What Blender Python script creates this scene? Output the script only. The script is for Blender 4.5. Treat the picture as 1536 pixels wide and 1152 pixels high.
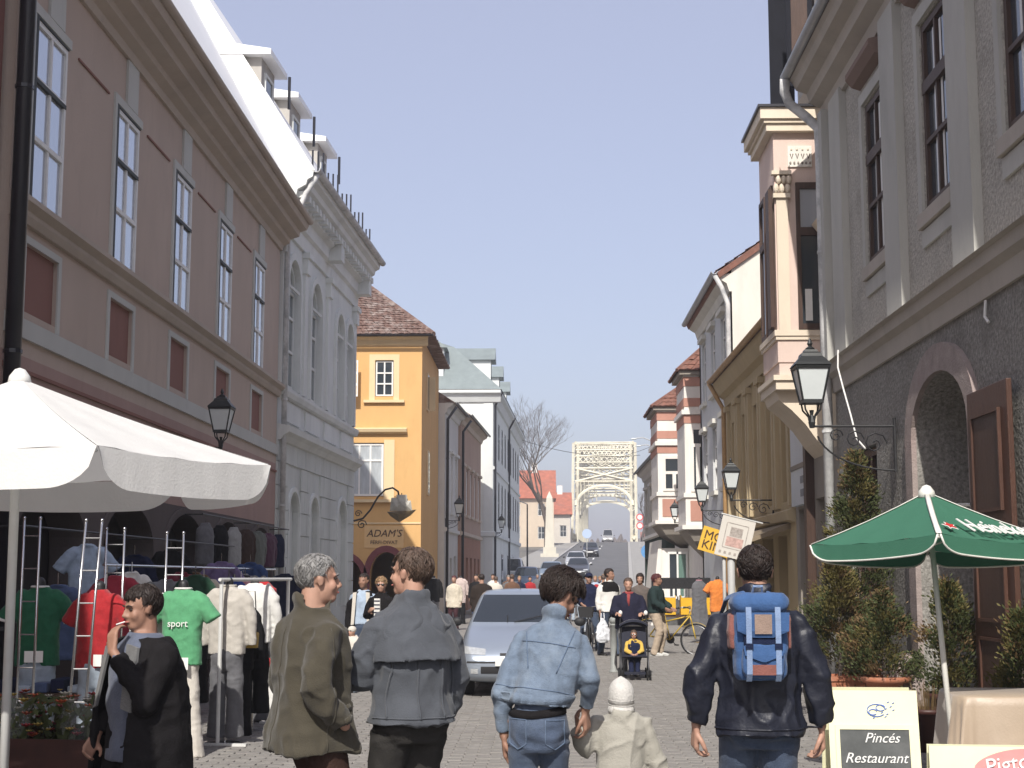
import bpy, bmesh, math, random
import numpy as np
from mathutils import Vector, Matrix, Euler
from mathutils.bvhtree import BVHTree
for o in list(bpy.data.objects): bpy.data.objects.remove(o, do_unlink=True)
SC = bpy.context.scene
COL = SC.collection
R = math.radians
rnd = random.Random(7)

# ---------------------------------------------------------------- camera
cam_d = bpy.data.cameras.new('camera'); cam = bpy.data.objects.new('camera', cam_d); COL.objects.link(cam)
cam_d.sensor_width = 36.0; cam_d.lens = 36.0*2200/1536; cam_d.clip_start = .1; cam_d.clip_end = 6000
cam.location = (0, 0, 1.65)
cam.rotation_euler = (R(90)+math.atan(289/2200), 0, math.atan(44/2200))
SC.camera = cam
SC.render.resolution_x = 1024; SC.render.resolution_y = 768
# ---------------------------------------------------------------- sky and sun
SUN_EL, SUN_AZ = R(43), R(7.5)            # sun behind the viewer, a little to the left
w = bpy.data.worlds.new('World'); SC.world = w; w.use_nodes = True
nt = w.node_tree; nt.nodes.clear()
sky = nt.nodes.new('ShaderNodeTexSky'); sky.sky_type = 'NISHITA'; sky.sun_disc = False
sky.sun_elevation = SUN_EL; sky.sun_rotation = R(180)+SUN_AZ
sky.air_density = 1.0; sky.dust_density = 3.0; sky.ozone_density = 2.0; sky.altitude = 100
bg = nt.nodes.new('ShaderNodeBackground'); bg.inputs['Strength'].default_value = 0.066
wo = nt.nodes.new('ShaderNodeOutputWorld')
nt.links.new(sky.outputs['Color'], bg.inputs['Color'])
hz_bg = nt.nodes.new('ShaderNodeBackground'); hz_bg.inputs['Color'].default_value = (.252, .242, .300, 1)   # even spring haze over the whole sky
ad = nt.nodes.new('ShaderNodeAddShader'); nt.links.new(bg.outputs[0], ad.inputs[0]); nt.links.new(hz_bg.outputs[0], ad.inputs[1])
nt.links.new(ad.outputs[0], wo.inputs['Surface'])
sl = bpy.data.lights.new('sun', 'SUN'); sl.energy = 3.95; sl.angle = R(0.53); sl.color = (1.0, .955, .88)
so = bpy.data.objects.new('sun', sl); COL.objects.link(so); so.location = (-6, -30, 40)
sd = Vector((math.sin(SUN_AZ)*math.cos(SUN_EL), math.cos(SUN_AZ)*math.cos(SUN_EL), -math.sin(SUN_EL)))
so.rotation_euler = sd.to_track_quat('-Z', 'Y').to_euler()
vs = SC.view_settings; vs.view_transform = 'Standard'; vs.look = 'None'; vs.gamma = 1; vs.exposure = 0.42
vs.use_curve_mapping = False

SCR = bpy.data.scenes.new('scratch')       # scratch scene: modifiers are evaluated here, then it is removed
def evaluated(me, mods):
    o = bpy.data.objects.new('tmp', me); SCR.collection.objects.link(o)
    for typ, props in mods:
        m_ = o.modifiers.new('m', typ)
        for k_, v_ in props.items(): setattr(m_, k_, v_)
    vl = SCR.view_layers[0]; vl.update(); dg = vl.depsgraph
    r_ = bpy.data.meshes.new_from_object(o.evaluated_get(dg)); bpy.data.objects.remove(o, do_unlink=True); return r_
# ---------------------------------------------------------------- materials
MATS = {}
def mat(name, col, rough=.8, var=.12, scale=3.0, bump=0.0, bscale=40., metal=0., spec=.4, stretch=(1, 1, 1),
        col2=None, c2amt=0., c2scale=1.2, coat=0., emis=None, trans=0., sheen=0., alpha=1., crease=None):
    if name in MATS: return MATS[name]
    m = bpy.data.materials.new(name); m.use_nodes = True; n = m.node_tree.nodes; l = m.node_tree.links
    b = n['Principled BSDF']
    tc = n.new('ShaderNodeTexCoord'); mp = n.new('ShaderNodeMapping'); mp.inputs['Scale'].default_value = stretch
    l.new(tc.outputs['Object'], mp.inputs['Vector'])
    rgb = None
    c = (*col, 1)
    if var > 0:
        nz = n.new('ShaderNodeTexNoise'); nz.inputs['Scale'].default_value = scale; nz.inputs['Detail'].default_value = 6
        nz.inputs['Roughness'].default_value = .65
        l.new(mp.outputs[0], nz.inputs['Vector'])
        rp = n.new('ShaderNodeMapRange'); rp.inputs[1].default_value = .28; rp.inputs[2].default_value = .72
        rp.inputs[3].default_value = 1-var; rp.inputs[4].default_value = 1+var
        l.new(nz.outputs['Fac'], rp.inputs[0])
        mx = n.new('ShaderNodeMix'); mx.data_type = 'RGBA'; mx.blend_type = 'MULTIPLY'; mx.inputs[0].default_value = 1
        mx.inputs[6].default_value = c; l.new(rp.outputs[0], mx.inputs[7]); rgb = mx.outputs[2]
    if col2 is not None:
        n2 = n.new('ShaderNodeTexNoise'); n2.inputs['Scale'].default_value = c2scale; n2.inputs['Detail'].default_value = 8
        n2.inputs['Roughness'].default_value = .7; l.new(mp.outputs[0], n2.inputs['Vector'])
        r2 = n.new('ShaderNodeMapRange'); r2.inputs[1].default_value = .48; r2.inputs[2].default_value = .68
        r2.inputs[3].default_value = 0; r2.inputs[4].default_value = c2amt; l.new(n2.outputs['Fac'], r2.inputs[0])
        m2 = n.new('ShaderNodeMix'); m2.data_type = 'RGBA'; l.new(r2.outputs[0], m2.inputs[0])
        if rgb: l.new(rgb, m2.inputs[6])
        else: m2.inputs[6].default_value = c
        m2.inputs[7].default_value = (*col2, 1); rgb = m2.outputs[2]
    if rgb: l.new(rgb, b.inputs['Base Color'])
    else: b.inputs['Base Color'].default_value = c
    b.inputs['Roughness'].default_value = rough; b.inputs['Metallic'].default_value = metal
    b.inputs['Specular IOR Level'].default_value = spec; b.inputs['Coat Weight'].default_value = coat
    b.inputs['Transmission Weight'].default_value = trans; b.inputs['Alpha'].default_value = alpha
    if sheen: b.inputs['Sheen Weight'].default_value = sheen
    if emis: b.inputs['Emission Color'].default_value = (*emis[0], 1); b.inputs['Emission Strength'].default_value = emis[1]
    if bump > 0:
        nb = n.new('ShaderNodeTexNoise'); nb.inputs['Scale'].default_value = bscale; nb.inputs['Detail'].default_value = 5
        l.new(mp.outputs[0], nb.inputs['Vector'])
        bp = n.new('ShaderNodeBump'); bp.inputs['Strength'].default_value = bump; bp.inputs['Distance'].default_value = .02
        l.new(nb.outputs['Fac'], bp.inputs['Height']); l.new(bp.outputs[0], b.inputs['Normal'])
        if crease:      # crumpled cloth: long soft ridges under the weave
            cr = n.new('ShaderNodeTexNoise'); cr.inputs['Scale'].default_value = crease[0]; cr.inputs['Detail'].default_value = 2.5; cr.inputs['Distortion'].default_value = .9
            try: cr.noise_type = 'RIDGED_MULTIFRACTAL'
            except Exception: pass
            l.new(mp.outputs[0], cr.inputs['Vector']); b2 = n.new('ShaderNodeBump'); b2.inputs['Strength'].default_value = crease[1]; b2.inputs['Distance'].default_value = .012
            l.new(cr.outputs['Fac'], b2.inputs['Height']); l.new(b2.outputs[0], bp.inputs['Normal'])
    MATS[name] = m; return m
def plaster(name, col, stain=.35, bump=.25, bscale=45, var=.1, dark=.6):
    d = tuple(c*dark for c in col)
    return mat(name, col, .92, var, 2.2, bump, bscale, spec=.2, stretch=(1.3, 1.3, .45), col2=d, c2amt=stain, c2scale=1.1)
def cloth(name, col, var=.16, scale=14, bump=.25, bscale=120, rough=.9, sheen=None, **k):
    sheen = (.15 if max(col) > .05 else .0) if sheen is None else sheen
    k.setdefault('crease', (6.5, .75))
    return mat(name, col, rough, var, scale, bump, bscale, spec=.15, sheen=sheen, **k)

# ---------------------------------------------------------------- mesh helpers
class MB:
    def __init__(s): s.v = []; s.f = []
    def add(s, v, f):
        o = len(s.v); s.v += [tuple(p) for p in v]; s.f += [tuple(i+o for i in q) for q in f]; return s
    def box(s, x0, x1, y0, y1, z0, z1):
        x0, x1 = sorted((x0, x1)); y0, y1 = sorted((y0, y1)); z0, z1 = sorted((z0, z1))
        return s.add([(x0,y0,z0),(x1,y0,z0),(x1,y1,z0),(x0,y1,z0),(x0,y0,z1),(x1,y0,z1),(x1,y1,z1),(x0,y1,z1)],
                     [(0,3,2,1),(4,5,6,7),(0,1,5,4),(1,2,6,5),(2,3,7,6),(3,0,4,7)])
    def quad(s, a, b, c, d): return s.add([a, b, c, d], [(0,1,2,3)])
    def prism(s, poly, fn, a, b):
        """poly: 2d points; fn(p,q,t) -> 3d; extruded t from a to b"""
        n = len(poly)
        v = [fn(p, q, a) for p, q in poly]+[fn(p, q, b) for p, q in poly]
        f = [tuple(range(n))[::-1], tuple(range(n, 2*n))]+[(i, (i+1) % n, n+(i+1) % n, n+i) for i in range(n)]
        return s.add(v, f)
    def tube(s, pts, rad, seg=8, cap=True, flat=None):
        """tube along pts; rad scalar / list / list of (ra, rb)"""
        pts = [Vector(p) for p in pts]; n = len(pts)
        if not isinstance(rad, (list, tuple)): rad = [rad]*n
        v = []; f = []
        up = Vector((0, 0, 1)) if flat is None else Vector(flat)
        prev = None
        for i, p in enumerate(pts):
            d = (pts[min(i+1, n-1)]-pts[max(i-1, 0)])
            if d.length < 1e-9: d = Vector((0, 0, 1))
            d.normalize()
            if prev is None:
                a = up.cross(d)
                if a.length < .05: a = Vector((1, 0, 0)) if flat is None else Vector((0, 1, 0)).cross(d)
            else: a = prev-d*prev.dot(d)
            a.normalize(); b = d.cross(a); prev = a
            r = rad[i]; ra, rb = r if isinstance(r, (list, tuple)) else (r, r)
            for k in range(seg):
                t = 2*math.pi*k/seg; v.append(p+a*(ra*math.cos(t))+b*(rb*math.sin(t)))
        for i in range(n-1):
            for k in range(seg):
                k2 = (k+1) % seg; f.append((i*seg+k, i*seg+k2, (i+1)*seg+k2, (i+1)*seg+k))
        if cap: f.append(tuple(range(seg))[::-1]); f.append(tuple(range((n-1)*seg, n*seg)))
        return s.add(v, f)
    def limb(s, pts, rad, seg=12):
        """tube with rounded ends (closed volume)"""
        pts = [Vector(p) for p in pts]; d0 = (pts[0]-pts[1]).normalized(); d1 = (pts[-1]-pts[-2]).normalized()
        rr = [r if isinstance(r, (list, tuple)) else (r, r) for r in rad]
        P = []; Q = []
        for t in (80, 50, 20): P.append(pts[0]+d0*(min(rr[0])*math.sin(R(t)))); Q.append(tuple(x*math.cos(R(t)) for x in rr[0]))
        P += pts; Q += rr
        for t in (20, 50, 80): P.append(pts[-1]+d1*(min(rr[-1])*math.sin(R(t)))); Q.append(tuple(x*math.cos(R(t)) for x in rr[-1]))
        return s.tube(P, Q, seg)
    def ell(s, c, r, seg=12, rings=8, M=None):
        v = []; f = []
        for i in range(rings+1):
            t = math.pi*i/rings
            for k in range(seg):
                a = 2*math.pi*k/seg
                p = Vector((r[0]*math.sin(t)*math.cos(a), r[1]*math.sin(t)*math.sin(a), r[2]*math.cos(t)))
                if M is not None: p = M @ p
                v.append(p+Vector(c))
        for i in range(rings):
            for k in range(seg):
                k2 = (k+1) % seg; f.append((i*seg+k, (i+1)*seg+k, (i+1)*seg+k2, i*seg+k2))
        return s.add(v, f)
    def lathe(s, prof, c=(0, 0, 0), seg=16):
        v = []; f = []; n = len(prof)
        for r, z in prof:
            for k in range(seg):
                a = 2*math.pi*(k+.5)/seg; v.append((c[0]+r*math.cos(a), c[1]+r*math.sin(a), c[2]+z))
        for i in range(n-1):
            for k in range(seg):
                k2 = (k+1) % seg; f.append((i*seg+k, i*seg+k2, (i+1)*seg+k2, (i+1)*seg+k))
        f.append(tuple(range(seg))[::-1]); f.append(tuple(range((n-1)*seg, n*seg)))
        return s.add(v, f)
    def rings(s, rings, cap=True):
        """rings: list of equally long point loops"""
        n = len(rings[0]); v = [p for r in rings for p in r]; f = []
        for i in range(len(rings)-1):
            for k in range(n):
                k2 = (k+1) % n; f.append((i*n+k, i*n+k2, (i+1)*n+k2, (i+1)*n+k))
        if cap: f.append(tuple(range(n))[::-1]); f.append(tuple(range((len(rings)-1)*n, len(rings)*n)))
        return s.add(v, f)
    def xf(s, M):
        s.v = [tuple(M @ Vector(p)) for p in s.v]; return s
    def mesh(s, name, fix=True):
        me = bpy.data.meshes.new(name); me.from_pydata(s.v, [], s.f)
        if fix and len(s.f) < 60000:
            bm = bmesh.new(); bm.from_mesh(me); bmesh.ops.recalc_face_normals(bm, faces=bm.faces); bm.to_mesh(me); bm.free()
        me.update(); return me
    def build(s, name, m, parent=None, smooth=False, fix=True, bevel=0):
        return obj(name, s.mesh(name, fix), m, parent, smooth, bevel)
def obj(name, me, m, parent=None, smooth=False, bevel=0):
    o = bpy.data.objects.new(name, me); COL.objects.link(o)
    if m is not None:
        me.materials.clear(); me.materials.append(m)
    if parent is not None: o.parent = parent
    if smooth:
        for p in me.polygons: p.use_smooth = True
    if bevel:
        b = o.modifiers.new('bevel', 'BEVEL'); b.width = bevel; b.segments = 2; b.limit_method = 'ANGLE'
    return o
def empty(name, loc=(0, 0, 0), rz=0., label=None, cat=None, group=None):
    o = bpy.data.objects.new(name, None); COL.objects.link(o); o.location = loc; o.rotation_euler = (0, 0, rz)
    o.empty_display_size = .1
    if label: tag(o, label, cat, group)
    return o
def tag(o, label=None, cat=None, group=None, kind=None):
    if label: o['label'] = label
    if cat: o['category'] = cat
    if group: o['group'] = group
    if kind: o['kind'] = kind
    return o
def copy_tree(o, parent=None):
    c = o.copy(); COL.objects.link(c); c.parent = parent
    for ch in list(o.children): copy_tree(ch, c)
    return c
def gz(y):
    """height of the street: level by the camera, climbing to the bridge"""
    a = max(0., y-64.)
    z = .046*a*(1-math.exp(-a/14.)) if a > 0 else 0.
    return min(z, 6.35+.004*max(0, y-205))
def lin(h):
    h = h.lstrip('#'); c = [int(h[i:i+2], 16)/255 for i in (0, 2, 4)]
    return tuple(x/12.92 if x <= .04045 else ((x+.055)/1.055)**2.4 for x in c)
# ---------------------------------------------------------------- shared materials
GLASS_SKY = mat('window_glass_bright', (.56, .60, .67), .06, 0, spec=1.0, metal=.55)
GLASS_DARK = mat('window_glass_dark', (.035, .045, .055), .05, 0, spec=.9)
WHITE_P = mat('white_paint', (.74, .73, .70), .5, .05, 6)
DARKWOOD = mat('dark_brown_wood', (.06, .032, .022), .55, .25, 5, .3, 30, stretch=(6, 6, .6))
BROWNWOOD = mat('brown_door_wood', (.075, .034, .022), .5, .3, 4, .3, 30, stretch=(6, 6, .6))
BLACKISH = mat('dark_green_shutter_paint', (.016, .02, .017), .6, .15, 6)
ZINC = mat('zinc_sheet', (.36, .38, .40), .45, .14, 3, .1, 12, metal=.35)
PIPE_W = mat('whitewashed_pipe', (.56, .56, .55), .6, .2, 6, .1, 20, col2=(.24, .25, .26), c2amt=.9, c2scale=2.5)
PIPE_D = mat('dark_drainpipe', (.018, .018, .024), .35, .1, 4, spec=.5)
IRON = mat('black_wrought_iron', (.02, .02, .022), .5, .2, 10, spec=.5)
CHROME = mat('chrome_tube', (.55, .55, .56), .22, .05, 8, metal=.9)
FROST = mat('frosted_lamp_glass', (.62, .66, .66), .35, .05, 3, spec=.6)
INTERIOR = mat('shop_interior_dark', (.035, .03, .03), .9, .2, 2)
STONE_P = mat('pink_stone', (.32, .265, .245), .9, .2, 6, .5, 45, col2=(.3, .22, .21), c2amt=.6)
PANE_CACHE = {}
def pane(parent, u, z, w, h, y, m, t=.008, name='pane'):
    k = (round(w, 3), round(h, 3), m.name, t)
    if k not in PANE_CACHE:
        PANE_CACHE[k] = MB().box(-w/2, w/2, -t/2, t/2, -h/2, h/2).mesh('pane')
    o = obj(name, PANE_CACHE[k], m, parent); o.location = (u, y, z); return o
def strip(b, name, m, prof, u0, u1, bevel=0):
    """moulding of constant profile [(out, z)] running along the facade"""
    return MB().prism(prof, lambda p, q, t: (t, -p, q), u0, u1).build(name, m, b, bevel=bevel)
def slab(b, name, m, u0, u1, z0, z1, out, back=-.002, bevel=0):
    return MB().box(u0, u1, -out, -back, z0, z1).build(name, m, b, bevel=bevel)
def wall(b, m, u0, u1, z0, z1, D, holes=(), reveal=.22, name='wall', sides=True, top=True):
    mb = MB()
    us = sorted({u0, u1, *[h[0] for h in holes], *[h[1] for h in holes]})
    zs = sorted({z0, z1, *[h[2] for h in holes], *[h[3] for h in holes]})
    us = [u for u in us if u0 <= u <= u1]; zs = [z for z in zs if z0 <= z <= z1]
    for i in range(len(us)-1):
        for j in range(len(zs)-1):
            cu = (us[i]+us[i+1])/2; cz = (zs[j]+zs[j+1])/2
            if any(h[0] < cu < h[1] and h[2] < cz < h[3] for h in holes): continue
            mb.quad((us[i], 0, zs[j]), (us[i+1], 0, zs[j]), (us[i+1], 0, zs[j+1]), (us[i], 0, zs[j+1]))
    for h in holes:
        a, c, lo, hi = h[:4]; rv = h[5] if len(h) > 5 else reveal
        if len(h) > 4 and h[4]:
            zsr = h[4]; n = 16; cu = (a+c)/2; ru = (c-a)/2; rz = hi-zsr
            arc = [(cu-ru*math.cos(math.pi*k/n), zsr+rz*math.sin(math.pi*k/n)) for k in range(n+1)]
            for k in range(n):
                p, q = arc[k], arc[k+1]
                mb.quad((p[0], 0, p[1]), (q[0], 0, q[1]), (q[0], 0, hi), (p[0], 0, hi)) if abs(p[1]-hi)+abs(q[1]-hi) > 1e-6 else None
                mb.quad((p[0], 0, p[1]), (q[0], 0, q[1]), (q[0], rv, q[1]), (p[0], rv, p[1]))
            side = zsr
        else:
            mb.quad((a, 0, hi), (c, 0, hi), (c, rv, hi), (a, rv, hi)); side = hi
        mb.quad((a, 0, lo), (a, 0, side), (a, rv, side), (a, rv, lo))
        mb.quad((c, 0, lo), (c, 0, side), (c, rv, side), (c, rv, lo))
        mb.quad((a, 0, lo), (c, 0, lo), (c, rv, lo), (a, rv, lo))
    if sides:
        for u in (u0, u1): mb.quad((u, 0, z0), (u, D, z0), (u, D, z1), (u, 0, z1))
        mb.quad((u0, D, z0), (u1, D, z0), (u1, D, z1), (u0, D, z1))
    if top: mb.quad((u0, 0, z1), (u1, 0, z1), (u1, D, z1), (u0, D, z1))
    return mb.build(name, m, b, fix=False)
def window(b, u0, u1, z0, z1, y, cols, rows, fm, gm, ft=.055, mt=.035, depth=.05, label=None, name='window'):
    """frame with bars as one part, every pane a sub-part"""
    mb = MB(); y0, y1 = y-depth/2, y+depth/2
    mb.box(u0, u0+ft, y0, y1, z0, z1).box(u1-ft, u1, y0, y1, z0, z1)
    mb.box(u0+ft, u1-ft, y0, y1, z0, z0+ft).box(u0+ft, u1-ft, y0, y1, z1-ft, z1)
    iw = (u1-u0-2*ft); ih = z1-z0-2*ft; tot = sum(rows)
    zz = [z0+ft]
    for r in rows: zz.append(zz[-1]+ih*r/tot)
    uu = [u0+ft+iw*k/cols for k in range(cols+1)]
    for k in range(1, cols): mb.box(uu[k]-mt/2, uu[k]+mt/2, y0+.004, y1-.004, z0+ft, z1-ft)
    for j in range(1, len(zz)-1): mb.box(u0+ft, u1-ft, y0-.003, y1+.003, zz[j]-mt/2, zz[j]+mt/2)
    f = mb.build(name, fm, b)
    for i in range(cols):
        for j in range(len(rows)):
            pane(f, (uu[i]+uu[i+1])/2, (zz[j]+zz[j+1])/2, uu[i+1]-uu[i]-.002, zz[j+1]-zz[j]-.002, y+.006, gm)
    if label: f['label'] = label
    return f
def arched(b, name, m, u0, u1, z0, zs, z1, wdt, out, n=14, back=0.):
    """band round an arched opening"""
    cu = (u0+u1)/2; ru = (u1-u0)/2; rz = z1-zs
    inn = [(u0, z0)]+[(cu-ru*math.cos(math.pi*k/n), zs+rz*math.sin(math.pi*k/n)) for k in range(n+1)]+[(u1, z0)]
    ru2 = ru+wdt; rz2 = rz+wdt
    ext = [(u0-wdt, z0)]+[(cu-ru2*math.cos(math.pi*k/n), zs+rz2*math.sin(math.pi*k/n)) for k in range(n+1)]+[(u1+wdt, z0)]
    loops = [[(p[0], back, p[1]) for p in ext], [(p[0], -out, p[1]) for p in ext],
             [(p[0], -out, p[1]) for p in inn], [(p[0], back, p[1]) for p in inn]]
    mb = MB(); k = len(inn)
    v = [p for lp in loops for p in lp]; f = []
    for i in range(3):
        for j in range(k-1): f.append((i*k+j, i*k+j+1, (i+1)*k+j+1, (i+1)*k+j))
    f.append((0, k, 2*k, 3*k)); f.append((k-1, 2*k-1, 3*k-1, 4*k-1))
    return mb.add(v, f).build(name, m, b)
def pipe(b, name, m, pts, r=.055, seg=10):
    p = MB().tube(pts, r, seg).build(name, m, b, smooth=True)
    a, c = Vector(pts[-2]), Vector(pts[-1]); n = max(1, int((a-c).length/2.2))
    for k in range(n):
        q = a.lerp(c, (k+.6)/n); MB().tube([q-Vector((0, 0, .02)), q+Vector((0, 0, .02))], r+.012, seg).build('pipe_clamp', m, p)
    return p
def gutter(b, m, u0, u1, y, z, r=.075, name='gutter'):
    n = 8; prof = [(r*math.cos(math.pi*k/n), -r*math.sin(math.pi*k/n)) for k in range(n+1)]
    prof += [((r-.012)*math.cos(math.pi*k/n), -(r-.012)*math.sin(math.pi*k/n)) for k in range(n, -1, -1)]
    return MB().prism(prof, lambda p, q, t: (t, y+p, z+q), u0, u1).build(name, m, b, smooth=False)
def tile_roof(b, m, A, B, Ct, Dt, tw, th, name='roof_tiles', lift=.03, jitter=.012, seed=1, n_indiv=0):
    """overlapping tiles laid on the quad A,B (eave) Dt,Ct (ridge): A->Ct and B->Dt run up the slope"""
    A, B, Ct, Dt = map(Vector, (A, B, Ct, Dt)); rr = random.Random(seed)
    nrm = (B-A).cross(Ct-A)
    if nrm.length < 1e-6: nrm = (B-A).cross(Dt-A)
    nrm.normalize()
    if nrm.z < 0: nrm = -nrm
    rows = max(1, int((Ct-A).length/th)); mb = MB()
    for j in range(rows):
        a = A.lerp(Ct, j/rows); c = B.lerp(Dt, j/rows); a2 = A.lerp(Ct, min(1.0, (j+1.25)/rows)); c2 = B.lerp(Dt, min(1.0, (j+1.25)/rows))
        L = (c-a).length; n = max(1, int(L/tw)); off = .5*(j % 2)
        for k in range(n):
            t0 = min(1, max(0, (k+off*.5)/n)); t1 = min(1, (k+off*.5+.94)/n)
            if t1-t0 < .15/n: continue
            p = [a.lerp(c, t0), a.lerp(c, t1), a2.lerp(c2, t1), a2.lerp(c2, t0)]
            h = lift*(1+rr.uniform(-.3, .6)); d = rr.uniform(-jitter, jitter)
            q = [p[0]+nrm*(h+d), p[1]+nrm*(h+d), p[2]+nrm*(.006+d*.3), p[3]+nrm*(.006+d*.3)]
            mid = (q[0]+q[1])/2+nrm*.018; mid2 = (q[2]+q[3])/2+nrm*.012
            o = len(mb.v)
            mb.v += [tuple(x) for x in (q[0], mid, q[1], q[2], mid2, q[3], p[0], p[1])]
            mb.f += [(o, o+1, o+4, o+5), (o+1, o+2, o+3, o+4), (o+6, o+7, o+2, o+1, o)]
    o = mb.build(name, m, b, fix=False); o['kind'] = 'stuff'; return o
def tilemat(name, c1, c2, scale=5.):
    return mat(name, c1, .8, .35, scale, .2, 20, col2=c2, c2amt=.75, c2scale=scale*.6)
TILE_BR = tilemat('weathered_brown_tile', (.15, .09, .072), (.38, .33, .30), 4)
TILE_RED = tilemat('red_clay_tile', (.19, .085, .06), (.14, .09, .072), 4)
LEFT = math.pi/2; RIGHT = -math.pi/2

# ================================================================ THE SETTING
PAVE = mat('paving_base_sand', (.15, .142, .132), .95, .25, 8, .3, 60)
GRAV = mat('ground_far', (.16, .15, .13), .95, .3, .5)
ys = [-60, 0, 30, 60]+list(range(64, 132, 4))+list(range(140, 220, 10))+[260, 400, 560]
xs = [-300, -120, -30, -6, 0, 8, 20, 40, 120, 300]
v = [(x, y, gz(y)-.03-(max(0, abs(x-6)-30)*.03 if abs(x) < 200 else 3.)) for y in ys for x in xs]; n = len(xs)
gr = MB().add(v, [(j*n+i, j*n+i+1, (j+1)*n+i+1, (j+1)*n+i) for j in range(len(ys)-1) for i in range(n-1)]).build('ground', GRAV)
tag(gr, kind='structure')
st = MB().box(-7.2, 6.2, -12, 64, -.025, -.009).build('street_paving', PAVE); tag(st, kind='structure')
# pavers: running bond, the ones that show largest are single pieces
PM = []
for i, c in enumerate([(.245, .232, .216), (.232, .219, .204), (.256, .242, .226), (.24, .224, .211)]):
    PM.append(mat('concrete_paver_%s' % 'abcd'[i], c, .93, .22, 7, .4, 90, col2=(.17, .155, .14), c2amt=.4, c2scale=3))
PV = [(-.5, -.5, 0), (.5, -.5, 0), (.5, .5, 0), (-.5, .5, 0)]
def paver_mesh(m):
    L, W, h = .232, .112, .009; bv = .006
    mb = MB(); a = [(x*L, y*W, -.008) for x, y, _ in PV]; t = [(x*L, y*W, h-.007) for x, y, _ in PV]
    u = [(x*(L-2*bv), y*(W-2*bv), h) for x, y, _ in PV]
    mb.rings([a, t, u]); return mb.mesh('paver')
PME = [paver_mesh(m) for m in PM]
for me, m in zip(PME, PM): me.materials.append(m)
pr_ = random.Random(3); rest = [MB() for _ in PM]; cnt = 0
for j in range(int((46-11.6)/.12)):
    y = 11.6+.06+j*.12
    xa = max(-5.2, -.40*y-.3); xb = min(4.1, .345*y+.3)
    k0 = math.floor(xa/.24); k1 = math.ceil(xb/.24)
    for k in range(k0, k1):
        x = (k+.5*(j % 2))*.24+.12; c = pr_.choice((0, 0, 1, 1, 2, 3)); dz = pr_.uniform(-.003, .003)
        if cnt < 300 and y < 14.6 and -1.5 < x < 1.6:
            o = bpy.data.objects.new('paver', PME[c]); COL.objects.link(o); o.parent = st; o.location = (x, y, dz); cnt += 1
        else:
            L, W, h = .116, .056, dz; q = rest[c]; o = len(q.v); b_ = .005
            q.v += [(x-L, y-W, h-.012), (x+L, y-W, h-.012), (x+L, y+W, h-.012), (x-L, y+W, h-.012),
                    (x-L+b_, y-W+b_, h+.009), (x+L-b_, y-W+b_, h+.009), (x+L-b_, y+W-b_, h+.009), (x-L+b_, y+W-b_, h+.009)]
            q.f += [(o+4, o+5, o+6, o+7), (o, o+1, o+5, o+4), (o+1, o+2, o+6, o+5), (o+2, o+3, o+7, o+6), (o+3, o, o+4, o+7)]
for q, m in zip(rest, PM):
    o = q.build('pavers', m, st, fix=False); o['kind'] = 'stuff'
# far paving + climbing asphalt road with kerbs and pavements
far = MB().box(-5.4, 5.2, 46.05, 63.9, -.02, .004).build('street_paving_far', mat('paving_far', (.24, .226, .21), .95, .18, 5, .3, 40), None)
tag(far, kind='structure')
ASPH = mat('grey_asphalt', (.115, .115, .118), .9, .18, 1.5, .2, 60, col2=(.17, .165, .16), c2amt=.5, c2scale=.5)
def rc(y): return .6+.058*(y-64)      # road centre line
def ribbon(name, m, h, e0, e1, y0, y1, thick=0, step=4.):
    mb = MB(); yy = list(np.arange(y0, y1, step))+[y1]; rg = []
    for y in yy:
        z = gz(y)+h; a, b = rc(y)+e0, rc(y)+e1
        rg.append([(a, y, z), (b, y, z), (b, y, z-thick-.02), (a, y, z-thick-.02)])
    o = mb.rings(rg).build(name, m); tag(o, kind='structure'); return o
ribbon('road', ASPH, .0, -3.2, 3.2, 64, 199)
PVM = mat('pavement_concrete', (.30, .29, .27), .92, .15, 3, .2, 40)
KB = mat('kerb_stone', (.36, .35, .33), .9, .15, 4)
for s in (-1, 1):
    ribbon('kerb', KB, .12, s*3.35-.14, s*3.35+.14, 66, 199, .15)
    ribbon('pavement', PVM, .115, min(s*3.5, s*6.5), max(s*3.5, s*6.5), 66, 199, .15)
ribbon('road_bridge_deck', ASPH, .01, -3.9, 3.9, 199, 330)
for k in range(9):
    y = 90+k*11
    o = MB().rings([[(rc(t)-.07, t, gz(t)+.006), (rc(t)+.07, t, gz(t)+.006), (rc(t)+.07, t, gz(t)-.01), (rc(t)-.07, t, gz(t)-.01)] for t in (y, y+4)]).build('road_marking', WHITE_P)
    tag(o, kind='structure')

# ================================================================ LEFT: pink-grey building with tall windows
L1W = plaster('dusty_rose_plaster', (.50, .405, .340), .25)
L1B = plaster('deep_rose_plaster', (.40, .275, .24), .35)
L1P = plaster('red_brown_panel', (.27, .14, .115), .3)
L1T = plaster('pale_grey_trim', (.54, .545, .515), .3, .15)
L1C = plaster('taupe_cornice', (.49, .42, .355), .45, .2)
ROOFW = mat('pale_sheet_roof', (.86, .86, .85), .5, .04, 2, .05, 8, spec=.5)
def left_origin(X, Y): return (X, Y, 0)
b = empty('townhouse', (-5.52, 14.75, 0), LEFT, 'pink-grey plastered townhouse with five tall white windows and red recessed panels', 'building')
LEN = 15.6
wu = [.50+3.08*k for k in range(5)]
holes = []
for u in wu:
    holes.append((u, u+1.14, 5.66, 7.76))
shop = [(.5, 2.9), (3.6, 6.0), (6.7, 9.1), (9.8, 12.2), (12.8, 15.2)]
for a, c in shop: holes.append((a, c, .02, 2.6, 2.0, .4))
for u in wu: holes.append((u+.02, u+1.08, 4.46, 5.20, 0, .05))
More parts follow.
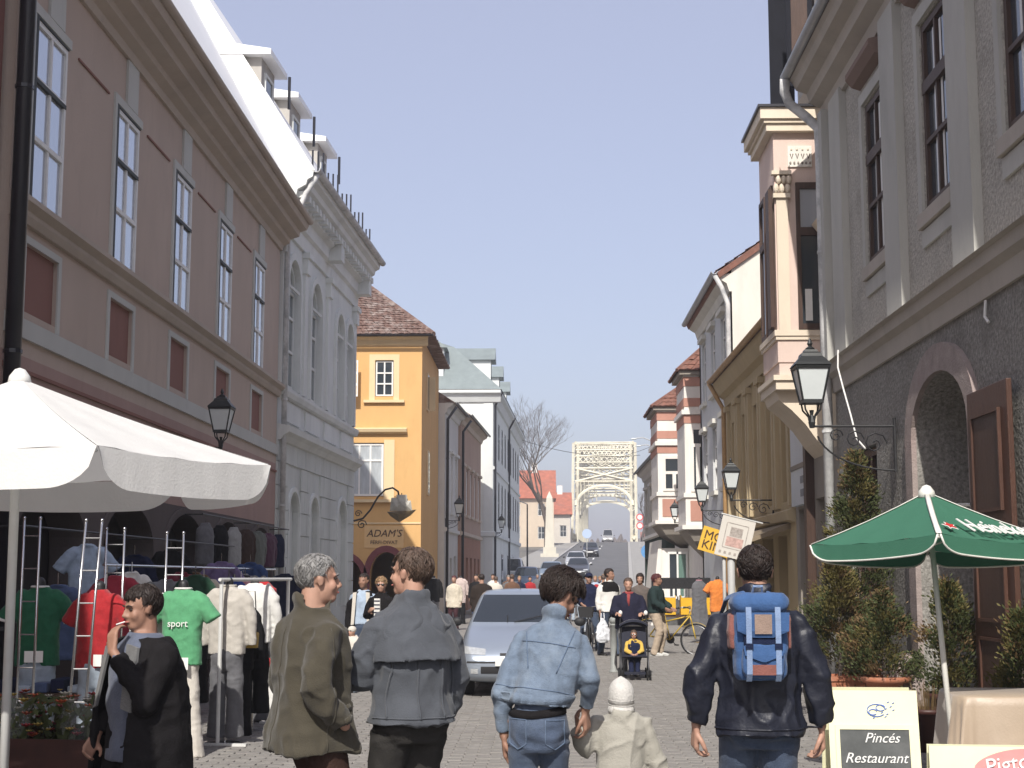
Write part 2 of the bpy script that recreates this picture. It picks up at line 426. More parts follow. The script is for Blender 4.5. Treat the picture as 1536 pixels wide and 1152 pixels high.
wall(b, L1W, 0, LEN, 3.98, 8.55, 9, [h for h in holes if h[2] > 3.99], reveal=.12)
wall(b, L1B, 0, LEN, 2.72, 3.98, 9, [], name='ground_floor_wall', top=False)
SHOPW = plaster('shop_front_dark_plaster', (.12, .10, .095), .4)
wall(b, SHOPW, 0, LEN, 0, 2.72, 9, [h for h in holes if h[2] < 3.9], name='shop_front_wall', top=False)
for u in wu:
    slab(b, 'panel', L1P, u+.02, u+1.08, 4.46, 5.20, -.045, -.06)
    arr = MB(); a, c, lo, hi = u+.02, u+1.08, 4.46, 5.20
    arr.box(a-.1, a, -.02, .002, lo-.08, hi+.08).box(c, c+.1, -.02, .002, lo-.08, hi+.08).box(a, c, -.02, .002, hi, hi+.08).build('panel_frame', L1T, b)
    # window: white casement, dark outer blind box at the camera side
    f = window(b, u+.085, u+1.135, 5.67, 7.735, .02, 2, [1.05, 1.05, .95], WHITE_P, GLASS_SKY, ft=.06, mt=.055)
    MB().box(u+.09, u+1.13, -.012, .06, 7.025, 7.075).build('transom', BLACKISH, f)
    MB().box(u-.002, u+.083, -.03, .09, 5.665, 7.755).build('blind_guide', BLACKISH, f)
    MB().box(u+.085, u+1.138, -.02, .05, 7.737, 7.758).build('blind_box', BLACKISH, f)
    slab(b, 'window_surround', L1T, u-.09, u-.004, 5.62, 7.88, .03); slab(b, 'window_surround', L1T, u-.004, u+1.2, 7.765, 7.88, .03)
    slab(b, 'lesene', L1T, u+.42, u+.92, 7.882, 8.548, .035)
    slab(b, 'shadow_line_ledge', L1P, u+1.50, u+2.75, 7.765, 7.79, .022) if u < 12 else None  # thin ledge in a dark colour that paints its shadow line
strip(b, 'sill_course', L1C, [(0, 5.38), (.05, 5.38), (.09, 5.45), (.09, 5.50), (.17, 5.56), (.17, 5.62), (0, 5.655)], 0, LEN)
strip(b, 'string_course', L1T, [(0, 4.16), (.04, 4.16), (.05, 4.36), (0, 4.38)], 0, LEN)
strip(b, 'groove_ledge', L1P, [(0, 3.80), (.025, 3.80), (.025, 3.84), (0, 3.85)], 0, LEN)
strip(b, 'cornice', L1C, [(0, 8.50), (.05, 8.50), (.08, 8.60), (.20, 8.66), (.22, 8.74), (.40, 8.80), (.42, 8.90), (.56, 8.94), (.60, 9.03), (.60, 9.09), (0, 9.12)], -.05, LEN)
gutter(b, L1C, -.05, LEN, -.63, 9.12, .07)
prof = [(-.62, 9.10), (3.2, 16.2), (7.2, 9.3), (7.0, 9.12)]
MB().prism(prof, lambda p, q, t: (t, p, q), -.04, LEN-.02).build('roof', ROOFW, b)
ch = MB().box(1.9, 3.5, 2.1, 3.0, 14.0, 17.6).box(1.84, 3.56, 2.04, 3.06, 17.6, 17.75).build('chimney', plaster('chimney_plaster', (.42, .36, .32)), b)
q = pipe(b, 'drainpipe', PIPE_D, [(-.06, -.60, 9.06), (-.06, -.30, 8.72), (-.06, -.13, 8.4), (-.06, -.13, .02)], .085)
for a, c in shop:   # arched shop openings backed by near-black sheets painted as indoor shade
    MB().box(a-.02, c+.02, .42, .44, .02, 2.65).build('shop_shade_sheet', INTERIOR, b)
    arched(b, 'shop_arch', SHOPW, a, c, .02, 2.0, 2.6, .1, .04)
# nearer neighbour, at the very edge of the picture
b = empty('neighbour_house', (-5.60, 3.6, 0), LEFT, 'reddish brown house wall beside the dark drainpipe', 'building')
wall(b, plaster('brown_red_plaster', (.22, .10, .08)), 0, 11.0, 0, 9.4, 9, [(2+3*k, 3.1+3*k, 5.2, 7.2) for k in range(3)])
for k in range(3): window(b, 2+3*k, 3.1+3*k, 5.2, 7.2, .1, 2, [1, 1, 1], WHITE_P, GLASS_SKY)
strip(b, 'cornice', L1C, [(0, 9.0), (.3, 9.2), (.5, 9.45), (0, 9.5)], 0, 11.0)
MB().prism([(-.5, 9.45), (4, 14), (9, 9.45)], lambda p, q, t: (t, p, q), 0, 11.0).build('roof', TILE_BR, b)

# ================================================================ LEFT: pale grey house with arched windows
L2W = plaster('pale_grey_green_plaster', (.69, .71, .685), .6, .25)
L2T = plaster('pale_stone_trim', (.71, .725, .70), .55, .15)
L2B = plaster('grey_rusticated_plaster', (.62, .64, .61), .65, .25)
b = empty('arched_window_house', (-5.52, 30.40, 0), LEFT-.04, 'pale grey house with round-arched windows and heavy cornice', 'building')
LEN = 9.55
hs = [(.66, 1.92, 5.72, 8.58, 7.95, .16), (3.2, 4.5, 5.72, 8.56, 7.91, .16), (6.5, 7.6, 5.72, 8.40, 7.85, .16), (7.95, 9.05, 5.72, 8.40, 7.85, .16)]
lo = [(1.2, 2.3, .9, 3.50, 2.95, .14), (3.5, 4.6, .9, 3.50, 2.95, .14), (7.1, 8.5, .9, 3.62, 2.92, .14)]
wall(b, L2W, 0, LEN, 4.62, 9.3, 9, hs)
wall(b, L2B, 0, LEN, 0, 4.62, 9, lo, name='ground_floor_wall', top=False)
for a, c, z0, z1, zs_, rv in hs:
    window(b, a+.1, c-.1, 5.75, zs_-.05, .1, 2, [1, 1, .7], L2T, mat('window_glass_grey', (.16, .19, .2), .08, 0, spec=.9, metal=.2), ft=.06, mt=.06)
    MB().box(a, c, .13, .16, z0, z1).build('lunette', L2B, b)
    arched(b, 'window_arch', L2T, a, c, 5.70, zs_, z1, .15, .07)
    arched(b, 'archivolt', L2B, a+.14, c-.14, zs_-.02, zs_, z1-.14, .08, -.06, back=.12)
    MB().box(a+.1, c-.1, -.05, .0, zs_-.06, zs_).build('impost', L2T, b)
for a, c, z0, z1, zs_, rv in lo:
    MB().box(a, c, .12, .14, z0, z1).build('blind_panel', L2W, b)
    arched(b, 'niche_arch', L2T, a, c, z0, zs_, z1, .10, .05)
for u in (.12, 2.5, 5.35, 9.25):
    slab(b, 'pilaster', L2T, u-.16 if u > .2 else 0, u+.16, 5.7, 8.9, .07)
    MB().box(u-.2 if u > .2 else 0, u+.2, -.13, 0, 8.5, 8.85).box(u-.24 if u > .3 else 0, u+.24, -.18, 0, 8.85, 8.98).build('capital', L2T, b)
for j in range(8):                       # rusticated courses, every block a piece of its own depth
    z = .55+j*.5; edges = [0]
    k = 0
    while edges[-1] < LEN-.3: edges.append(min(LEN, edges[-1]+(.85 if (k+j) % 2 else 1.15))); k += 1
    for a, c in zip(edges, edges[1:]):
        cuts = [(a+.012, c-.012)]
        for h in lo:
            nx = []
            for p, q in cuts:
                if z+.48 < h[2]-.02 or z > h[3]+.1 or q < h[0]-.12 or p > h[1]+.12: nx.append((p, q)); continue
                if p < h[0]-.12: nx.append((p, h[0]-.12))
                if q > h[1]+.12: nx.append((h[1]+.12, q))
            cuts = nx
        for p, q in cuts:
            if q-p > .12: slab(b, 'stone_block', L2B, p, q, z+.012, min(4.5, z+.488), .035)
strip(b, 'sill_course', L2T, [(0, 5.44), (.1, 5.46), (.14, 5.56), (.14, 5.62), (0, 5.69)], 0, LEN)
strip(b, 'belt_cornice', L2T, [(0, 4.48), (.08, 4.5), (.16, 4.6), (.26, 4.66), (.28, 4.78), (0, 4.84)], 0, LEN)
for k in range(4): slab(b, 'parapet_panel', L2T, .5+2.3*k, 2.2+2.3*k, 4.95, 5.38, .04)
strip(b, 'cornice', L2T, [(0, 9.0), (.06, 9.0), (.08, 9.3), (.16, 9.35), (.18, 9.6), (.30, 9.66), (.34, 9.85), (.52, 9.95), (.55, 10.06), (.66, 10.12), (.68, 10.24), (0, 10.3)], -.02, LEN)
for k in range(24): MB().box(.12+.4*k, .30+.4*k, -.50, -.2, 9.70, 9.84).build('dentil', L2T, b)
for u in (4.9, 9.2): MB().box(u-.22, u+.22, -.46, 0, 9.32, 9.9).build('cornice_block', L2T, b)
gutter(b, PIPE_W, -.02, LEN+.05, -.74, 10.30, .09)
MB().prism([(-.70, 10.26), (3.0, 16.2), (8, 10.3)], lambda p, q, t: (t, p, q), 0, LEN).build('roof', ROOFW, b)
for u in (.2, 3.1, 6.6):               # roof dormers
    d = MB().box(u, u+1.25, .55, 2.3, 11.2, 12.9).build('dormer', plaster('dormer_white', (.42, .40, .37)), b)
    MB().prism([(.30, 12.86), (.30, 12.98), (2.5, 13.35), (2.5, 12.9)], lambda p, q, t: (t, p, q), u-.22, u+1.47).build('dormer_roof', ROOFW, d)
    window(d, u+.25, u+1.0, 11.75, 12.6, .53, 1, [1], L2T, GLASS_DARK, name='dormer_window')
    MB().tube([(u+1.42, .24, 12.9), (u+1.42, .24, 12.15)], .035, 8).build('dormer_spout', PIPE_D, d)
for k in range(14): MB().tube([(1.0+.62*k, -.45, 10.45), (1.0+.62*k, -.45, 11.0+.15*(k % 3))], .022, 6).build('snow_guard', PIPE_D, b)
pipe(b, 'drainpipe', PIPE_W, [(.12, -.74, 10.2), (.12, -.5, 9.8), (.12, -.12, 8.9), (.12, -.12, .02)], .06)

# ================================================================ LEFT: yellow house standing out into the street
YW = plaster('ochre_yellow_plaster', (.64, .39, .165), .35, .2, dark=.78)
YT = plaster('cream_trim', (.72, .56, .34), .2, .1)
PLUM = plaster('plum_arch_paint', (.20, .07, .075), .2)
b = empty('yellow_house', (-4.10, 50, 0), 0, 'ochre yellow corner house with brown tiled roof, dark archway and painted sign', 'building')
hs = [(-1.62, -.98, 7.80, 9.06, 0, .14), (-2.6, -1.28, 4.36, 6.2, 0, .16), (-1.72, -.62, .02, 2.48, 1.7, .5), (-3.3, -2.0, .02, 2.3, 1.6, .5), (-4.6, -3.9, 7.8, 9.06, 0, .14)]
wall(b, YW, -8.5, 0, 0, 9.85, 8.2, hs)
SIDE = empty('side_front', (0, 0, 0)); bpy.data.objects.remove(SIDE)
window(b, -1.60, -1.0, 7.82, 9.04, .06, 2, [1, 1, 1], WHITE_P, GLASS_DARK, ft=.05, mt=.05)
arr = MB(); a, c, l_, h_ = -1.62, -.98, 7.80, 9.06
arr.box(a-.2, a, -.03, .002, l_-.12, h_+.2).box(c, c+.2, -.03, .002, l_-.12, h_+.2).box(a, c, -.03, .002, h_, h_+.2).build('window_surround', YT, b)
slab(b, 'window_sill', YT, -2.0, -.6, 7.58, 7.67, .12)
window(b, -2.58, -1.30, 4.38, 6.18, .07, 3, [2, .9], WHITE_P, mat('curtained_glass', (.42, .45, .47), .15, .25, 3, stretch=(3, 1, .5), spec=.8), ft=.07, mt=.06)
slab(b, 'window_surround', YT, -1.28, -.92, 4.2, 6.3, .03); slab(b, 'window_sill', YT, -2.8, -.95, 4.16, 4.26, .14)
strip(b, 'hood_mould', YT, [(0, 6.50), (.18, 6.56), (.22, 6.66), (0, 6.72)], -2.9, -.50)
for u in (-4.6,): window(b, u+.02, u+.68, 7.82, 9.04, .06, 2, [1, 1, 1], WHITE_P, GLASS_DARK, ft=.05, mt=.05)
sh = MB().box(-2.55, -2.16, -.42, -.38, 7.75, 9.0).build('shutter', WHITE_P, b)
for k in range(3):
    MB().box(-2.51, -2.20, -.425, -.422, 7.82+.4*k, 8.12+.4*k).build('shutter_panel', YT, sh)
arched(b, 'archway_band', PLUM, -1.72, -.62, .02, 1.7, 2.48, .22, .03)
arched(b, 'archway_band', PLUM, -3.3, -2.0, .02, 1.6, 2.3, .2, .03)
strip(b, 'storey_line', YT, [(0, 3.42), (.03, 3.43), (.03, 3.47), (0, 3.48)], -8.5, 0)
strip(b, 'cornice', YT, [(0, 9.55), (.06, 9.6), (.1, 9.75), (.22, 9.85), (0, 9.9)], -8.5, .2)
sg = slab(b, 'painted_sign', mat('sign_cream', (.70, .46, .22), .8, .08, 4), -1.92, -.58, 2.62, 3.36, .02)
b3 = b
# street side of the yellow house
s = MB(); sw = [(.9, 1.5)]
for z0, z1 in ((0, 3.4), (3.4, 9.85)): pass
sideM = plaster('ochre_side_plaster', (.56, .36, .13), .4, .2, dark=.7)
for (yy, zz, hh) in ((2.0, 7.6, 1.25), (2.4, 4.6, 1.5)):
    f = MB().box(.004, .05, yy-.05, yy+.75, zz-.05, zz+hh+.05).build('window', YT, b)
    for i in (0, 1):
        p = MB().box(.052, .06, yy+.02+.34*i, yy+.32+.34*i, zz+.02, zz+hh-.02).build('pane', GLASS_DARK, f)
    MB().box(.03, .26, yy+.78, yy+.81, zz, zz+hh).build('shutter', YT, b) if zz > 7 else None
MB().box(.004, .04, .55, 1.35, .02, 2.3).build('door', DARKWOOD, b)
MB().box(.004, .04, 2.6, 4.2, .5, 2.3).build('shop_window', GLASS_DARK, b)
# hipped roof
e = .42; z0 = 9.88; A = (-8.6, -e, z0); B = (e, -e, z0+.02); C1 = (e, 8.2, z0+.02); D1 = (-8.6, 8.2, z0); P1 = (-6.4, 4.0, 14.3); P2 = (-2.9, 4.4, 12.9)
rf = MB().add([A, B, C1, D1, P1, P2], [(0, 1, 5, 4), (1, 2, 5), (2, 3, 4, 5), (3, 0, 4), (3, 2, 1, 0)]).build('roof', TILE_BR, b)
tile_roof(rf, TILE_BR, A, B, P1, P2, .2, .24, seed=2); tile_roof(rf, TILE_BR, B, C1, P2, P2, .2, .24, seed=4)
MB().tube([B, P2], .09, 6).tube([P2, P1], .09, 6).build('ridge_tiles', TILE_BR, rf)
MB().lathe([(.05, 0), (.09, .1), (.04, .2), (.06, .35), (.01, .7)], (-2.9, 4.4, 12.9), 8).build('finial', ZINC, rf)
gutter(b, PIPE_D, -8.6, e, -e-.06, z0, .06)

# ================================================================ LEFT: grey and red-brown terrace
def terrace(name, label, X, Y, L, H, wm, tm, nwin, roofm, low=None, win_z=(4.2, 6.1), doors=(), ang=-.045, rooftile=True, z=0., wgm=GLASS_SKY, fm=WHITE_P, mid=3.5, ridge=2.6, right=False):
    b = empty(name, (X, Y, z), RIGHT+ang if right else LEFT+ang, label, 'building')
    st_ = L/nwin; ww = min(.95, st_*.45)
    hs = [(st_*(k+.5)-ww/2, st_*(k+.5)+ww/2, *win_z) for k in range(nwin)]
    dh = [(a, c, .02, h, 0, .3) for a, c, h in doors]
    wall(b, wm, 0, L, mid, H, 8, hs); wall(b, low or wm, 0, L, 0, mid, 8, dh, name='ground_floor_wall', top=False)
    for h in hs:
        window(b, h[0]+.02, h[1]-.02, h[2]+.02, h[3]-.02, .08, 2, [1, 1, .8], fm, wgm, ft=.06, mt=.05)
        slab(b, 'window_hood', tm, h[0]-.15, h[1]+.15, h[3]+.08, h[3]+.2, .12); slab(b, 'window_sill', tm, h[0]-.1, h[1]+.1, h[2]-.12, h[2]-.01, .1)
    for a, c, h in doors: MB().box(a, c, .24, .28, .02, h).build('door', rnd.choice((DARKWOOD, BROWNWOOD, INTERIOR)), b)
    strip(b, 'storey_course', tm, [(0, mid-.1), (.1, mid-.05), (.1, mid+.08), (0, mid+.12)], 0, L)
    strip(b, 'cornice', tm, [(0, H-.4), (.06, H-.38), (.12, H-.2), (.3, H-.1), (.34, H+.02), (0, H+.05)], 0, L)
    pr2 = [(-.42, H), (3.6, H+ridge), (8, H)]
    rf = MB().prism(pr2, lambda p, q, t: (t, p, q), 0, L).build('roof', roofm, b)
    gutter(b, PIPE_D, 0, L, -.45, H+.02, .06)
    return b
L4W = plaster('mid_grey_plaster', (.64, .62, .58), .4, .2); L4T = plaster('light_grey_trim', (.66, .65, .61), .3)
b4 = terrace('grey_terrace_house', 'narrow grey terrace house with shop doors beside the yellow house', -3.84, 55.75+2.5, 5.2, 8.55, L4W, L4T, 3, TILE_BR, doors=((.4, 1.3, 2.4), (2.0, 2.9, 2.4), (3.6, 4.5, 2.5)), win_z=(4.3, 6.6))
b4b = terrace('red_brown_terrace_house', 'red-brown terrace house with white windows and dark red doors', -3.50, 63.45, 10.2, 8.65, plaster('rose_brown_plaster', (.44, .31, .24), .4), plaster('buff_trim', (.56, .47, .38)), 5, TILE_BR, low=plaster('brick_red_plaster', (.36, .19, .13), .4),
              doors=((.6, 1.5, 2.5), (2.6, 3.5, 2.5), (4.6, 5.5, 2.5), (6.6, 7.5, 2.5), (8.5, 9.4, 2.5)), win_z=(4.4, 6.4))
for bb in (b4, b4b): pipe(bb, 'drainpipe', PIPE_D, [(.1, -.45, 8.4), (.1, -.1, 7.9), (.1, -.1, .02)], .06)
# ================================================================ LEFT: pale corner house with metal mansard
L5W = plaster('pale_blue_grey_plaster', (.70, .72, .69), .4, .2); L5T = plaster('white_grey_trim', (.66, .68, .67), .3)
MANS = mat('grey_green_sheet_roof', (.24, .28, .28), .5, .15, 1.5, .08, 6, metal=.3)
yb = 76.5; zb = gz(yb)
b = empty('mansard_house', (-2.52, yb, 0), 0, 'tall pale blue-grey corner house with grey metal mansard roof and dormers', 'building')
wall(b, L5W, -8, 0, 0, 11.3, .3, [(-1.9, -1.1, 4.6, 6.8), (-1.9, -1.1, 8.0, 10.0), (-4.4, -3.6, 8.0, 10.0)], name='front_wall', sides=False, top=False)
for h in ((-1.9, -1.1, 4.6, 6.8), (-1.9, -1.1, 8.0, 10.0), (-4.4, -3.6, 8.0, 10.0)): window(b, h[0]+.02, h[1]-.02, h[2]+.02, h[3]-.02, .1, 2, [1, 1, .7], WHITE_P, GLASS_SKY)
s5 = empty('tmp'); bpy.data.objects.remove(s5)
SB = MB(); ang5 = .036
def s5f(t): return math.sin(ang5)*t, math.cos(ang5)*t
L5 = 27.
def l5pt(u, out, z): # point on the street side
    return (math.sin(ang5)*u+out*math.cos(ang5), math.cos(ang5)*u-out*math.sin(ang5), z)
m5 = MB()
zz = [0, 4.6, 6.8, 8.0, 10.0, 11.3]; wn = [1.2+2.9*k for k in range(9)]
uu = sorted({0, L5, *wn, *[x+1. for x in wn]})
for i in range(len(uu)-1):
    for j in range(len(zz)-1):
        if any(x < (uu[i]+uu[i+1])/2 < x+1 for x in wn) and j in (1, 3): continue
        m5.quad(l5pt(uu[i], 0, zz[j]), l5pt(uu[i+1], 0, zz[j]), l5pt(uu[i+1], 0, zz[j+1]), l5pt(uu[i], 0, zz[j+1]))
m5.quad(l5pt(L5, 0, 0), (-8, L5, 0), (-8, L5, 11.3), l5pt(L5, 0, 11.3)); m5.quad((-8, 0, 0), (-8, L5, 0), (-8, L5, 11.3), (-8, 0, 11.3))
m5.build('wall', L5W, b, fix=False)
for x in wn:
    for lo_, hi_ in ((4.6, 6.8), (8.0, 10.0)):
        f = MB().rings([[l5pt(x, -.04, z) for z in (lo_, hi_)]+[l5pt(x+1, -.04, z) for z in (hi_, lo_)], [l5pt(x, -.1, z) for z in (lo_, hi_)]+[l5pt(x+1, -.1, z) for z in (hi_, lo_)]]).build('window', WHITE_P, b)
        for i in (0, 1):
            for j in (0, 1):
                a = x+.07+.46*i; z = lo_+.08+(hi_-lo_-.1)/2*j; h = (hi_-lo_)/2-.12
                MB().rings([[l5pt(a, -.03, z), l5pt(a, -.03, z+h), l5pt(a+.38, -.03, z+h), l5pt(a+.38, -.03, z)], [l5pt(a, -.045, z), l5pt(a, -.045, z+h), l5pt(a+.38, -.045, z+h), l5pt(a+.38, -.045, z)]]).build('pane', GLASS_SKY, f)
def l5strip(name, m, prof, z_=None):
    MB().rings([[l5pt(0, o, z) for o, z in prof], [l5pt(L5, o, z) for o, z in prof]]).build(name, m, b)
l5strip('storey_course', L5T, [(0, 3.7), (.12, 3.75), (.12, 3.95), (0, 4.0)]); l5strip('storey_course', L5T, [(0, 7.2), (.08, 7.22), (.08, 7.36), (0, 7.4)])
l5strip('cornice', L5T, [(0, 10.7), (.1, 10.75), (.25, 11.1), (.42, 11.2), (.42, 11.36), (0, 11.4)])
strip(b, 'cornice', L5T, [(0, 10.7), (.1, 10.75), (.25, 11.1), (.42, 11.2), (.42, 11.36), (0, 11.4)], -8, .4)
strip(b, 'storey_course', L5T, [(0, 3.7), (.12, 3.75), (.12, 3.95), (0, 4.0)], -8, .1)
slab(b, 'corner_quoin', L5T, -.5, -.02, 0, 10.7, .04)
e = .45
o_ = [(-8, -e, 11.38), (e, -e, 11.38), (*l5pt(L5+.4, e, 0)[:2], 11.38), (-8, L5, 11.38)]
t_ = [(-8, 2.0, 14.0), (-2.2, 2.0, 14.0), (-1.3, L5-1.5, 14.0), (-8, L5-1.5, 14.0)]
p_ = [(-8, 4.2, 15.0), (-4.4, 4.2, 15.0), (-4.0, L5-4, 15.0), (-8, L5-4, 15.0)]
MB().rings([o_, t_, p_]).build('roof', MANS, b)
for k, x in enumerate((3.5, 10.5, 17.5)):
    c = l5pt(x, -.45, 0); d = MB().box(c[0]-2.2, c[0]+.1, c[1]-.8, c[1]+.8, 11.6, 13.4).build('dormer', L5T, b)
    MB().prism([(-1.0, 13.38), (0, 14.15), (1.0, 13.38)], lambda p, q, t: (t, c[1]+p, q), c[0]-2.4, c[0]+.35).build('dormer_roof', MANS, d)
    f = MB().box(c[0]+.1, c[0]+.13, c[1]-.5, c[1]+.5, 12.0, 13.2).build('dormer_window', GLASS_DARK, d)
c = -3.4; d = MB().box(c-.75, c+.75, .3, 2.2, 12.0, 13.7).build('dormer', L5T, b)
MB().prism([(c-.95, 13.68), (c, 14.4), (c+.95, 13.68)], lambda p, q, t: (p, t, q), .1, 2.6).build('dormer_roof', MANS, d)
MB().box(c-.4, c+.4, .27, .3, 12.4, 13.4).build('dormer_window', GLASS_DARK, d)
for u in (.3, 13.0): MB().tube([l5pt(u, .46, 11.3), l5pt(u, .1, 10.6), l5pt(u, .1, .3)], .06, 8).build('drainpipe', PIPE_D, b)
for x in wn[::2]: MB().rings([[l5pt(x-.2, -.002, z) for z in (.3, 2.9)]+[l5pt(x+1.1, -.002, z) for z in (2.9, .3)], [l5pt(x-.2, .03, z) for z in (.3, 2.9)]+[l5pt(x+1.1, .03, z) for z in (2.9, .3)]]).build('shop_window', GLASS_DARK, b)
# ================================================================ RIGHT: grey house with arch and dark windows
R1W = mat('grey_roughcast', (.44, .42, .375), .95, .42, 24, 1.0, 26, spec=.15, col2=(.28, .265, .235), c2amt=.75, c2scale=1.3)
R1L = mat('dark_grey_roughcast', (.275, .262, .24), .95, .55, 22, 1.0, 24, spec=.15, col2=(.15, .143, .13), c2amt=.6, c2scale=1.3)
R1T = plaster('smooth_grey_band', (.48, .475, .44), .55, .15)
R1C = plaster('brownish_grey_cornice', (.45, .41, .36), .5, .2)
b = empty('grey_townhouse', (4.3, 21.35, 0), RIGHT, 'grey roughcast townhouse with dark wooden windows above an arched gateway', 'building')
LEN = 17.0
wu = [2.39+2.88*k for k in range(5)]
hs = [(u, u+1.08, 5.68, 7.84, 0, .10) for u in wu]
gate = (4.5, 6.72, .02, 3.84, 3.2, .75)
lo = [gate, (.7, 2.5, .9, 3.35, 0, .2), (8.35, 10.2, .02, 3.75, 3.2, .3)]
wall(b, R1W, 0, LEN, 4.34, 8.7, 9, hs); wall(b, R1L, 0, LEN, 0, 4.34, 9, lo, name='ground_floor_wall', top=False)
for h in hs:
    f = window(b, h[0]+.02, h[1]-.02, h[2]+.02, h[3]-.02, .055, 2, [1, 1, .9], DARKWOOD, mat('dark_glass_blue', (.05, .06, .075), .04, 0, spec=1.), ft=.08, mt=.05, depth=.08)
    MB().box(h[0]+.03, h[1]-.03, .0, .11, 7.02, 7.16).build('transom', DARKWOOD, f)
    for s_ in (.36, .62): MB().box(h[0]+s_, h[0]+s_+.07, .05, .053, h[2]+.1, h[3]-.15).build('curtain', WHITE_P, f)
    slab(b, 'window_sill', R1C, h[0]-.12, h[1]+.12, 5.50, 5.66, .07); slab(b, 'apron', R1T, h[0]-.08, h[1]+.08, 5.28, 5.48, .03)
    slab(b, 'window_surround', R1T, h[0]-.16, h[0]-.02, 5.68, 8.02, .035); slab(b, 'window_surround', R1T, h[1]+.02, h[1]+.16, 5.68, 8.02, .035)
    slab(b, 'window_surround', R1T, h[0]-.02, h[1]+.02, 7.86, 8.02, .035)
    strip(b, 'window_hood', plaster('brown_hood', (.23, .165, .14), .3), [(0, 8.12), (.12, 8.16), (.2, 8.26), (.2, 8.33), (0, 8.38)], h[0]-.16, h[1]+.16)
for u0 in (.55, 3.72, 6.6, 9.5, 12.3): slab(b, 'pilaster', R1T, u0, u0+.74, 4.74, 8.5, .10)
slab(b, 'pilaster', R1T, .02, .30, 4.74, 8.5, .16)
strip(b, 'string_course', R1C, [(0, 4.30), (.04, 4.30), (.06, 4.50), (.13, 4.56), (.15, 4.68), (.20, 4.70), (0, 4.76)], 0, LEN)
strip(b, 'cornice', R1C, [(0, 8.45), (.06, 8.45), (.1, 8.62), (.26, 8.70), (.3, 8.84), (.46, 8.90), (.5, 9.0), (.55, 9.06), (0, 9.1)], -.03, LEN)
gutter(b, ZINC, -.1, LEN, -.60, 9.14, .08)
MB().prism([(-.56, 9.08), (4.2, 13.5), (9, 9.1)], lambda p, q, t: (t, p, q), 0, LEN).build('roof', TILE_BR, b)
pipe(b, 'drainpipe', PIPE_W, [(-.02, -.62, 9.08), (-.08, -.62, 8.9), (-.10, -.55, 8.72), (-.08, -.3, 8.5), (.0, -.14, 8.3), (.02, -.13, 8.0), (.02, -.13, .02)], .075, 12)
# gateway
arched(b, 'gateway_surround', STONE_P, gate[0], gate[1], .02, 3.2, 3.84, .30, .06)
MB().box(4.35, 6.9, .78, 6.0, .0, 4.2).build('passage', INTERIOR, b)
MB().box(gate[0]+.1, gate[1]-.05, .70, .74, .02, 3.8).build('inner_gate', DARKWOOD, b)
for i in range(2):
    for j in range(3): MB().box(gate[0]+.2+1.05*i, gate[0]+1.08+1.05*i, .66, .69, .2+.95*j, 1.0+.95*j).build('gate_panel', BROWNWOOD, b)
def leaf(b, u0, u1, z0, z1, y, name='door_leaf'):
    d = MB().box(u0, u1, y-.05, y, z0, z1).build(name, BROWNWOOD, b, bevel=.008)
    w_ = u1-u0
    for (a, c, l_, h_) in ((.18, .82, .08, .30), (.18, .82, .36, .60), (.18, .82, .66, .92)):
        l_ = z0+(z1-z0)*l_; h_ = z0+(z1-z0)*h_
        MB().box(u0+w_*a, u0+w_*c, y-.066, y-.052, l_, h_).build('door_panel', DARKWOOD, d)
        fr = MB(); p, q = u0+w_*a-.03, u0+w_*c+.03
        fr.box(p, p+.028, y-.085, y-.052, l_-.03, h_+.03).box(q-.028, q, y-.085, y-.052, l_-.03, h_+.03).box(p+.03, q-.03, y-.085, y-.052, h_, h_+.03).box(p+.03, q-.03, y-.085, y-.052, l_-.03, l_)
        fr.build('panel_moulding', BROWNWOOD, d)
    return d
leaf(b, 6.98, 8.22, .05, 3.42, -.08); leaf(b, 10.3, 11.5, .05, 3.42, -.08)
MB().box(8.35, 10.2, .26, .3, .02, 3.8).build('shop_glass', GLASS_DARK, b)
window(b, .72, 2.48, .92, 3.33, .12, 3, [2, .8], BROWNWOOD, GLASS_DARK, ft=.1, mt=.08, depth=.1)
MB().tube([(6.9, -.1, 2.35), (6.62, -.22, 2.36)], .018, 8).build('hook', CHROME, b)
MB().lathe([(.22, 0), (.23, .22), (.20, .5), (.13, .68), (.05, .76)], (4.30, -.16, .02), 14).build('guard_stone', STONE_P, b, smooth=True)
MB().tube([(1.25, -.2, 4.75), (1.3, -.22, 4.5), (1.42, -.18, 4.2), (1.75, -.16, 3.8), (2.0, -.14, 3.45), (2.3, -.1, 3.3)], .012, 6).build('cable', WHITE_P, b)
MB().tube([(7.4, -.03, 4.28), (7.42, -.05, 4.12), (7.5, -.04, 4.05)], .015, 6).build('cable', WHITE_P, b)

# ================================================================ RIGHT: house with pink oriel
R2W = plaster('pink_cream_plaster', (.65, .515, .45), .2, .15, dark=.8)
R2C = plaster('cream_stone', (.69, .60, .48), .25, .12, dark=.75)
R2G = plaster('grey_brown_plaster', (.30, .27, .235), .4)
b = empty('oriel_house', (4.45, 25.8, 0), RIGHT, 'house with a pink and cream oriel bay and dark wooden windows', 'building')
wall(b, plaster('beige_plaster', (.45, .395, .32), .35), 0, 4.38, 3.6, 9.3, 8, [(.25, 1.15, 5.4, 7.5)], name='wall')
wall(b, R2G, 0, 4.38, 0, 3.6, 8, [(.3, 1.3, .02, 2.8, 0, .3), (1.9, 2.9, .02, 2.9, 0, .3)], name='ground_floor_wall', top=False)
window(b, .27, 1.13, 5.42, 7.48, .1, 2, [1, 1, .8], DARKWOOD, GLASS_DARK)
for a, c in ((.3, 1.3), (1.9, 2.9)): leaf(b, a, c, .03, 2.8, .26)
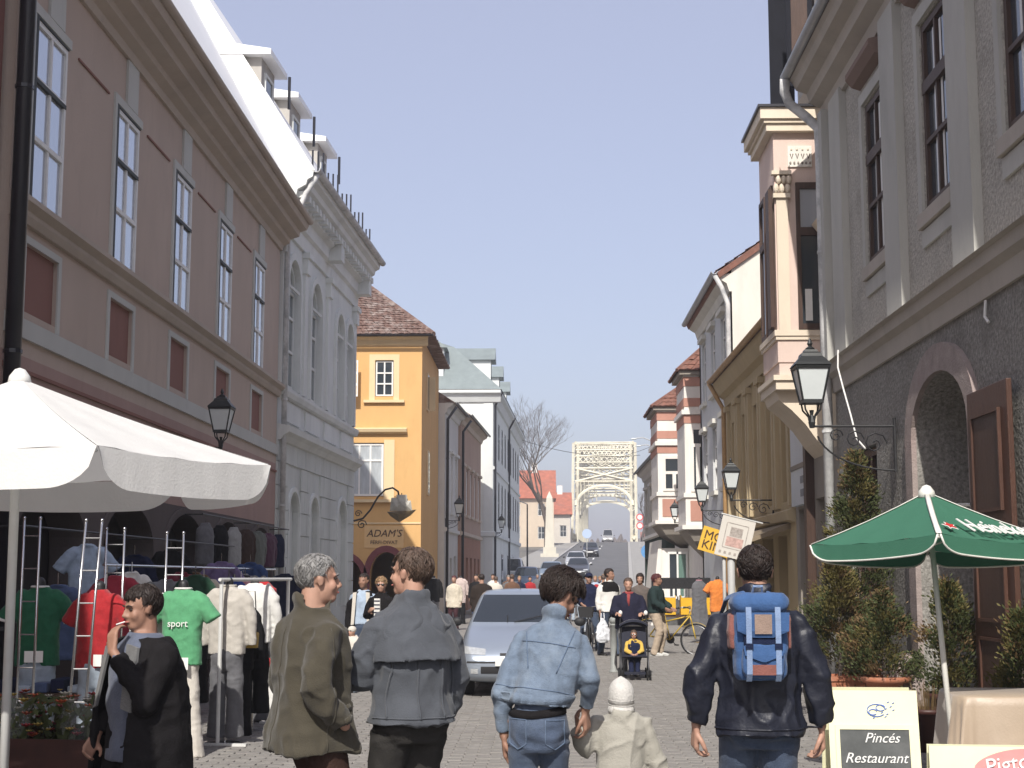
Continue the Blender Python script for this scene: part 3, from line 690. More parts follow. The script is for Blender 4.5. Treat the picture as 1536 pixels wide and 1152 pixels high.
# oriel: world X 3.68..4.45 -> local y -.77..0 ; Y 22.6..24.1 -> u 1.7..3.2
o0, o1, od = 1.70, 3.20, .77
orl = MB().box(o0, o1, -od, .02, 4.95, 8.62).build('oriel', R2W, b)
MB().box(o0-.05, o1+.05, -od-.05, .02, 4.52, 4.66).box(o0-.09, o1+.09, -od-.09, .02, 4.66, 4.74).build('oriel_base_course', R2C, orl)
MB().box(o0+.02, o1-.02, -od+.02, .02, 4.74, 4.95).build('oriel_apron', R2W, orl)
MB().box(o0-.05, o1+.05, -od-.05, .02, 5.36, 5.45).box(o0-.03, o1+.03, -od-.03, .02, 5.30, 5.36).build('oriel_sill', R2C, orl)
# curved corbel below
cb = [(0, 4.52), (-od-.02, 4.52), (-od+.02, 4.38), (-od*.72, 4.22), (-od*.45, 4.0), (-od*.2, 3.72), (0, 3.55)]
MB().prism(cb, lambda p, q, t: (t, p, q), o0+.15, o1-.15).build('corbel', R2C, orl)
MB().box(o0-.12, o1+.12, -od-.12, .02, 8.62, 8.74).box(o0-.2, o1+.2, -od-.22, .02, 8.80, 8.98).box(o0-.16, o1+.16, -od-.16, .02, 8.74, 8.80).build('oriel_cornice', R2C, orl)
MB().box(o0-.24, o1+.24, -od-.26, .02, 8.98, 9.02).build('oriel_roof', PIPE_D, orl)
# south side is at u=o1 (towards the camera)
MB().box(o1, o1+.05, -od+.02, -od+.20, 5.45, 7.55).build('oriel_pilaster', R2C, orl)
cpt = MB().box(o1, o1+.09, -od-.03, -od+.24, 7.55, 7.62).box(o1, o1+.11, -od-.05, -od+.26, 7.92, 7.98)
for k in range(3):
    cpt.ell((o1+.07, -od+.02+.09*k, 7.70), (.045, .045, .08), 8, 6).ell((o1+.07, -od+.06+.08*k, 7.84), (.05, .045, .07), 8, 6)
cpt.build('capital', R2C, orl)
wf = MB().box(o1, o1+.06, -.44, -.38, 5.46, 7.80).box(o1, o1+.06, -.10, -.04, 5.46, 7.80).box(o1, o1+.06, -.38, -.10, 5.46, 5.55).box(o1, o1+.06, -.38, -.10, 7.7, 7.8).box(o1, o1+.055, -.38, -.10, 6.95, 7.08).build('window', DARKWOOD, orl)
MB().box(o1+.005, o1+.02, -.38, -.10, 5.55, 6.95).build('pane', GLASS_DARK, wf); MB().box(o1+.005, o1+.02, -.38, -.10, 7.08, 7.7).build('pane', GLASS_SKY, wf)
MB().box(o1+.021, o1+.026, -.33, -.22, 5.6, 6.1).build('curtain', WHITE_P, wf)
pl = MB().box(o1, o1+.03, -.55, -.17, 8.06, 8.40).build('plaque', mat('plaque_white', (.72, .69, .62), .8, .1, 10, .2), orl)
for k in range(4):
    MB().ell((o1+.035, -.49+.087*k, 8.34), (.012, .018, .018), 6, 4).build('rosette', R2C, pl)
    MB().tube([(o1+.034, -.51+.087*k, 8.27), (o1+.034, -.487+.087*k, 8.19), (o1+.034, -.465+.087*k, 8.27)], .007, 5).build('swag', DARKWOOD, pl)
for k in range(6): MB().ell((o1+.035, -.51+.062*k, 8.12), (.01, .02, .025), 6, 4).build('leaf_ornament', R2G, pl)
# street side windows of the oriel
for a, c in ((o0+.12, o0+.66), (o0+.84, o1-.12)):
    wf = MB().box(a, a+.06, -od-.04, -od, 5.46, 7.8).box(c-.06, c, -od-.04, -od, 5.46, 7.8).box(a+.06, c-.06, -od-.04, -od, 6.95, 7.06).box(a+.06, c-.06, -od-.04, -od, 7.72, 7.8).box(a+.06, c-.06, -od-.04, -od, 5.46, 5.54).build('window', DARKWOOD, orl)
    MB().box(a+.06, c-.06, -od-.012, -od-.002, 5.54, 6.95).build('pane', GLASS_DARK, wf); MB().box(a+.06, c-.06, -od-.012, -od-.002, 7.06, 7.72).build('pane', GLASS_DARK, wf)
MB().box(o1-.3, o1+.02, -od-.10, -od-.045, 5.5, 7.7).build('shutter', DARKWOOD, orl)
# attic storey with open dark shutters
wall(b, plaster('attic_beige', (.52, .49, .44), .3), 1.2, 3.25, 9.3, 12.6, 6, [(1.9, 2.9, 9.7, 11.8)], name='attic_wall')
window(b, 1.92, 2.88, 9.72, 11.78, .1, 2, [1, 1, .8], DARKWOOD, GLASS_DARK)
SLATE_D = mat('black_blue_shutter', (.010, .011, .017), .7, .2, 6, spec=.15)
for u in (1.55, 3.27): MB().box(u, u+.05, -.53, -.12, 9.35, 12.1).build('shutter', SLATE_D, b)
MB().box(3.322, 3.335, -.46, -.20, 9.6, 11.8).build('shutter_panel', DARKWOOD, b)
strip(b, 'attic_ledge', R2C, [(0, 9.2), (.12, 9.25), (.2, 9.4), (0, 9.46)], 0, 4.36)
MB().prism([(-.4, 12.6), (4, 15.0), (8, 12.6)], lambda p, q, t: (t, p, q), 1.1, 3.35).build('roof', TILE_BR, b)
strip(b, 'cornice', R2C, [(0, 6.9), (.1, 6.95), (.22, 7.1), (0, 7.16)], 3.3, 4.34)
# wall panels (shop boards)
bd = slab(b, 'shop_board', mat('pale_blue_board', (.46, .52, .58), .4, .06, 3), .15, 1.55, 2.85, 4.3, .10)
slab(bd, 'board_band', PIPE_D, .15, 1.55, 3.46, 3.54, .115, .09); slab(bd, 'board_print', mat('board_print_grey', (.18, .2, .23), .6, .2, 12), 1.1, 1.4, 2.98, 3.1, .112, .095); slab(bd, 'board_print', MATS['board_print_grey'], 1.1, 1.4, 3.2, 3.32, .112, .095)
slab(b, 'shop_post', DARKWOOD, 1.58, 1.80, .02, 4.4, .14)

# ================================================================ RIGHT: low cream house
R3W = plaster('cream_ochre_plaster', (.44, .345, .205), .35, .15, dark=.75); R3T = plaster('ochre_trim', (.47, .38, .24), .3, .15, dark=.75)
b = empty('cream_house', (4.45, 35.0, 0), RIGHT, 'low cream ochre house with tall pilasters beside the white gable', 'building')
LEN = 9.16
hs = [(.8+1.75*k, 1.45+1.75*k, 3.0, 5.2, 0, .18) for k in range(5)]
wall(b, R3W, 0, LEN, 2.75, 6.1, 8, hs)
wall(b, R3W, 0, LEN, 0, 2.75, 8, [(.6, 2.0, .02, 2.4, 0, .3), (2.8, 4.0, .02, 2.4, 0, .3), (5.2, 6.6, .02, 2.4, 0, .3), (7.2, 8.2, .02, 2.4, 0, .3)], name='ground_floor_wall', top=False)
for h in hs:
    window(b, h[0]+.02, h[1]-.02, h[2]+.02, h[3]-.02, .1, 2, [1, 1, .8], R3T, GLASS_DARK)
    for du in (-.42, 1.0): slab(b, 'pilaster', R3T, h[0]+du, h[0]+du+.18, 2.9, 5.5, .08); slab(b, 'capital', R3T, h[0]+du-.04, h[0]+du+.22, 5.5, 5.62, .13)
for a, c in ((.6, 2.0), (2.8, 4.0), (5.2, 6.6), (7.2, 8.2)): MB().box(a, c, .24, .28, .02, 2.4).build('shop_door', DARKWOOD, b)
strip(b, 'storey_course', R3T, [(0, 2.6), (.12, 2.64), (.15, 2.8), (0, 2.86)], 0, LEN)
strip(b, 'cornice', R3T, [(0, 5.66), (.05, 5.66), (.08, 5.85), (.2, 5.92), (.3, 6.1), (.34, 6.22), (0, 6.28)], 0, LEN)
gutter(b, mat('copper_gutter', (.42, .26, .12), .5, .2, 5), -.1, LEN, -.40, 6.30, .07)
MB().prism([(-.36, 6.24), (4, 9.0), (8, 6.24)], lambda p, q, t: (t, p, q), 0, LEN-.3).build('roof', TILE_BR, b)
pipe(b, 'drainpipe', MATS['copper_gutter'], [(-.04, -.42, 6.25), (.05, -.3, 6.0), (.12, -.1, 5.6), (.12, -.1, .02)], .055)
MB().prism([(0, 2.62), (-.9, 2.25), (-.9, 2.2), (0, 2.5)], lambda p, q, t: (t, p, q), 3.0, 8.6).build('awning', plaster('awning_brown', (.25, .2, .14), .2), b)

# ================================================================ RIGHT: white gabled house
R4W = plaster('limewash_white', (.64, .62, .56), .3, .15, dark=.8)
b = empty('white_gable_house', (4.62, 42.4, 0), RIGHT, 'tall white house with bare gable wall, downpipe and red ridge tiles', 'building')
LEN = 7.4
hs = [(.7+2.2*k, 1.6+2.2*k, z, z+1.7, 0, .16) for k in range(3) for z in (3.9, 6.5)]
wall(b, plaster('limewash_shaded_side', (.56, .57, .57), .4), 0, LEN, 0, 9.0, 9, hs, sides=False, top=False)  # street front in a darker, cooler copy: its shade put into the colour
for h in hs:
    window(b, h[0]+.02, h[1]-.02, h[2]+.02, h[3]-.02, .08, 2, [1, 1, .8], WHITE_P, GLASS_DARK)
    slab(b, 'window_hood', R4W, h[0]-.12, h[1]+.12, h[3]+.06, h[3]+.18, .12); slab(b, 'window_sill', R4W, h[0]-.1, h[1]+.1, h[2]-.12, h[2]-.01, .1)
rp = [(0, 0), (0, 9.05), (4.6, 12.3), (9, 9.05), (9, 0)]
MB().prism(rp, lambda p, q, t: (t, p, q), LEN, LEN-.3).build('gable_wall', R4W, b)
MB().prism(rp, lambda p, q, t: (t, p, q), .3, 0).build('far_gable', R4W, b)
MB().box(.3, LEN-.3, 8.8, 9, 0, 9).build('back_wall', R4W, b)
MB().prism([(-.36, 8.95), (4.6, 12.45), (9.3, 9.05), (9.3, 8.93), (4.6, 12.25), (-.3, 8.82)], lambda p, q, t: (t, p, q), -.1, LEN+.08).build('roof', TILE_RED, b)
tile_roof(b, TILE_RED, (LEN+.06, -.36, 8.98), (LEN-1.2, -.36, 8.98), (LEN+.06, 4.6, 12.47), (LEN-1.2, 4.6, 12.47), .2, .3, seed=9, name='verge_tiles')
gutter(b, ZINC, -.1, LEN+.1, -.42, 8.98, .08)
pipe(b, 'drainpipe', PIPE_W, [(LEN+.02, -.42, 8.92), (LEN-.0, -.25, 8.6), (LEN-.02, -.1, 8.2), (LEN-.02, -.1, .02)], .06)
MB().box(LEN-.9, LEN-.2, 2.6, 3.3, 10.4, 12.6).build('chimney', plaster('brick_pale', (.42, .30, .26), .4), b)
strip(b, 'cornice', R4W, [(0, 8.5), (.06, 8.5), (.12, 8.7), (.28, 8.8), (.3, 8.9), (0, 8.95)], 0, LEN)

# ================================================================ RIGHT: red and white striped house with two bays
R5R = plaster('brick_red_band', (.46, .245, .19), .2, .12, dark=.8); R5W = plaster('white_band', (.74, .71, .66), .15, .1, dark=.85)
b = empty('striped_house', (5.05, 56.0, 0), RIGHT, 'white and brick-red banded house with two corbelled bays and tiled turret roofs', 'building')
LEN = 13.5
wall(b, R5W, 0, LEN, 0, 7.6, 8, [(1.2, 2.4, 4.2, 6.2), (8.4, 9.4, 4.2, 6.2)])
for a, c in ((1.2, 2.4), (8.4, 9.4)): window(b, a+.02, c-.02, 4.22, 6.18, .1, 2, [1, 1, .8], WHITE_P, GLASS_DARK)
for z0, z1 in ((6.92, 7.22), (6.26, 6.49), (5.8, 6.04)):
    slab(b, 'red_band', R5R, 0, LEN, z0, z1, .02)
def bay(b, u0, u1, out, zc, ze, nm='bay'):
    f = MB().box(u0, u1, -out, 0, zc, ze).build(nm, R5W, b)
    def ring(name, z0, z1, d, m): MB().box(u0-d, u1+d, -out-d, 0, z0, z1).build(name, m, f)
    ring('red_band', ze-.40, ze-.12, .02, R5R); ring('red_band', ze-1.02, ze-.76, .02, R5R); ring('red_band', ze-1.52, ze-1.28, .02, R5R)
    ring('ledge', ze-1.26, ze-1.12, .09, R5W); ring('ledge', zc+.95, zc+1.08, .06, R5W); ring('ledge', zc, zc+.12, .12, R5W); ring('eave_board', ze-.06, ze+.06, .14, R2G)
    MB().box(u1, u1+.025, -out+.14, -.14, zc+.25, zc+.85).build('red_panel', R5R, f)
    zt = ze-1.62; zb = zc+1.12
    wf = MB(); a, c = -out+.26, -.24
    wf.box(u1, u1+.05, a-.1, a, zb, zt).box(u1, u1+.05, c, c+.1, zb, zt).box(u1, u1+.05, a, c, zt-.1, zt).box(u1, u1+.05, a, c, zb, zb+.08).box(u1, u1+.05, a, c, zt-.62, zt-.52).box(u1, u1+.05, (a+c)/2-.06, (a+c)/2+.06, zb+.08, zt-.62)
    wf = wf.build('window', R5W, f)
    MB().box(u1+.002, u1+.02, a, (a+c)/2-.06, zb+.08, zt-.62).build('pane', GLASS_DARK, wf); MB().box(u1+.002, u1+.02, (a+c)/2+.06, c, zb+.08, zt-.62).build('pane', GLASS_DARK, wf)
    MB().box(u1+.002, u1+.02, a, c, zt-.52, zt-.1).build('pane', GLASS_DARK, wf)
    uc = (u0+u1)/2
    MB().rings([[(u0+.0, 0, zc), (u0, -out, zc), (u1, -out, zc), (u1, 0, zc)], [(u0+.15, 0, zc-.35), (u0+.15, -out+.25, zc-.35), (u1-.15, -out+.25, zc-.35), (u1-.15, 0, zc-.35)],
                [(uc-.1, 0, zc-.85), (uc-.1, -.1, zc-.85), (uc+.1, -.1, zc-.85), (uc+.1, 0, zc-.85)]]).build('corbel', R2G, f)
    e = .22; A = (u1+e, -out-e, ze+.06); B = (u0-e, -out-e, ze+.06); Ct = (uc+.2, .3, ze+1.25); Dt = (uc-.2, .3, ze+1.25)
    rf = MB().add([A, B, (u0-e, .3, ze+.06), (u1+e, .3, ze+.06), Ct, Dt], [(0, 1, 5, 4), (1, 2, 5), (3, 0, 4), (2, 3, 4, 5)]).build('turret_roof', TILE_RED, f)
    tile_roof(f, TILE_RED, (u1+e, .3, ze+.06), A, Ct, Ct, .18, .22, seed=5); tile_roof(f, TILE_RED, A, B, Ct, Dt, .18, .22, seed=6)
    MB().tube([A, Ct], .06, 6).tube([B, Dt], .06, 6).build('hip_tiles', TILE_RED, f)
    return f
bay(b, 3.0, 6.0, 1.08, 3.42, 7.35); bay(b, 9.6, 12.0, .74, 3.05, 7.75)
MB().prism([(-.3, 7.62), (4, 10.3), (8, 7.62)], lambda p, q, t: (t, p, q), 0, LEN).build('roof', TILE_RED, b)
# ground floor pavilion: shop front set forward, flaring white pier
MB().box(1.0, 5.2, -1.0, 0, 0, 2.62).build('shop_front', R5W, b)
wf = MB().box(5.2, 5.26, -.72, -.66, .9, 2.5).box(5.2, 5.26, -.1, -.04, .9, 2.5).box(5.2, 5.26, -.42, -.36, .9, 2.5).box(5.2, 5.26, -.66, -.1, 2.42, 2.5).box(5.2, 5.26, -.66, -.1, .9, .98).build('shop_window', WHITE_P, b)
MB().box(5.202, 5.22, -.66, -.42, .98, 2.42).build('pane', GLASS_DARK, wf); MB().box(5.202, 5.22, -.36, -.1, .98, 2.42).build('pane', mat('greenish_glass', (.12, .2, .17), .1, 0, spec=.8), wf)
MB().prism([(-1.32, 0), (-1.0, 0), (-.92, 2.9), (-1.02, 2.9)], lambda p, q, t: (t, p, q), 1.0, 5.25).build('flared_pier', R5W, b)
MB().box(5.2, 5.28, -1.0, 0, .0, .85).build('plinth', mat('dark_plinth', (.10, .10, .10), .9, .3, 8, .4, 30), b)
for k in range(5): MB().box(5.26, 5.29, -.95+.19*k, -.88+.19*k, .86, 1.35).build('railing_bar', WHITE_P, b)
# ================================================================ RIGHT: farther houses up the hill
bR6 = terrace('green_front_house', 'small pale house with dark green shop front up the hill', 4.75, 68.0, 11.5, 6.3, plaster('pale_cream_plaster', (.55, .52, .44), .3), R5W, 4, TILE_BR, low=plaster('bottle_green_front', (.03, .05, .04), .2), win_z=(3.9, 5.4), doors=((.5, 1.5, 2.4), (3, 4, 2.4), (6, 7, 2.4)), ang=.0, z=.05, right=True, wgm=GLASS_DARK, mid=3.3, ridge=2.0)
# ================================================================ BRIDGE
CREAM = mat('cream_steel_paint', (.66, .62, .49), .6, .15, .8, col2=(.30, .26, .19), c2amt=.35, c2scale=.6)
b = empty('steel_truss_bridge', (rc(201), 201, gz(201)), -math.atan(.058), 'cream riveted steel truss bridge with arched lattice portal', 'bridge')
HW = 4.05; TOP = 14.2; RUN = 7.0
def bar(p, q, w_, m=CREAM, name='strut'):
    p, q = Vector(p), Vector(q); d = (q-p); L = d.length
    o = MB().tube([p, q], w_*.62, 4).build(name, m, b); return o
def inc(f): return RUN*f*1.0      # portal leans away
def pp(x, f): return (x, inc(f), TOP*f)
for s in (-1, 1):
    for dx in (-.34, .34): bar(pp(s*HW+dx, 0), pp(s*HW+dx, 1), .30, name='end_post')
    for k in range(22): bar(pp(s*HW-.3, k/22+.02), pp(s*HW+.3, (k+1)/22+.02-.045*(k % 2)), .07, name='lacing_bar')
    bar((s*HW, RUN, TOP), (s*HW, RUN+70, TOP+2), .5, name='top_chord'); bar((s*HW, 0, .6), (s*HW, 85, .6), .5, name='bottom_chord')
    for k in range(8):
        y = RUN+2+8*k; bar((s*HW, y, .6), (s*HW, y, TOP), .32, name='vertical'); bar((s*HW, y, .6), (s*HW, y+8, TOP), .22, name='diagonal')
    for k in range(30): bar((s*(HW+.1), .5+2.2*k, .1), (s*(HW+.1), .5+2.2*k, 1.2), .08, name='railing_post')
    bar((s*(HW+.1), .2, 1.2), (s*(HW+.1), 70, 1.2), .1, name='handrail')
for f in (.60, .735, .86, .925, .985): bar(pp(-HW, f), pp(HW, f), .26, name='portal_strut')
def lattice(f0, f1, n):
    for k in range(n):
        x0 = -HW+.3+(2*HW-.6)*k/n; x1 = -HW+.3+(2*HW-.6)*(k+1)/n
        bar(pp(x0, f0), pp(x1, f1), .11, name='lattice_bar'); bar(pp(x0, f1), pp(x1, f0), .11, name='lattice_bar')
lattice(.925, .985, 14); lattice(.86, .925, 12); lattice(.795, .86, 10)
bar(pp(-HW, .795), pp(HW, .795), .18, name='portal_strut')
for f0, f1 in ((.60, .735),): bar(pp(-HW, f0), pp(HW, f1), .3, name='portal_brace'); bar(pp(-HW, f1), pp(HW, f0), .3, name='portal_brace')
def arch(yo, fs, fc, w_, nm):
    n = 16; pts = []
    for k in range(n+1):
        t = math.pi*k/n; x = -HW*.97*math.cos(t); f = fs+(fc-fs)*math.sin(t)
        pts.append((x, inc(f)+yo, TOP*f))
    MB().tube(pts, [(w_, .16)]*len(pts), 6).build(nm, CREAM, b)
    for k in range(1, n):
        if k in (7, 8, 9): continue
        bar(pts[k], (pts[k][0], pts[k][1], TOP*.6), .10, name='arch_hanger')
arch(0, .36, .56, .26, 'portal_arch'); arch(9, .34, .50, .26, 'rear_arch'); arch(22, .33, .48, .3, 'rear_arch')
for j in range(7):                 # top bracing going back
    y0 = RUN+2+8*j
    bar((-HW, y0, TOP+.2), (HW, y0, TOP+.2), .26, name='top_strut'); bar((-HW, y0, TOP+.2), (HW, y0+8, TOP+.2), .2, name='top_brace'); bar((HW, y0, TOP+.2), (-HW, y0+8, TOP+.2), .2, name='top_brace')
    bar((-HW, y0, TOP*.68), (HW, y0, TOP*.68), .24, name='sway_strut'); bar((-HW, y0, TOP*.68), (HW, y0, TOP), .16, name='sway_brace'); bar((HW, y0, TOP*.68), (-HW, y0, TOP), .16, name='sway_brace')

# ================================================================ TREES beyond
BARK = mat('bare_grey_bark', (.105, .085, .072), .95, .25, 3)
def bare_tree(name, label, loc, H, seed, spread=.42, depth=6, group=None, trunk_r=.32):
    rr = random.Random(seed); root = empty(name, loc, 0, label, 'tree', group); tr = MB(); cr = MB()
    def grow(p, d, L, r, lv):
        n = 3; pts = [p]; q = p; dd = d
        for k in range(n):
            dd = (dd+Vector((rr.uniform(-.12, .12), rr.uniform(-.12, .12), rr.uniform(-.02, .12)))).normalized(); q = q+dd*(L/n); pts.append(q)
        rad = [r*(1-.35*k/n) for k in range(n+1)]
        (tr if lv < 2 else cr).tube(pts, rad, 6 if lv < 2 else 3, cap=False)
        if lv >= depth: return
        nb = rr.choice((2, 3, 3)) if lv < depth-1 else 4
        for k in range(nb):
            ax = Vector((rr.uniform(-1, 1), rr.uniform(-1, 1), rr.uniform(-.2, .35))).normalized()
            nd = (dd+ax*rr.uniform(spread*.7, spread*1.5)).normalized(); nd.z = max(nd.z, .08)
            grow(pts[rr.choice((2, 3, 3))], nd.normalized(), L*rr.uniform(.68, .86), r*.58, lv+1)
    grow(Vector((0, 0, 0)), Vector((0, 0, 1)), H*.26, trunk_r, 0)
    tr.build('trunk', BARK, root, fix=False); cr.build('crown', BARK, root, fix=False); return root
bare_tree('bare_tree', 'large bare winter tree in front of the red roofs', (.6, 150, gz(150)), 17.0, 11, spread=.5, depth=8, trunk_r=.36)
for k, (x, y, h) in enumerate([(14.6, 215, 8), (17.5, 225, 9)]):
    bare_tree('bare_tree', ('thin bare tree right beside the bridge leg', 'bushy bare tree behind the lamp posts of the bridge approach')[k], (x, y, gz(y)), h, 20+k, depth=6, trunk_r=.25)
# hazy wooded river bank far off
rr = random.Random(5); hb = MB()
for k in range(900):
    x = rr.uniform(-60, 130); y = rr.uniform(420, 520); h = rr.uniform(5, 13)
    hb.tube([(x, y, 2), (x+rr.uniform(-1, 1), y, 2+h*.6), (x+rr.uniform(-3, 3), y, 2+h)], [1.6, 2.4, .2], 4, cap=False)
o = hb.build('far_wood', mat('far_wood_twigs', (.15, .12, .10), .95, .3, .3), fix=False); tag(o, 'hazy bare wood on the far river bank', 'wood', kind='stuff')
# houses beyond the bridge foot
def house(name, label, x, y, w_, d_, h, wm, rm, ridge=3., nw=3, rot=0., group=None):
    b = empty(name, (x, y, gz(y)-.3), rot, label, 'house', group)
    hs = [(-w_/2+w_*(k+.5)/nw-.45, -w_/2+w_*(k+.5)/nw+.45, z, z+1.5) for k in range(nw) for z in ((1.2, 4.0) if h > 5 else (1.2,))]
    wall(b, wm, -w_/2, w_/2, 0, h, d_, hs)
    for q in hs: window(b, q[0]+.02, q[1]-.02, q[2]+.02, q[3]-.02, .1, 2, [1, 1], WHITE_P, GLASS_DARK)
    rf = MB().prism([(-.5, h-.1), (d_/2, h+ridge), (d_+.5, h-.1)], lambda p, q, t: (t, p, q), -w_/2-.3, w_/2+.3).build('roof', rm, b)
    MB().box(w_*.2, w_*.2+.7, d_/2-.4, d_/2+.4, h+ridge-1.2, h+ridge+.9).build('chimney', R5W, rf); return b
REDROOF = tilemat('bright_red_roof', (.36, .12, .075), (.28, .12, .09), 2)
house('red_roof_house', 'house with wide red roof behind the bare tree', -3.0, 178, 9, 8, 6.2, plaster('warm_cream_wall', (.55, .46, .36), .2), REDROOF, 3.6)
house('red_roof_house', 'red-roofed house with pale gable close to the bridge', 1.0, 192, 5.5, 8, 4.2, plaster('pale_wall', (.58, .54, .48), .2), REDROOF, 3.0)
house('brick_house', 'low brick building seen through the bridge arch', 38, 440, 16, 8, 5, plaster('far_brick', (.36, .2, .15), .2), REDROOF, 3, nw=5)
# obelisk
OBST = plaster('cream_limestone', (.55, .52, .44), .3)
b = empty('stone_obelisk', (.75, 138, gz(138)), 0, 'white stone obelisk on a stepped base by the road', 'monument')
MB().rings([[(x*a, y*a, z) for x, y in ((-1, -1), (1, -1), (1, 1), (-1, 1))] for a, z in ((.44, 1.0), (.28, 5.6), (.03, 6.2))]).build('shaft', OBST, b)
MB().box(-.85, .85, -.85, .85, -.2, .4).box(-.6, .6, -.6, .6, .4, 1.0).build('base', OBST, b)
# ================================================================ PEOPLE: builder
def vnoise(p, seed=0):
    """smooth value noise on an (n,3) array, -1..1"""
    i = np.floor(p).astype(np.int64); f = p-i; f = f*f*(3-2*f); out = 0
    def h(a):
        n = (a[:, 0]*73856093) ^ (a[:, 1]*19349663) ^ (a[:, 2]*83492791) ^ (seed*2654435)
        n = (n ^ (n >> 13))*1274126177; n = n & 0x7fffffff; n = (n ^ (n >> 16)) & 0xffff
        return n/32767.5-1
    for dx in (0, 1):
        for dy in (0, 1):
            for dz in (0, 1):
                w_ = (f[:, 0] if dx else 1-f[:, 0])*(f[:, 1] if dy else 1-f[:, 1])*(f[:, 2] if dz else 1-f[:, 2])
                out = out+w_*h(i+np.array([dx, dy, dz]))
    return out
def solid(mb, vox, smooth=6, folds=None, name='m'):
    """fuse the closed pieces of mb into one continuous skin"""
    me = bpy.data.meshes.new(name); me.from_pydata(mb.v, [], mb.f)
    bm = bmesh.new(); bm.from_mesh(me); bmesh.ops.recalc_face_normals(bm, faces=bm.faces); bm.to_mesh(me); bm.free()
    res = evaluated(me, [('REMESH', dict(mode='VOXEL', voxel_size=vox))]+([('SMOOTH', dict(factor=.5, iterations=smooth))] if smooth else []))
    bpy.data.meshes.remove(me)
    if folds:
        n = len(res.vertices); co = np.empty(n*3, np.float32); res.vertices.foreach_get('co', co); co = co.reshape(-1, 3).astype(float)
        nr = np.empty(n*3, np.float32); res.vertex_normals.foreach_get('vector', nr); nr = nr.reshape(-1, 3)
        d = folds(co); co = co+nr*d[:, None]
        res.vertices.foreach_set('co', co.astype(np.float32).ravel()); res.update()
    for p in res.polygons: p.use_smooth = True
    return res
def fold_coat(amp=.010, sx=7., sz=1.6, fine=.003, seed=1):
    def f(p):
        w_ = vnoise(p*3.1+5, seed)*.35
        q = np.stack([p[:, 0]*sx+w_, p[:, 1]*sx+w_, p[:, 2]*sz+w_*2], 1)
        a = (1-np.abs(vnoise(q, seed+1)))**3*2-1; b_ = vnoise(np.stack([p[:, 0]*14, p[:, 1]*14, p[:, 2]*22], 1)+3, seed+2)
        c_ = (1-np.abs(vnoise(np.stack([p[:, 0]*9+p[:, 2]*6, p[:, 1]*9, p[:, 2]*8-p[:, 0]*5], 1), seed+5)))**4*2-1
        return amp*a*.7+amp*.45*c_+fine*b_-amp*.1
    return f
def creases(base, spots):
    """add sharp folds across a limb at the given joints: (centre, axis, radius, amp)"""
    def f(p):
        d = base(p)
        for c, ax, r_, am in spots:
            v_ = p-np.array(c); w_ = np.exp(-(v_**2).sum(1)/(r_*r_)); t = v_@np.array(ax)
            ph = t*62+vnoise(p*8, 4)*4.2+p[:, 0]*9; d = d+am*w_*(np.abs(np.sin(ph*.5))**.55*2-1.2)*(.6+.5*vnoise(p*6, 9))
        return d
    return f
def fold_jeans(amp=.009, seed=1, bands=((.50, .13), (.88, .10), (.12, .10)), s=1.):
    def f(p):
        w_ = vnoise(p*6, seed)*.8
        q = np.stack([p[:, 0]*7+p[:, 2]*5, p[:, 1]*7, p[:, 2]*20+w_], 1)
        a = 1-np.abs(vnoise(q, seed+1))*2.2; k = np.full(len(p), .28)
        for z, wd in bands: k = np.maximum(k, np.exp(-((p[:, 2]/s-z)/wd)**2))
        return amp*a*k+.002*vnoise(p*30, seed+3)
    return f
SKIN = mat('skin', (.40, .235, .17), .55, .1, 18, .06, 120, spec=.35, col2=(.42, .19, .145), c2amt=.35, c2scale=9)
SKIN_T = mat('skin_tanned', (.29, .16, .112), .55, .1, 18, .06, 120, spec=.35)
EYE = mat('eye_dark', (.03, .022, .02), .2, 0); LIP = mat('lip', (.40, .14, .12), .5, 0)
def hairmat(n, c): return mat(n, c, .5, .45, 26, .5, 60, spec=.45, stretch=(2.2, 2.2, .5))
H_GREY = hairmat('grey_hair', (.22, .215, .21)); H_BROWN = hairmat('grey_brown_hair', (.085, .055, .04)); H_DARK = hairmat('dark_hair', (.022, .013, .010)); H_BLOND = hairmat('blond_hair', (.30, .19, .10)); H_RED = hairmat('burgundy_hair', (.09, .02, .022))
def ring_e(c, rx, ry, M, n=20, sq=2.4):
    out = []
    for k in range(n):
        t = 2*math.pi*k/n; ct, st_ = math.cos(t), math.sin(t)
        x = rx*math.copysign(abs(ct)**(2/sq), ct); y = ry*math.copysign(abs(st_)**(2/sq), st_)
        out.append(M(Vector((c[0]+x, c[1]+y, c[2]))))
    return out
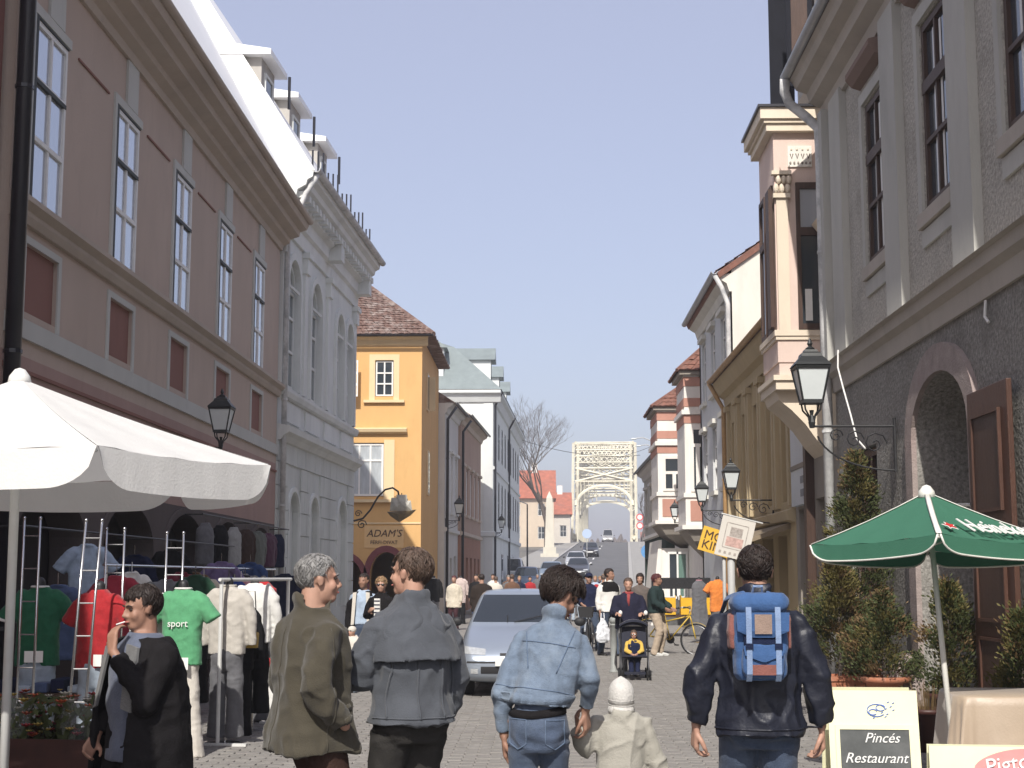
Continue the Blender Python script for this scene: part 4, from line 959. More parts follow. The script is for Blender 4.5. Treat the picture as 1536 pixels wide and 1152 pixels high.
def hand(mb, wr, d, n, s=1., curl=.5, thumb=1, side=1):
    """palm, four unequal bent fingers and a thumb; d points along the forearm, n out of the palm"""
    d = Vector(d).normalized(); n = (Vector(n)-d*Vector(n).dot(d)).normalized(); w_ = d.cross(n)*side; wr = Vector(wr)
    mb.limb([wr-d*.02*s, wr+d*.03*s, wr+d*.078*s], [(.024*s, .022*s), (.033*s, .019*s), (.036*s, .016*s)], 10) if False else None
    for k in range(4):
        o = (k-1.5)*.0185*s; mb.limb([wr-d*.015*s+w_*o*.55, wr+d*.08*s+w_*o], [.0155*s, .0135*s], 8)
        L = (.036, .041, .039, .031)[3-k]*s if side < 0 else (.036, .041, .039, .031)[k]*s
        p = wr+d*.082*s+w_*o; a = curl*.75; r = .0093*s; pts = [p]
        for j in range(3):
            dd = d*math.cos(a)+n*math.sin(a); p = p+dd*L*(1, .72, .58)[j]; pts.append(p); a += curl*.85
        mb.limb(pts, [r, r*.97, r*.9, r*.78], 8)
    b0 = wr+d*.018*s-w_*.022*s; b1 = b0+(d*.6-w_*.75+n*.35).normalized()*.042*s; b2 = b1+(d*.9-w_*.15+n*.45).normalized()*.034*s; b3 = b2+(d*.85+w_*.1+n*.5).normalized()*.024*s
    mb.limb([b0, b1, b2, b3], [.014*s, .0125*s, .011*s, .0085*s], 8)
def person(name, label, loc, face, H=1.75, girth=1., lean=0., roll=0., head=(0, 0, 0), arms=None, feet=((-.10, .03), (.10, -.03)), skin=None,
           hair=None, top=None, legs=None, shoes=None, vox=.009, gvox=.012, group=None, detail=True, seat=False, sunglasses=False, child=False, extra=None, bald=0.):
    """top: dict(mat, hem, rings(scale), sleeve, collar, amp); legs: dict(mat, hem, wide)"""
    s = H/1.75; root = empty(name, loc, R(face), label, 'person', group); sk = skin or SKIN
    hz = .46*s if seat else .93*s
    hs = 1.14 if child else 1.
    ML = Matrix.Rotation(-R(lean), 4, 'X') @ Matrix.Rotation(R(roll), 4, 'Y')
    piv = Vector((0, 0, hz))
    def U(p):   # upper body: leans about the pelvis
        p = Vector(p)
        t = max(0., min(1., (p.z-hz)/(.18*s)))
        q = piv+ML @ (p-piv); return p.lerp(q, t)
    dz = hz-.93*s
    def T(x, y, z): return U((x*s, y*s, z*s+dz))
    g = girth
    sh = {-1: T(-.178*g, -.01, 1.415), 1: T(.178*g, -.01, 1.415)}
    neck0 = T(0, -.015, 1.45); hc = T(0, .02, 1.632 if not child else 1.60)
    HM = Matrix.Translation(hc) @ ML @ Euler((R(head[1]), R(head[2]), R(head[0])), 'XYZ').to_matrix().to_4x4() @ Matrix.Scale(s*hs, 4)
    ank = {}; kn = {}; hp = {-1: Vector((-.092*s*g, 0, hz)), 1: Vector((.092*s*g, 0, hz))}
    for i, sd_ in ((0, -1), (1, 1)):
        fx, fy = feet[i][:2]; lift = feet[i][2] if len(feet[i]) > 2 else 0.
        ank[sd_] = Vector((fx*s, fy*s, (.085+lift)*s)); m = (hp[sd_]+ank[sd_])/2
        if seat: kn[sd_] = Vector((fx*s*1.1, .42*s, hz+.03*s))
        else:
            L = (hp[sd_]-ank[sd_]).length; need = max(0., (.87*s)**2-L*L); kn[sd_] = m+Vector((0, min(.16*s, .5*math.sqrt(need)+.012*s), .03*s))
    arms = arms or {}
    arm = {}
    for sd_ in (-1, 1):
        if sd_ in arms: e, w_ = arms[sd_][:2]; e = Vector(e)*s+Vector((0, 0, dz)); w_ = Vector(w_)*s+Vector((0, 0, dz)); opt = arms[sd_][2] if len(arms[sd_]) > 2 else {}
        else: e = sh[sd_]+Vector((sd_*.05*s, -.03*s, -.28*s)); w_ = e+Vector((sd_*.01*s, .06*s, -.245*s)); opt = {}
        arm[sd_] = (e, w_, opt)
    # --- body
    mb = MB()
    rg = [(.86, .150, .105), (.95, .158, .112), (1.06, .135, .10), (1.2, .150, .11), (1.33, .165, .112), (1.40, .128, .085), (1.45, .075, .065), (1.50, .058, .058)]
    mb.rings([ring_e((0, 0, z*s+dz), rx*s*g*.92, ry*s*g*.92, U) for z, rx, ry in rg])
    mb.limb([neck0, hc+ML @ Vector((0, -.03*s, -.05*s))], [.060*s*g**.5, .054*s*g**.5])
    for sd_ in (-1, 1):
        e, w_, opt = arm[sd_]
        mb.limb([sh[sd_]+ML @ Vector((-sd_*.045*s, 0, -.035*s)), sh[sd_].lerp(e, .25)+Vector((-sd_*.012*s, 0, -.01*s)), sh[sd_].lerp(e, .6), e, e.lerp(w_, .4), w_], [.036*s, .038*s, .038*s, .034*s, .033*s, .025*s])
        if not opt.get('nohand'):
            d = (w_-e).normalized(); hand(mb, w_+d*.015*s, opt.get('d', d), opt.get('n', (-sd_, .2, 0)), s*(1.05), opt.get('curl', .55), side=sd_*opt.get('flip', 1))
        mb.limb([hp[sd_]+Vector((0, 0, .02)), hp[sd_].lerp(kn[sd_], .5), kn[sd_], kn[sd_].lerp(ank[sd_], .35), ank[sd_]], [.080*s, .068*s, .052*s, .05*s, .036*s])
        mb.limb([ank[sd_]+Vector((0, -.04*s, -.04*s)), ank[sd_]+Vector((0, .06*s, -.05*s)), ank[sd_]+Vector((0, .14*s, -.055*s))], [.034*s, .034*s, .026*s])
    hd = MB()
    hd.ell((0, -.012, .028), (.0755, .096, .088), 20, 14).ell((0, .026, -.038), (.061, .064, .086), 16, 12).ell((0, .052, -.09), (.040, .040, .030), 14, 10)
    hd.limb([(0, .088, .012), (0, .101, -.012), (0, .110, -.031)], [.008, .010, .0125], 10).ell((-.013, .100, -.036), (.010, .011, .008)).ell((.013, .100, -.036), (.010, .011, .008))
    hd.ell((0, .076, .020), (.050, .018, .012)).ell((0, .088, -.060), (.024, .013, .006)).ell((0, .087, -.071), (.020, .012, .006))
    for sd_ in (-1, 1):
        hd.ell((sd_*.077, -.004, -.010), (.009, .019, .029), 10, 8).ell((sd_*.081, -.010, .004), (.009, .016, .018), 10, 8).ell((sd_*.036, .060, -.032), (.026, .026, .03), 10, 8)
    if child: hd.ell((0, .05, -.06), (.06, .045, .04))
    hd.xf(HM); mb.add(hd.v, hd.f)
    body = obj('body', solid(mb, vox, 3), sk, root, True)
    def HB(m): return m.xf(HM)
    fine_ = vox < .0125
    if detail:
        for sd_ in (-1, 1):
            if not sunglasses: HB(MB().ell((sd_*.031, .0805 if fine_ else .079, .004), (.014, .008, .0065) if fine_ else (.010, .007, .005), 10, 6)).build('eye', EYE, body, True)
            if fine_: HB(MB().tube([(sd_*.012, .0955, .020), (sd_*.032, .0925, .026), (sd_*.05, .078, .021)], [.004, .005, .002], 6)).build('eyebrow', hair['mat'] if hair else H_DARK, body)
        if fine_: HB(MB().tube([(-.024, .0945, -.064), (0, .101, -.0645), (.024, .0945, -.064)], [.003, .006, .003], 6)).build('mouth', LIP, body, True)
    if sunglasses:
        q = MB()
        for sd_ in (-1, 1): q.ell((sd_*.033, .094, .004), (.026, .007, .017), 12, 6).tube([(sd_*.058, .09, .008), (sd_*.082, 0, .006)], .003, 5)
        HB(q.tube([(-.01, .1, .008), (.01, .1, .008)], .003, 5)).build('sunglasses', mat('black_plastic', (.01, .01, .01), .2, 0, spec=.6), root)
    # --- hair
    if hair:
        st = hair.get('style', 'short'); rr = random.Random(hash(label) % 1000 if False else len(label)*7+int(H*100)); vol = hair.get('vol', 1.0)
        cx, cy, cz = 0, -.014, .030; R0 = (.0835*vol, .1045*vol, .0955*vol)
        def hairline(p):
            x, y, z = p
            face = y > .028 and z < hair.get('line', .062)-.25*max(0, y-.07)+.010*math.sin(x*160)+.006*math.sin(x*310+1)
            temple = y > -.01 and z < -.005+.6*max(0, y-.0)
            low = z < hair.get('low', -.062) if y < -.01 else z < -.02
            ear = abs(x) > .06 and -.035 < y < .02 and z < .012
            if st == 'bob': ear = False; low = z < hair.get('low', -.10); temple = y > .045 and z < 0
            return face or temple or low or ear
        mz = hair.get('messy', .3)
        def tuft(p): return 1+(.03+.025*mz)*math.sin(p[0]*95+p[2]*40)*math.sin(p[1]*80+p[2]*55+1)+.02*math.sin(p[0]*210+p[1]*170)
        nseg, nr = 40, 26; vv = []
        for i in range(nr+1):
            t = math.pi*i/nr
            for k in range(nseg):
                a = 2*math.pi*k/nseg; p = [R0[0]*math.sin(t)*math.cos(a), R0[1]*math.sin(t)*math.sin(a), R0[2]*math.cos(t)]
                if st == 'bob' and p[2] < 0: p = [R0[0]*max(math.sin(t), .93)*math.cos(a), R0[1]*max(math.sin(t), .9)*math.sin(a), p[2]*1.35]
                q = [p[0]*tuft(p)+cx, p[1]*tuft(p)+cy, p[2]*tuft(p)+cz]
                if hairline(q): q = [(q[0]-cx)*.80+cx, (q[1]-cy)*.80+cy, (q[2]-cz)*.80+cz]
                if bald and math.hypot(q[0], q[1]+.04) < bald and q[2] > .08: q[2] -= .012
                vv.append(q)
        ff = [(i*nseg+k, (i+1)*nseg+k, (i+1)*nseg+(k+1) % nseg, i*nseg+(k+1) % nseg) for i in range(nr) for k in range(nseg)]
        hm = MB().add(vv, ff)
        if detail:     # loose strands that break up the outline
            for k in range(hair.get('strands', 700)):
                a = rr.uniform(0, 2*math.pi); t = math.acos(rr.uniform(-.85 if st == 'bob' else -.6, 1))
                L = rr.uniform(.2, .5)*hair.get('len', 1.); pts = []; lift = rr.uniform(1.0, 1.035+.05*hair.get('messy', .3)); da = rr.uniform(-.35, .35)
                for j in range(4):
                    tt = min(math.pi*.83, t+L*j/3); aa = a+da*j/3; sc_ = lift+.012*j*hair.get('messy', .3)
                    p = (R0[0]*math.sin(tt)*math.cos(aa)*sc_+cx, R0[1]*math.sin(tt)*math.sin(aa)*sc_+cy, R0[2]*math.cos(tt)*sc_*(1.25 if st == 'bob' and tt > 1.57 else 1)+cz); pts.append(p)
                if any(hairline(p) for p in pts[:3]): continue
                hm.tube(pts, [.0032, .003, .0022, .0004], 3, cap=False)
        HB(hm).build('hair', hair['mat'], root, True, fix=False)
    # --- clothes
    if legs:
        lb = MB(); wd = legs.get('wide', 1.)*g; hem = legs.get('hem', .035)*s
        lb.rings([ring_e((0, 0, z*s+dz), rx*s*wd, ry*s*wd, U) for z, rx, ry in ((.80, .13, .105), (.88, .172, .135), (.97, .172, .132), (1.05, .160, .118), (1.08, .155, .114))]) if not seat else lb.ell((0, .02, hz+.03*s), (.17*s, .16*s, .12*s))
        for sd_ in (-1, 1):
            a, k_, n_ = hp[sd_], kn[sd_], ank[sd_]; e = n_+Vector((0, -.01*s, hem-n_.z+feet[0 if sd_ < 0 else 1][1]*0)); e.z = hem+(feet[0 if sd_ < 0 else 1][2]*s if len(feet[0 if sd_ < 0 else 1]) > 2 else 0)
            if legs.get('shorts'): continue
            fl = legs.get('flare', 1.)
            lb.tube([a+Vector((0, 0, .06*s)), a, a.lerp(k_, .35), a.lerp(k_, .7), k_, k_.lerp(n_, .35), k_.lerp(n_, .75), e], [x*s*wd for x in (.09, .100, .098, .086, .074, .072, .066*fl, .070*fl)], 14)
        lm = solid(lb, gvox, 4, fold_jeans(legs.get('amp', .009), int(H*50), s=s) if detail else None)
        obj(legs.get('name', 'trousers'), lm, legs['mat'], root, True)
    sm_ = shoes or mat('black_leather', (.02, .018, .017), .4, .1, 8, spec=.5)
    for sd_ in (-1, 1):
        a = ank[sd_]; q = MB().limb([a+Vector((0, -.05*s, -.045*s)), a+Vector((0, .05*s, -.042*s)), a+Vector((0, .15*s, -.052*s)), a+Vector((0, .19*s, -.058*s))], [(.040*s, .036*s), (.046*s, .042*s), (.046*s, .032*s), (.034*s, .022*s)], 12).limb([a+Vector((0, -.02*s, .05*s)), a+Vector((0, -.01*s, -.02*s))], [.046*s, .046*s], 12)
        q.box(a.x-.043*s, a.x+.043*s, a.y-.092*s, a.y+.2*s, a.z-.085*s, a.z-.066*s).build('shoe', sm_, root, True)
    G = None
    if top:
        tb = MB(); hem = top.get('hem', .88); w_ = top.get('w', 1.)*g; fl = top.get('flare', 1.0); dpt = top.get('d', 1.)
        zs = [(hem, .205*fl, .165*fl), (hem+(1.02-hem)*.5, .200*(fl*.6+.4), .160*(fl*.6+.4)), (1.04, .192, .150), (1.18, .200, .150), (1.30, .212, .148), (1.38, .208, .132), (1.43, .180, .110), (1.468, .115, .088), (1.50, .080, .078)]
        zs = [q for q in zs if q[0] >= hem]
        def TU(p):
            return U(p)
        tb.rings([ring_e((0, -.008*s, z*s+dz), rx*s*w_, ry*s*w_*dpt, TU, 24) for z, rx, ry in zs])
        if top.get('belly'): c = T(0, .07, 1.12); tb.ell(c, (.19*s*g, .17*s*top['belly'], .2*s), 14, 10)
        for sd_ in (-1, 1):
            e, wr, opt = arm[sd_]; r0 = top.get('sleeve', .078)*s*(g**.5); d = (wr-e).normalized()
            if top.get('short'):
                q = sh[sd_].lerp(e, .72); tb.limb([sh[sd_]+Vector((-sd_*.03*s, 0, .0)), sh[sd_].lerp(e, .4)], [r0*1.05, r0*1.0]); tb.tube([sh[sd_].lerp(e, .2), q], [r0, r0*1.08], 12)
            else:
                cuff = wr-d*(-.01 if top.get('long_sleeve') else .02)*s
                tb.limb([sh[sd_]+ML @ Vector((-sd_*.055*s, 0, -.018*s)), sh[sd_].lerp(e, .12), sh[sd_].lerp(e, .35), sh[sd_].lerp(e, .6)], [r0*.74, r0*.86, r0*.98, r0*.98]); tb.tube([sh[sd_].lerp(e, .3), sh[sd_].lerp(e, .75), e, e.lerp(cuff, .35), e.lerp(cuff, .75), cuff], [r0, r0*.98, r0*.96, r0*.92, r0*.80, r0*top.get('cuff', .68)], 14)
        if top.get('hood'):
            c = T(0, -.10, 1.46); tb.ell(c, (.105*s, .06*s, .075*s), 14, 10); tb.ell(T(0, -.115, 1.42), (.085*s, .05*s, .08*s), 14, 10)
        if top.get('collar'):
            ch = top['collar']; n = 16; pts = []
            for k in range(n+1):
                a = R(-55)-R(250)*k/n; pts.append(T(.082*g**.5*math.cos(a), -.012+.078*math.sin(a), 1.487+ch*.42+.014*math.sin(-a)))
            tb.limb(pts, [(.017*s, ch*.72*s)]*len(pts), 10)
        spots = []
        for sd_ in (-1, 1):
            e, wr, opt = arm[sd_]; ax = (wr-sh[sd_]).normalized(); spots.append((tuple(e), tuple(ax), .10*s, .0085*s)); spots.append((tuple(e.lerp(wr, .75)), tuple((wr-e).normalized()), .09*s, .006*s))
            spots.append((tuple(sh[sd_].lerp(e, .35)+Vector((-sd_*.07*s, 0, -.02*s))), tuple(Vector((sd_*.7, 0, .7))), .11*s, .008*s))
        tm = solid(tb, gvox, top.get('smooth', 4), creases(top.get('fold') or fold_coat(top.get('amp', .009), seed=int(H*77), sx=top.get('sx', 7), sz=top.get('sz', 1.8), fine=top.get('fine', .003)), spots) if detail else None)
        G = obj(top.get('name', 'coat'), tm, top['mat'], root, True)
    info = dict(root=root, body=body, top=G, HM=HM, T=T, sh=sh, arm=arm, s=s, U=U, ank=ank, hc=hc)
    return info
def seam(part, pts, m, name='seam', r=.004, inward=None, lift=.002, parent=None, wide=None, axis=None):
    """lay a line on the surface of a garment: pts are local points outside it, projected inward"""
    me = part.data; bvh = BVHTree.FromPolygons([v_.co for v_ in me.vertices], [p.vertices for p in me.polygons]); out = []
    P = [Vector(p) for p in pts]; Q = []
    for a, b_ in zip(P, P[1:]):
        n = max(2, int((b_-a).length/.02))
        for k in range(n): Q.append(a.lerp(b_, k/n))
    Q.append(P[-1])
    for p in Q:
        if axis is not None:
            a_, b_ = axis; t_ = (p-a_).dot(b_-a_)/(b_-a_).length_squared; d = (a_+(b_-a_)*t_-p).normalized()
        else: d = Vector(inward) if inward is not None else Vector((-p.x, -p.y, 0)).normalized()
        hit = bvh.ray_cast(p, d)
        if hit[0] is not None: out.append((hit[0]+hit[1]*lift, hit[1]))
    if len(out) < 2: return None
    mb = MB()
    if wide:
        loops = []
        for i, (p, nn) in enumerate(out):
            t = (out[min(i+1, len(out)-1)][0]-out[max(i-1, 0)][0]).normalized(); w_ = t.cross(nn).normalized()*wide/2
            loops.append([p-w_-nn*.004, p+w_-nn*.004, p+w_+nn*r, p-w_+nn*r])
        mb.rings(loops)
    else: mb.tube([p for p, _ in out], r, 5)
    return mb.build(name, m, parent or part, True)
# ================================================================ PEOPLE: near group
OLIVE = cloth('olive_green_coat_cloth', (.058, .051, .037), .14, 10, .3, 160)
GREYBLUE = cloth('grey_blue_jacket_cloth', (.070, .076, .088), .12, 10, .25, 160)
TROU_D = cloth('dark_grey_trousers', (.035, .033, .031)); TROU_B = cloth('dark_brown_trousers', (.045, .025, .02))
DENIM_L = cloth('light_denim', (.135, .175, .235), .25, 16, .35, 170, col2=(.23, .275, .33), c2amt=.55, c2scale=7)
DENIM_M = cloth('mid_denim', (.062, .083, .128), .28, 14, .35, 170, col2=(.125, .16, .215), c2amt=.5, c2scale=5)
DENIM_D = cloth('dark_denim', (.05, .068, .108), .25, 14, .35, 170, col2=(.12, .16, .23), c2amt=.45, c2scale=5)
NAVY = mat('navy_nylon', (.012, .014, .024), .46, .12, 10, .15, 60, spec=.4, crease=(7, .4))
BEIGE_K = cloth('beige_anorak', (.33, .315, .275), .1, 10); WHITE_K = cloth('white_knit', (.52, .505, .48), .1, 20, .4, 90)
BLACKC = cloth('black_wool', (.011, .010, .011), .2, 12)
# older man in the olive coat
P1 = person('person', 'grey-haired man in long olive coat with hand in his pocket, facing the man in grey-blue', (-1.13, 7.35, 0), -58, 1.755, girth=1.03, head=(-12, 0, 0),
            arms={1: ((.265, -.11, 1.12), (.235, .07, .935), dict(nohand=True)), -1: ((-.27, -.06, 1.13), (-.24, .06, .90), {})},
            hair=dict(mat=H_GREY, low=-.07, line=.072), top=dict(mat=OLIVE, hem=.80, flare=1.16, w=1.02, d=1.14, sleeve=.082, collar=.068, amp=.017, sx=5.5, sz=1.4, fine=.004, cuff=.8),
            legs=dict(mat=TROU_B, wide=1.05), vox=.0075, gvox=.012)
T = P1['T']; G = P1['top']
seam(G, [T(.36, .20, 1.02), T(.36, .06, .96)], OLIVE, 'pocket_flap', .006, (-1, -.35, 0), wide=.03)
seam(G, [T(0, -.5, 1.40), T(0, -.5, .80)], OLIVE, 'back_seam', .003, (0, 1, 0))
seam(G, [T(.5, -.02, 1.40), T(.5, -.02, .8)], OLIVE, 'side_seam', .003, (-1, 0, 0))
# man in grey-blue jacket with back flap
P2 = person('person', 'brown-haired man in grey-blue jacket with loose back flap, gesturing to the olive-coated man', (-.66, 7.55, 0), 32, 1.79, girth=.96, head=(30, 2, 0),
            arms={-1: ((-.27, .04, 1.12), (-.18, .27, 1.10), dict(n=(0, 0, -1), curl=.35)), 1: ((.235, -.04, 1.13), (.22, .05, .90), dict(nohand=False))},
            hair=dict(mat=H_BROWN, low=-.085, line=.07, messy=.8, len=1.2), top=dict(name='jacket', mat=GREYBLUE, hem=.90, flare=1.10, w=1.05, d=1.14, sleeve=.080, collar=.046, amp=.016, sx=6, sz=1.6, cuff=.75),
            legs=dict(mat=TROU_D, wide=1.12), vox=.0075, gvox=.012)
T = P2['T']; G = P2['top']; s = P2['s']
# back flap: a second layer over the shoulders that ends in a hanging edge
fb = MB(); lay = []
for z, rx, ry in ((1.215, .262, .238), (1.235, .258, .226), (1.27, .250, .204), (1.33, .240, .180), (1.38, .225, .158), (1.43, .190, .128), (1.47, .125, .098)):
    o_, i_ = [], []
    for k in range(23):
        a = R(188+164*k/22); dip = .05*math.sin(R(164*k/22+8))**2 if z < 1.2 else 0
        o_.append(T(rx*.93*math.cos(a), -.01+ry*.96*math.sin(a), z-.0+dip*.0-.045*abs(math.cos(a))*(1.3-z if z < 1.3 else 0)*6)); i_.append(T((rx-.028)*.93*math.cos(a), -.01+(ry-.028)*.96*math.sin(a), z))
    lay.append(o_+i_[::-1])
fb.rings(lay); fl_ = obj('back_flap', solid(fb, .011, 4, fold_coat(.008, seed=3, sx=6, sz=2)), GREYBLUE, P2['root'], True)
for x in (-.16, -.05, .07, .17): seam(G, [T(x, -.6, 1.22), T(x*1.15, -.6, .93)], GREYBLUE, 'pleat', .006, (0, 1, 0))
seam(G, [T(.6*math.cos(R(a)), .6*math.sin(R(a)), .935) for a in range(185, 356, 15)], GREYBLUE, 'hem_band', .004)
# woman in denim
P3 = person('person', 'dark-haired woman in faded denim jacket and jeans bending towards the toddler', (-.02, 7.55, 0), -6, 1.70, girth=.83, lean=13, roll=9, head=(-48, -22, 4),
            arms={1: ((.27, .05, 1.17), (.235, .17, 1.0), dict(n=(-1, .3, 0), curl=.75, d=(.1, .15, -1))), -1: ((-.195, .02, 1.10), (-.185, .06, .87), dict(curl=.5))},
            feet=((-.09, -.10), (.08, .16)), hair=dict(mat=H_DARK, vol=1.13, messy=1.9, len=1.3, strands=2600, low=-.098, line=.055), skin=SKIN_T,
            top=dict(name='denim_jacket', mat=DENIM_L, hem=1.03, flare=.98, w=1.0, sleeve=.064, collar=.05, amp=.010, sx=8, sz=3.2, fine=.004, cuff=.72, d=1.05),
            legs=dict(mat=DENIM_M, wide=.98, name='jeans', amp=.012), vox=.0075, gvox=.010)
T = P3['T']; G = P3['top']
AX = (T(0, 0, .95), T(0, 0, 1.45))
STITCH = cloth('denim_seam', (.10, .14, .21))
seam(G, [T(-.6*math.cos(R(a)), -.6*math.sin(R(a)), 1.075) for a in range(10, 171, 12)], DENIM_L, 'waistband', .003, wide=.05, axis=AX)
seam(G, [T(.6*math.cos(R(a)), .6*math.sin(R(a)), 1.105) for a in range(190, 351, 12)], STITCH, 'stitching', .0025, axis=AX)
seam(G, [T(.5*math.cos(R(a)), .5*math.sin(R(a)), 1.345) for a in range(205, 336, 12)], STITCH, 'stitching', .003, axis=AX)
for sd_ in (-1, 1):
    seam(G, [T(sd_*.13, -.5, 1.34), T(sd_*.075, -.5, 1.11)], STITCH, 'stitching', .003, (0, 1, 0))
MB().ell(P3['arm'][1][1]+Vector((0, 0, .02)), (.035, .04, .012), 12, 8).build('watch', IRON, P3['root'], True)
# undershirt edge and belt
jm = [c for c in P3['root'].children if c.name.startswith('jeans')][0]
seam(jm, [T(.5*math.cos(R(a)), .5*math.sin(R(a)), 1.015) for a in range(185, 356, 12)], BLACKC, 'belt', .005, wide=.04, axis=(T(0, 0, .9), T(0, 0, 1.1)))
for sd_ in (-1, 1):
    seam(jm, [T(sd_*.05, -.5, .955), T(sd_*.14, -.5, .955), T(sd_*.14, -.5, .85), T(sd_*.095, -.5, .82), T(sd_*.05, -.5, .85), T(sd_*.05, -.5, .955)], STITCH, 'back_pocket', .003, (0, 1, 0))
# toddler
P4 = person('person', 'toddler in beige hooded anorak and white knitted hat holding the woman’s hand'.replace('’', "'"), (.415, 7.85, 0), -4, 1.12, girth=1.02, head=(6, 0, 0), child=True,
            arms={-1: ((-.29, -.06, 1.19), (-.345, -.17, 1.36), dict(n=(1, .3, 0), d=(-.1, -.1, 1), curl=.6)), 1: ((.28, -.02, 1.10), (.36, .04, .88), dict(curl=.4))},
            feet=((-.10, .10), (.10, -.08)), hair=None, top=dict(name='anorak', mat=BEIGE_K, hem=.62, flare=1.22, w=1.05, d=1.15, sleeve=.088, hood=True, amp=.012, sx=9, sz=4, cuff=.8),
            legs=dict(mat=BEIGE_K, wide=1.25), vox=.0065, gvox=.008, shoes=mat('brown_leather', (.12, .06, .03), .5, .1, 8))
HM = P4['HM']; hat = MB(); lay = []
for z, r in ((-.045, 1.07), (-.02, 1.10), (.02, 1.09), (.06, 1.02), (.088, .88), (.108, .70), (.124, .45), (.134, .18), (.136, .02)):
    lay.append([(.086*r*math.cos(t), -.010+.106*r*math.sin(t)-(.02 if z < -.03 else 0)*math.sin(t), z+.012*math.sin(t)) for t in np.linspace(0, 2*math.pi, 24, endpoint=False)])
hat = hat.rings(lay).xf(HM).build('knitted_hat', WHITE_K, P4['root'], True)
for z, r in ((-.045, 1.085), (-.012, 1.105)):
    MB().tube([HM @ Vector((.086*r*math.cos(t), -.010+.106*r*math.sin(t), z+.012*math.sin(t))) for t in np.linspace(0, 2*math.pi, 25)], .0018, 5).build('knit_ridge', WHITE_K, hat, True)
MB().tube([P4['T'](.07*math.cos(t), -.01+.075*math.sin(t), 1.50) for t in np.linspace(0, 2*math.pi, 17)], .028, 8).build('white_collar', WHITE_K, P4['root'], True)
seam(P4['top'], [P4['T'](.6*math.cos(R(a)), .6*math.sin(R(a)), .80) for a in range(185, 356, 15)], BEIGE_K, 'drawstring_seam', .004)
# man with backpack
P5 = person('person', 'man in dark navy jacket and jeans walking away with a blue backpack', (1.06, 7.35, 0), 0, 1.80, girth=.93, head=(-4, 2, 0),
            arms={-1: ((-.28, -.03, 1.13), (-.295, .02, .90), dict(curl=.75, n=(1, .2, 0))), 1: ((.28, -.03, 1.13), (.30, .02, .90), dict(curl=.75, n=(-1, .2, 0)))},
            feet=((-.11, .12), (.11, -.12)), hair=dict(mat=H_DARK, low=-.075, strands=1000, len=.6), bald=0.,
            top=dict(name='jacket', mat=NAVY, hem=.86, flare=1.06, w=1.06, d=1.15, sleeve=.080, collar=.07, amp=.013, sx=8, sz=3.5, fine=.005, cuff=.72),
            legs=dict(mat=DENIM_D, wide=1.08, name='jeans', amp=.012), vox=.0075, gvox=.011)
T = P5['T']
seam(P5['top'], [T(.6*math.cos(R(a)), .6*math.sin(R(a)), .90) for a in range(185, 356, 12)], NAVY, 'hem_band', .005)
PACK = cloth('blue_pack_nylon', (.045, .098, .225), .12, 9, .2, 90); PACK_L = cloth('pale_blue_strap', (.19, .26, .40)); PACK_R = cloth('brick_side_pocket', (.22, .09, .075)); PACK_G = cloth('taupe_patch', (.26, .19, .155)); PACK_N = cloth('dark_pack_pocket', (.012, .018, .045))
bp = empty('backpack', (1.035, 7.35-.19, .215), 0, 'blue nylon backpack with pale straps worn by the man in navy', 'backpack')
def pk(x0, x1, y0, y1, z0, z1, rnd_=.04, bulge=0., seed=2):
    mb = MB(); lay = []
    for z, f in ((z0, .80), (z0+.03, .95), ((z0+z1)/2, 1.0), (z1-.03, .96), (z1, .82)):
        cx = (x0+x1)/2; hw = (x1-x0)/2*f; cy = (y0+y1)/2; hd = (y1-y0)/2*f; lay.append(ring_e((cx, cy-bulge*(1 if f == 1. else .5), z), hw, hd, lambda p: p, 24, 4))
    return solid(mb.rings(lay), .009, 4, fold_coat(.005, seed=seed, sx=9, sz=6))
bp.scale = (.80, .92, .86); BZ = 1.105
obj('pack_body', pk(-.165, .165, -.17, .03, BZ, BZ+.43, seed=4), PACK, bp, True)
lid = obj('lid', pk(-.175, .175, -.20, .04, BZ+.36, BZ+.475, seed=5), PACK, bp, True)
MB().rings([[(-.155, -.212, BZ+.37), (.155, -.212, BZ+.37), (.155, -.196, BZ+.37), (-.155, -.196, BZ+.37)], [(-.15, -.214, BZ+.27), (.15, -.214, BZ+.27), (.15, -.20, BZ+.27), (-.15, -.20, BZ+.27)], [(-.06, -.206, BZ+.235), (.06, -.206, BZ+.235), (.06, -.195, BZ+.235), (-.06, -.195, BZ+.235)]]).build('lid_flap', PACK, lid)
MB().box(-.05, .05, -.221, -.214, BZ+.255, BZ+.36).build('patch', PACK_G, lid)
obj('front_pocket', pk(-.125, .125, -.215, -.14, BZ+.015, BZ+.20, seed=7), PACK, bp, True)
MB().rings([[(-.12, -.222, BZ+.19), (.12, -.222, BZ+.19), (.12, -.20, BZ+.19), (-.12, -.20, BZ+.19)], [(-.11, -.226, BZ+.14), (.11, -.226, BZ+.14), (.11, -.21, BZ+.14), (-.11, -.21, BZ+.14)], [(-.01, -.224, BZ+.105), (.01, -.224, BZ+.105), (.01, -.21, BZ+.105), (-.01, -.21, BZ+.105)]]).build('pocket_flap', PACK, bp)
MB().box(-.08, .08, -.219, -.205, BZ+.035, BZ+.09).build('pocket_panel', PACK_R, bp); MB().box(-.11, .11, -.196, -.17, BZ+.20, BZ+.245).build('pocket_gap', PACK_N, bp)
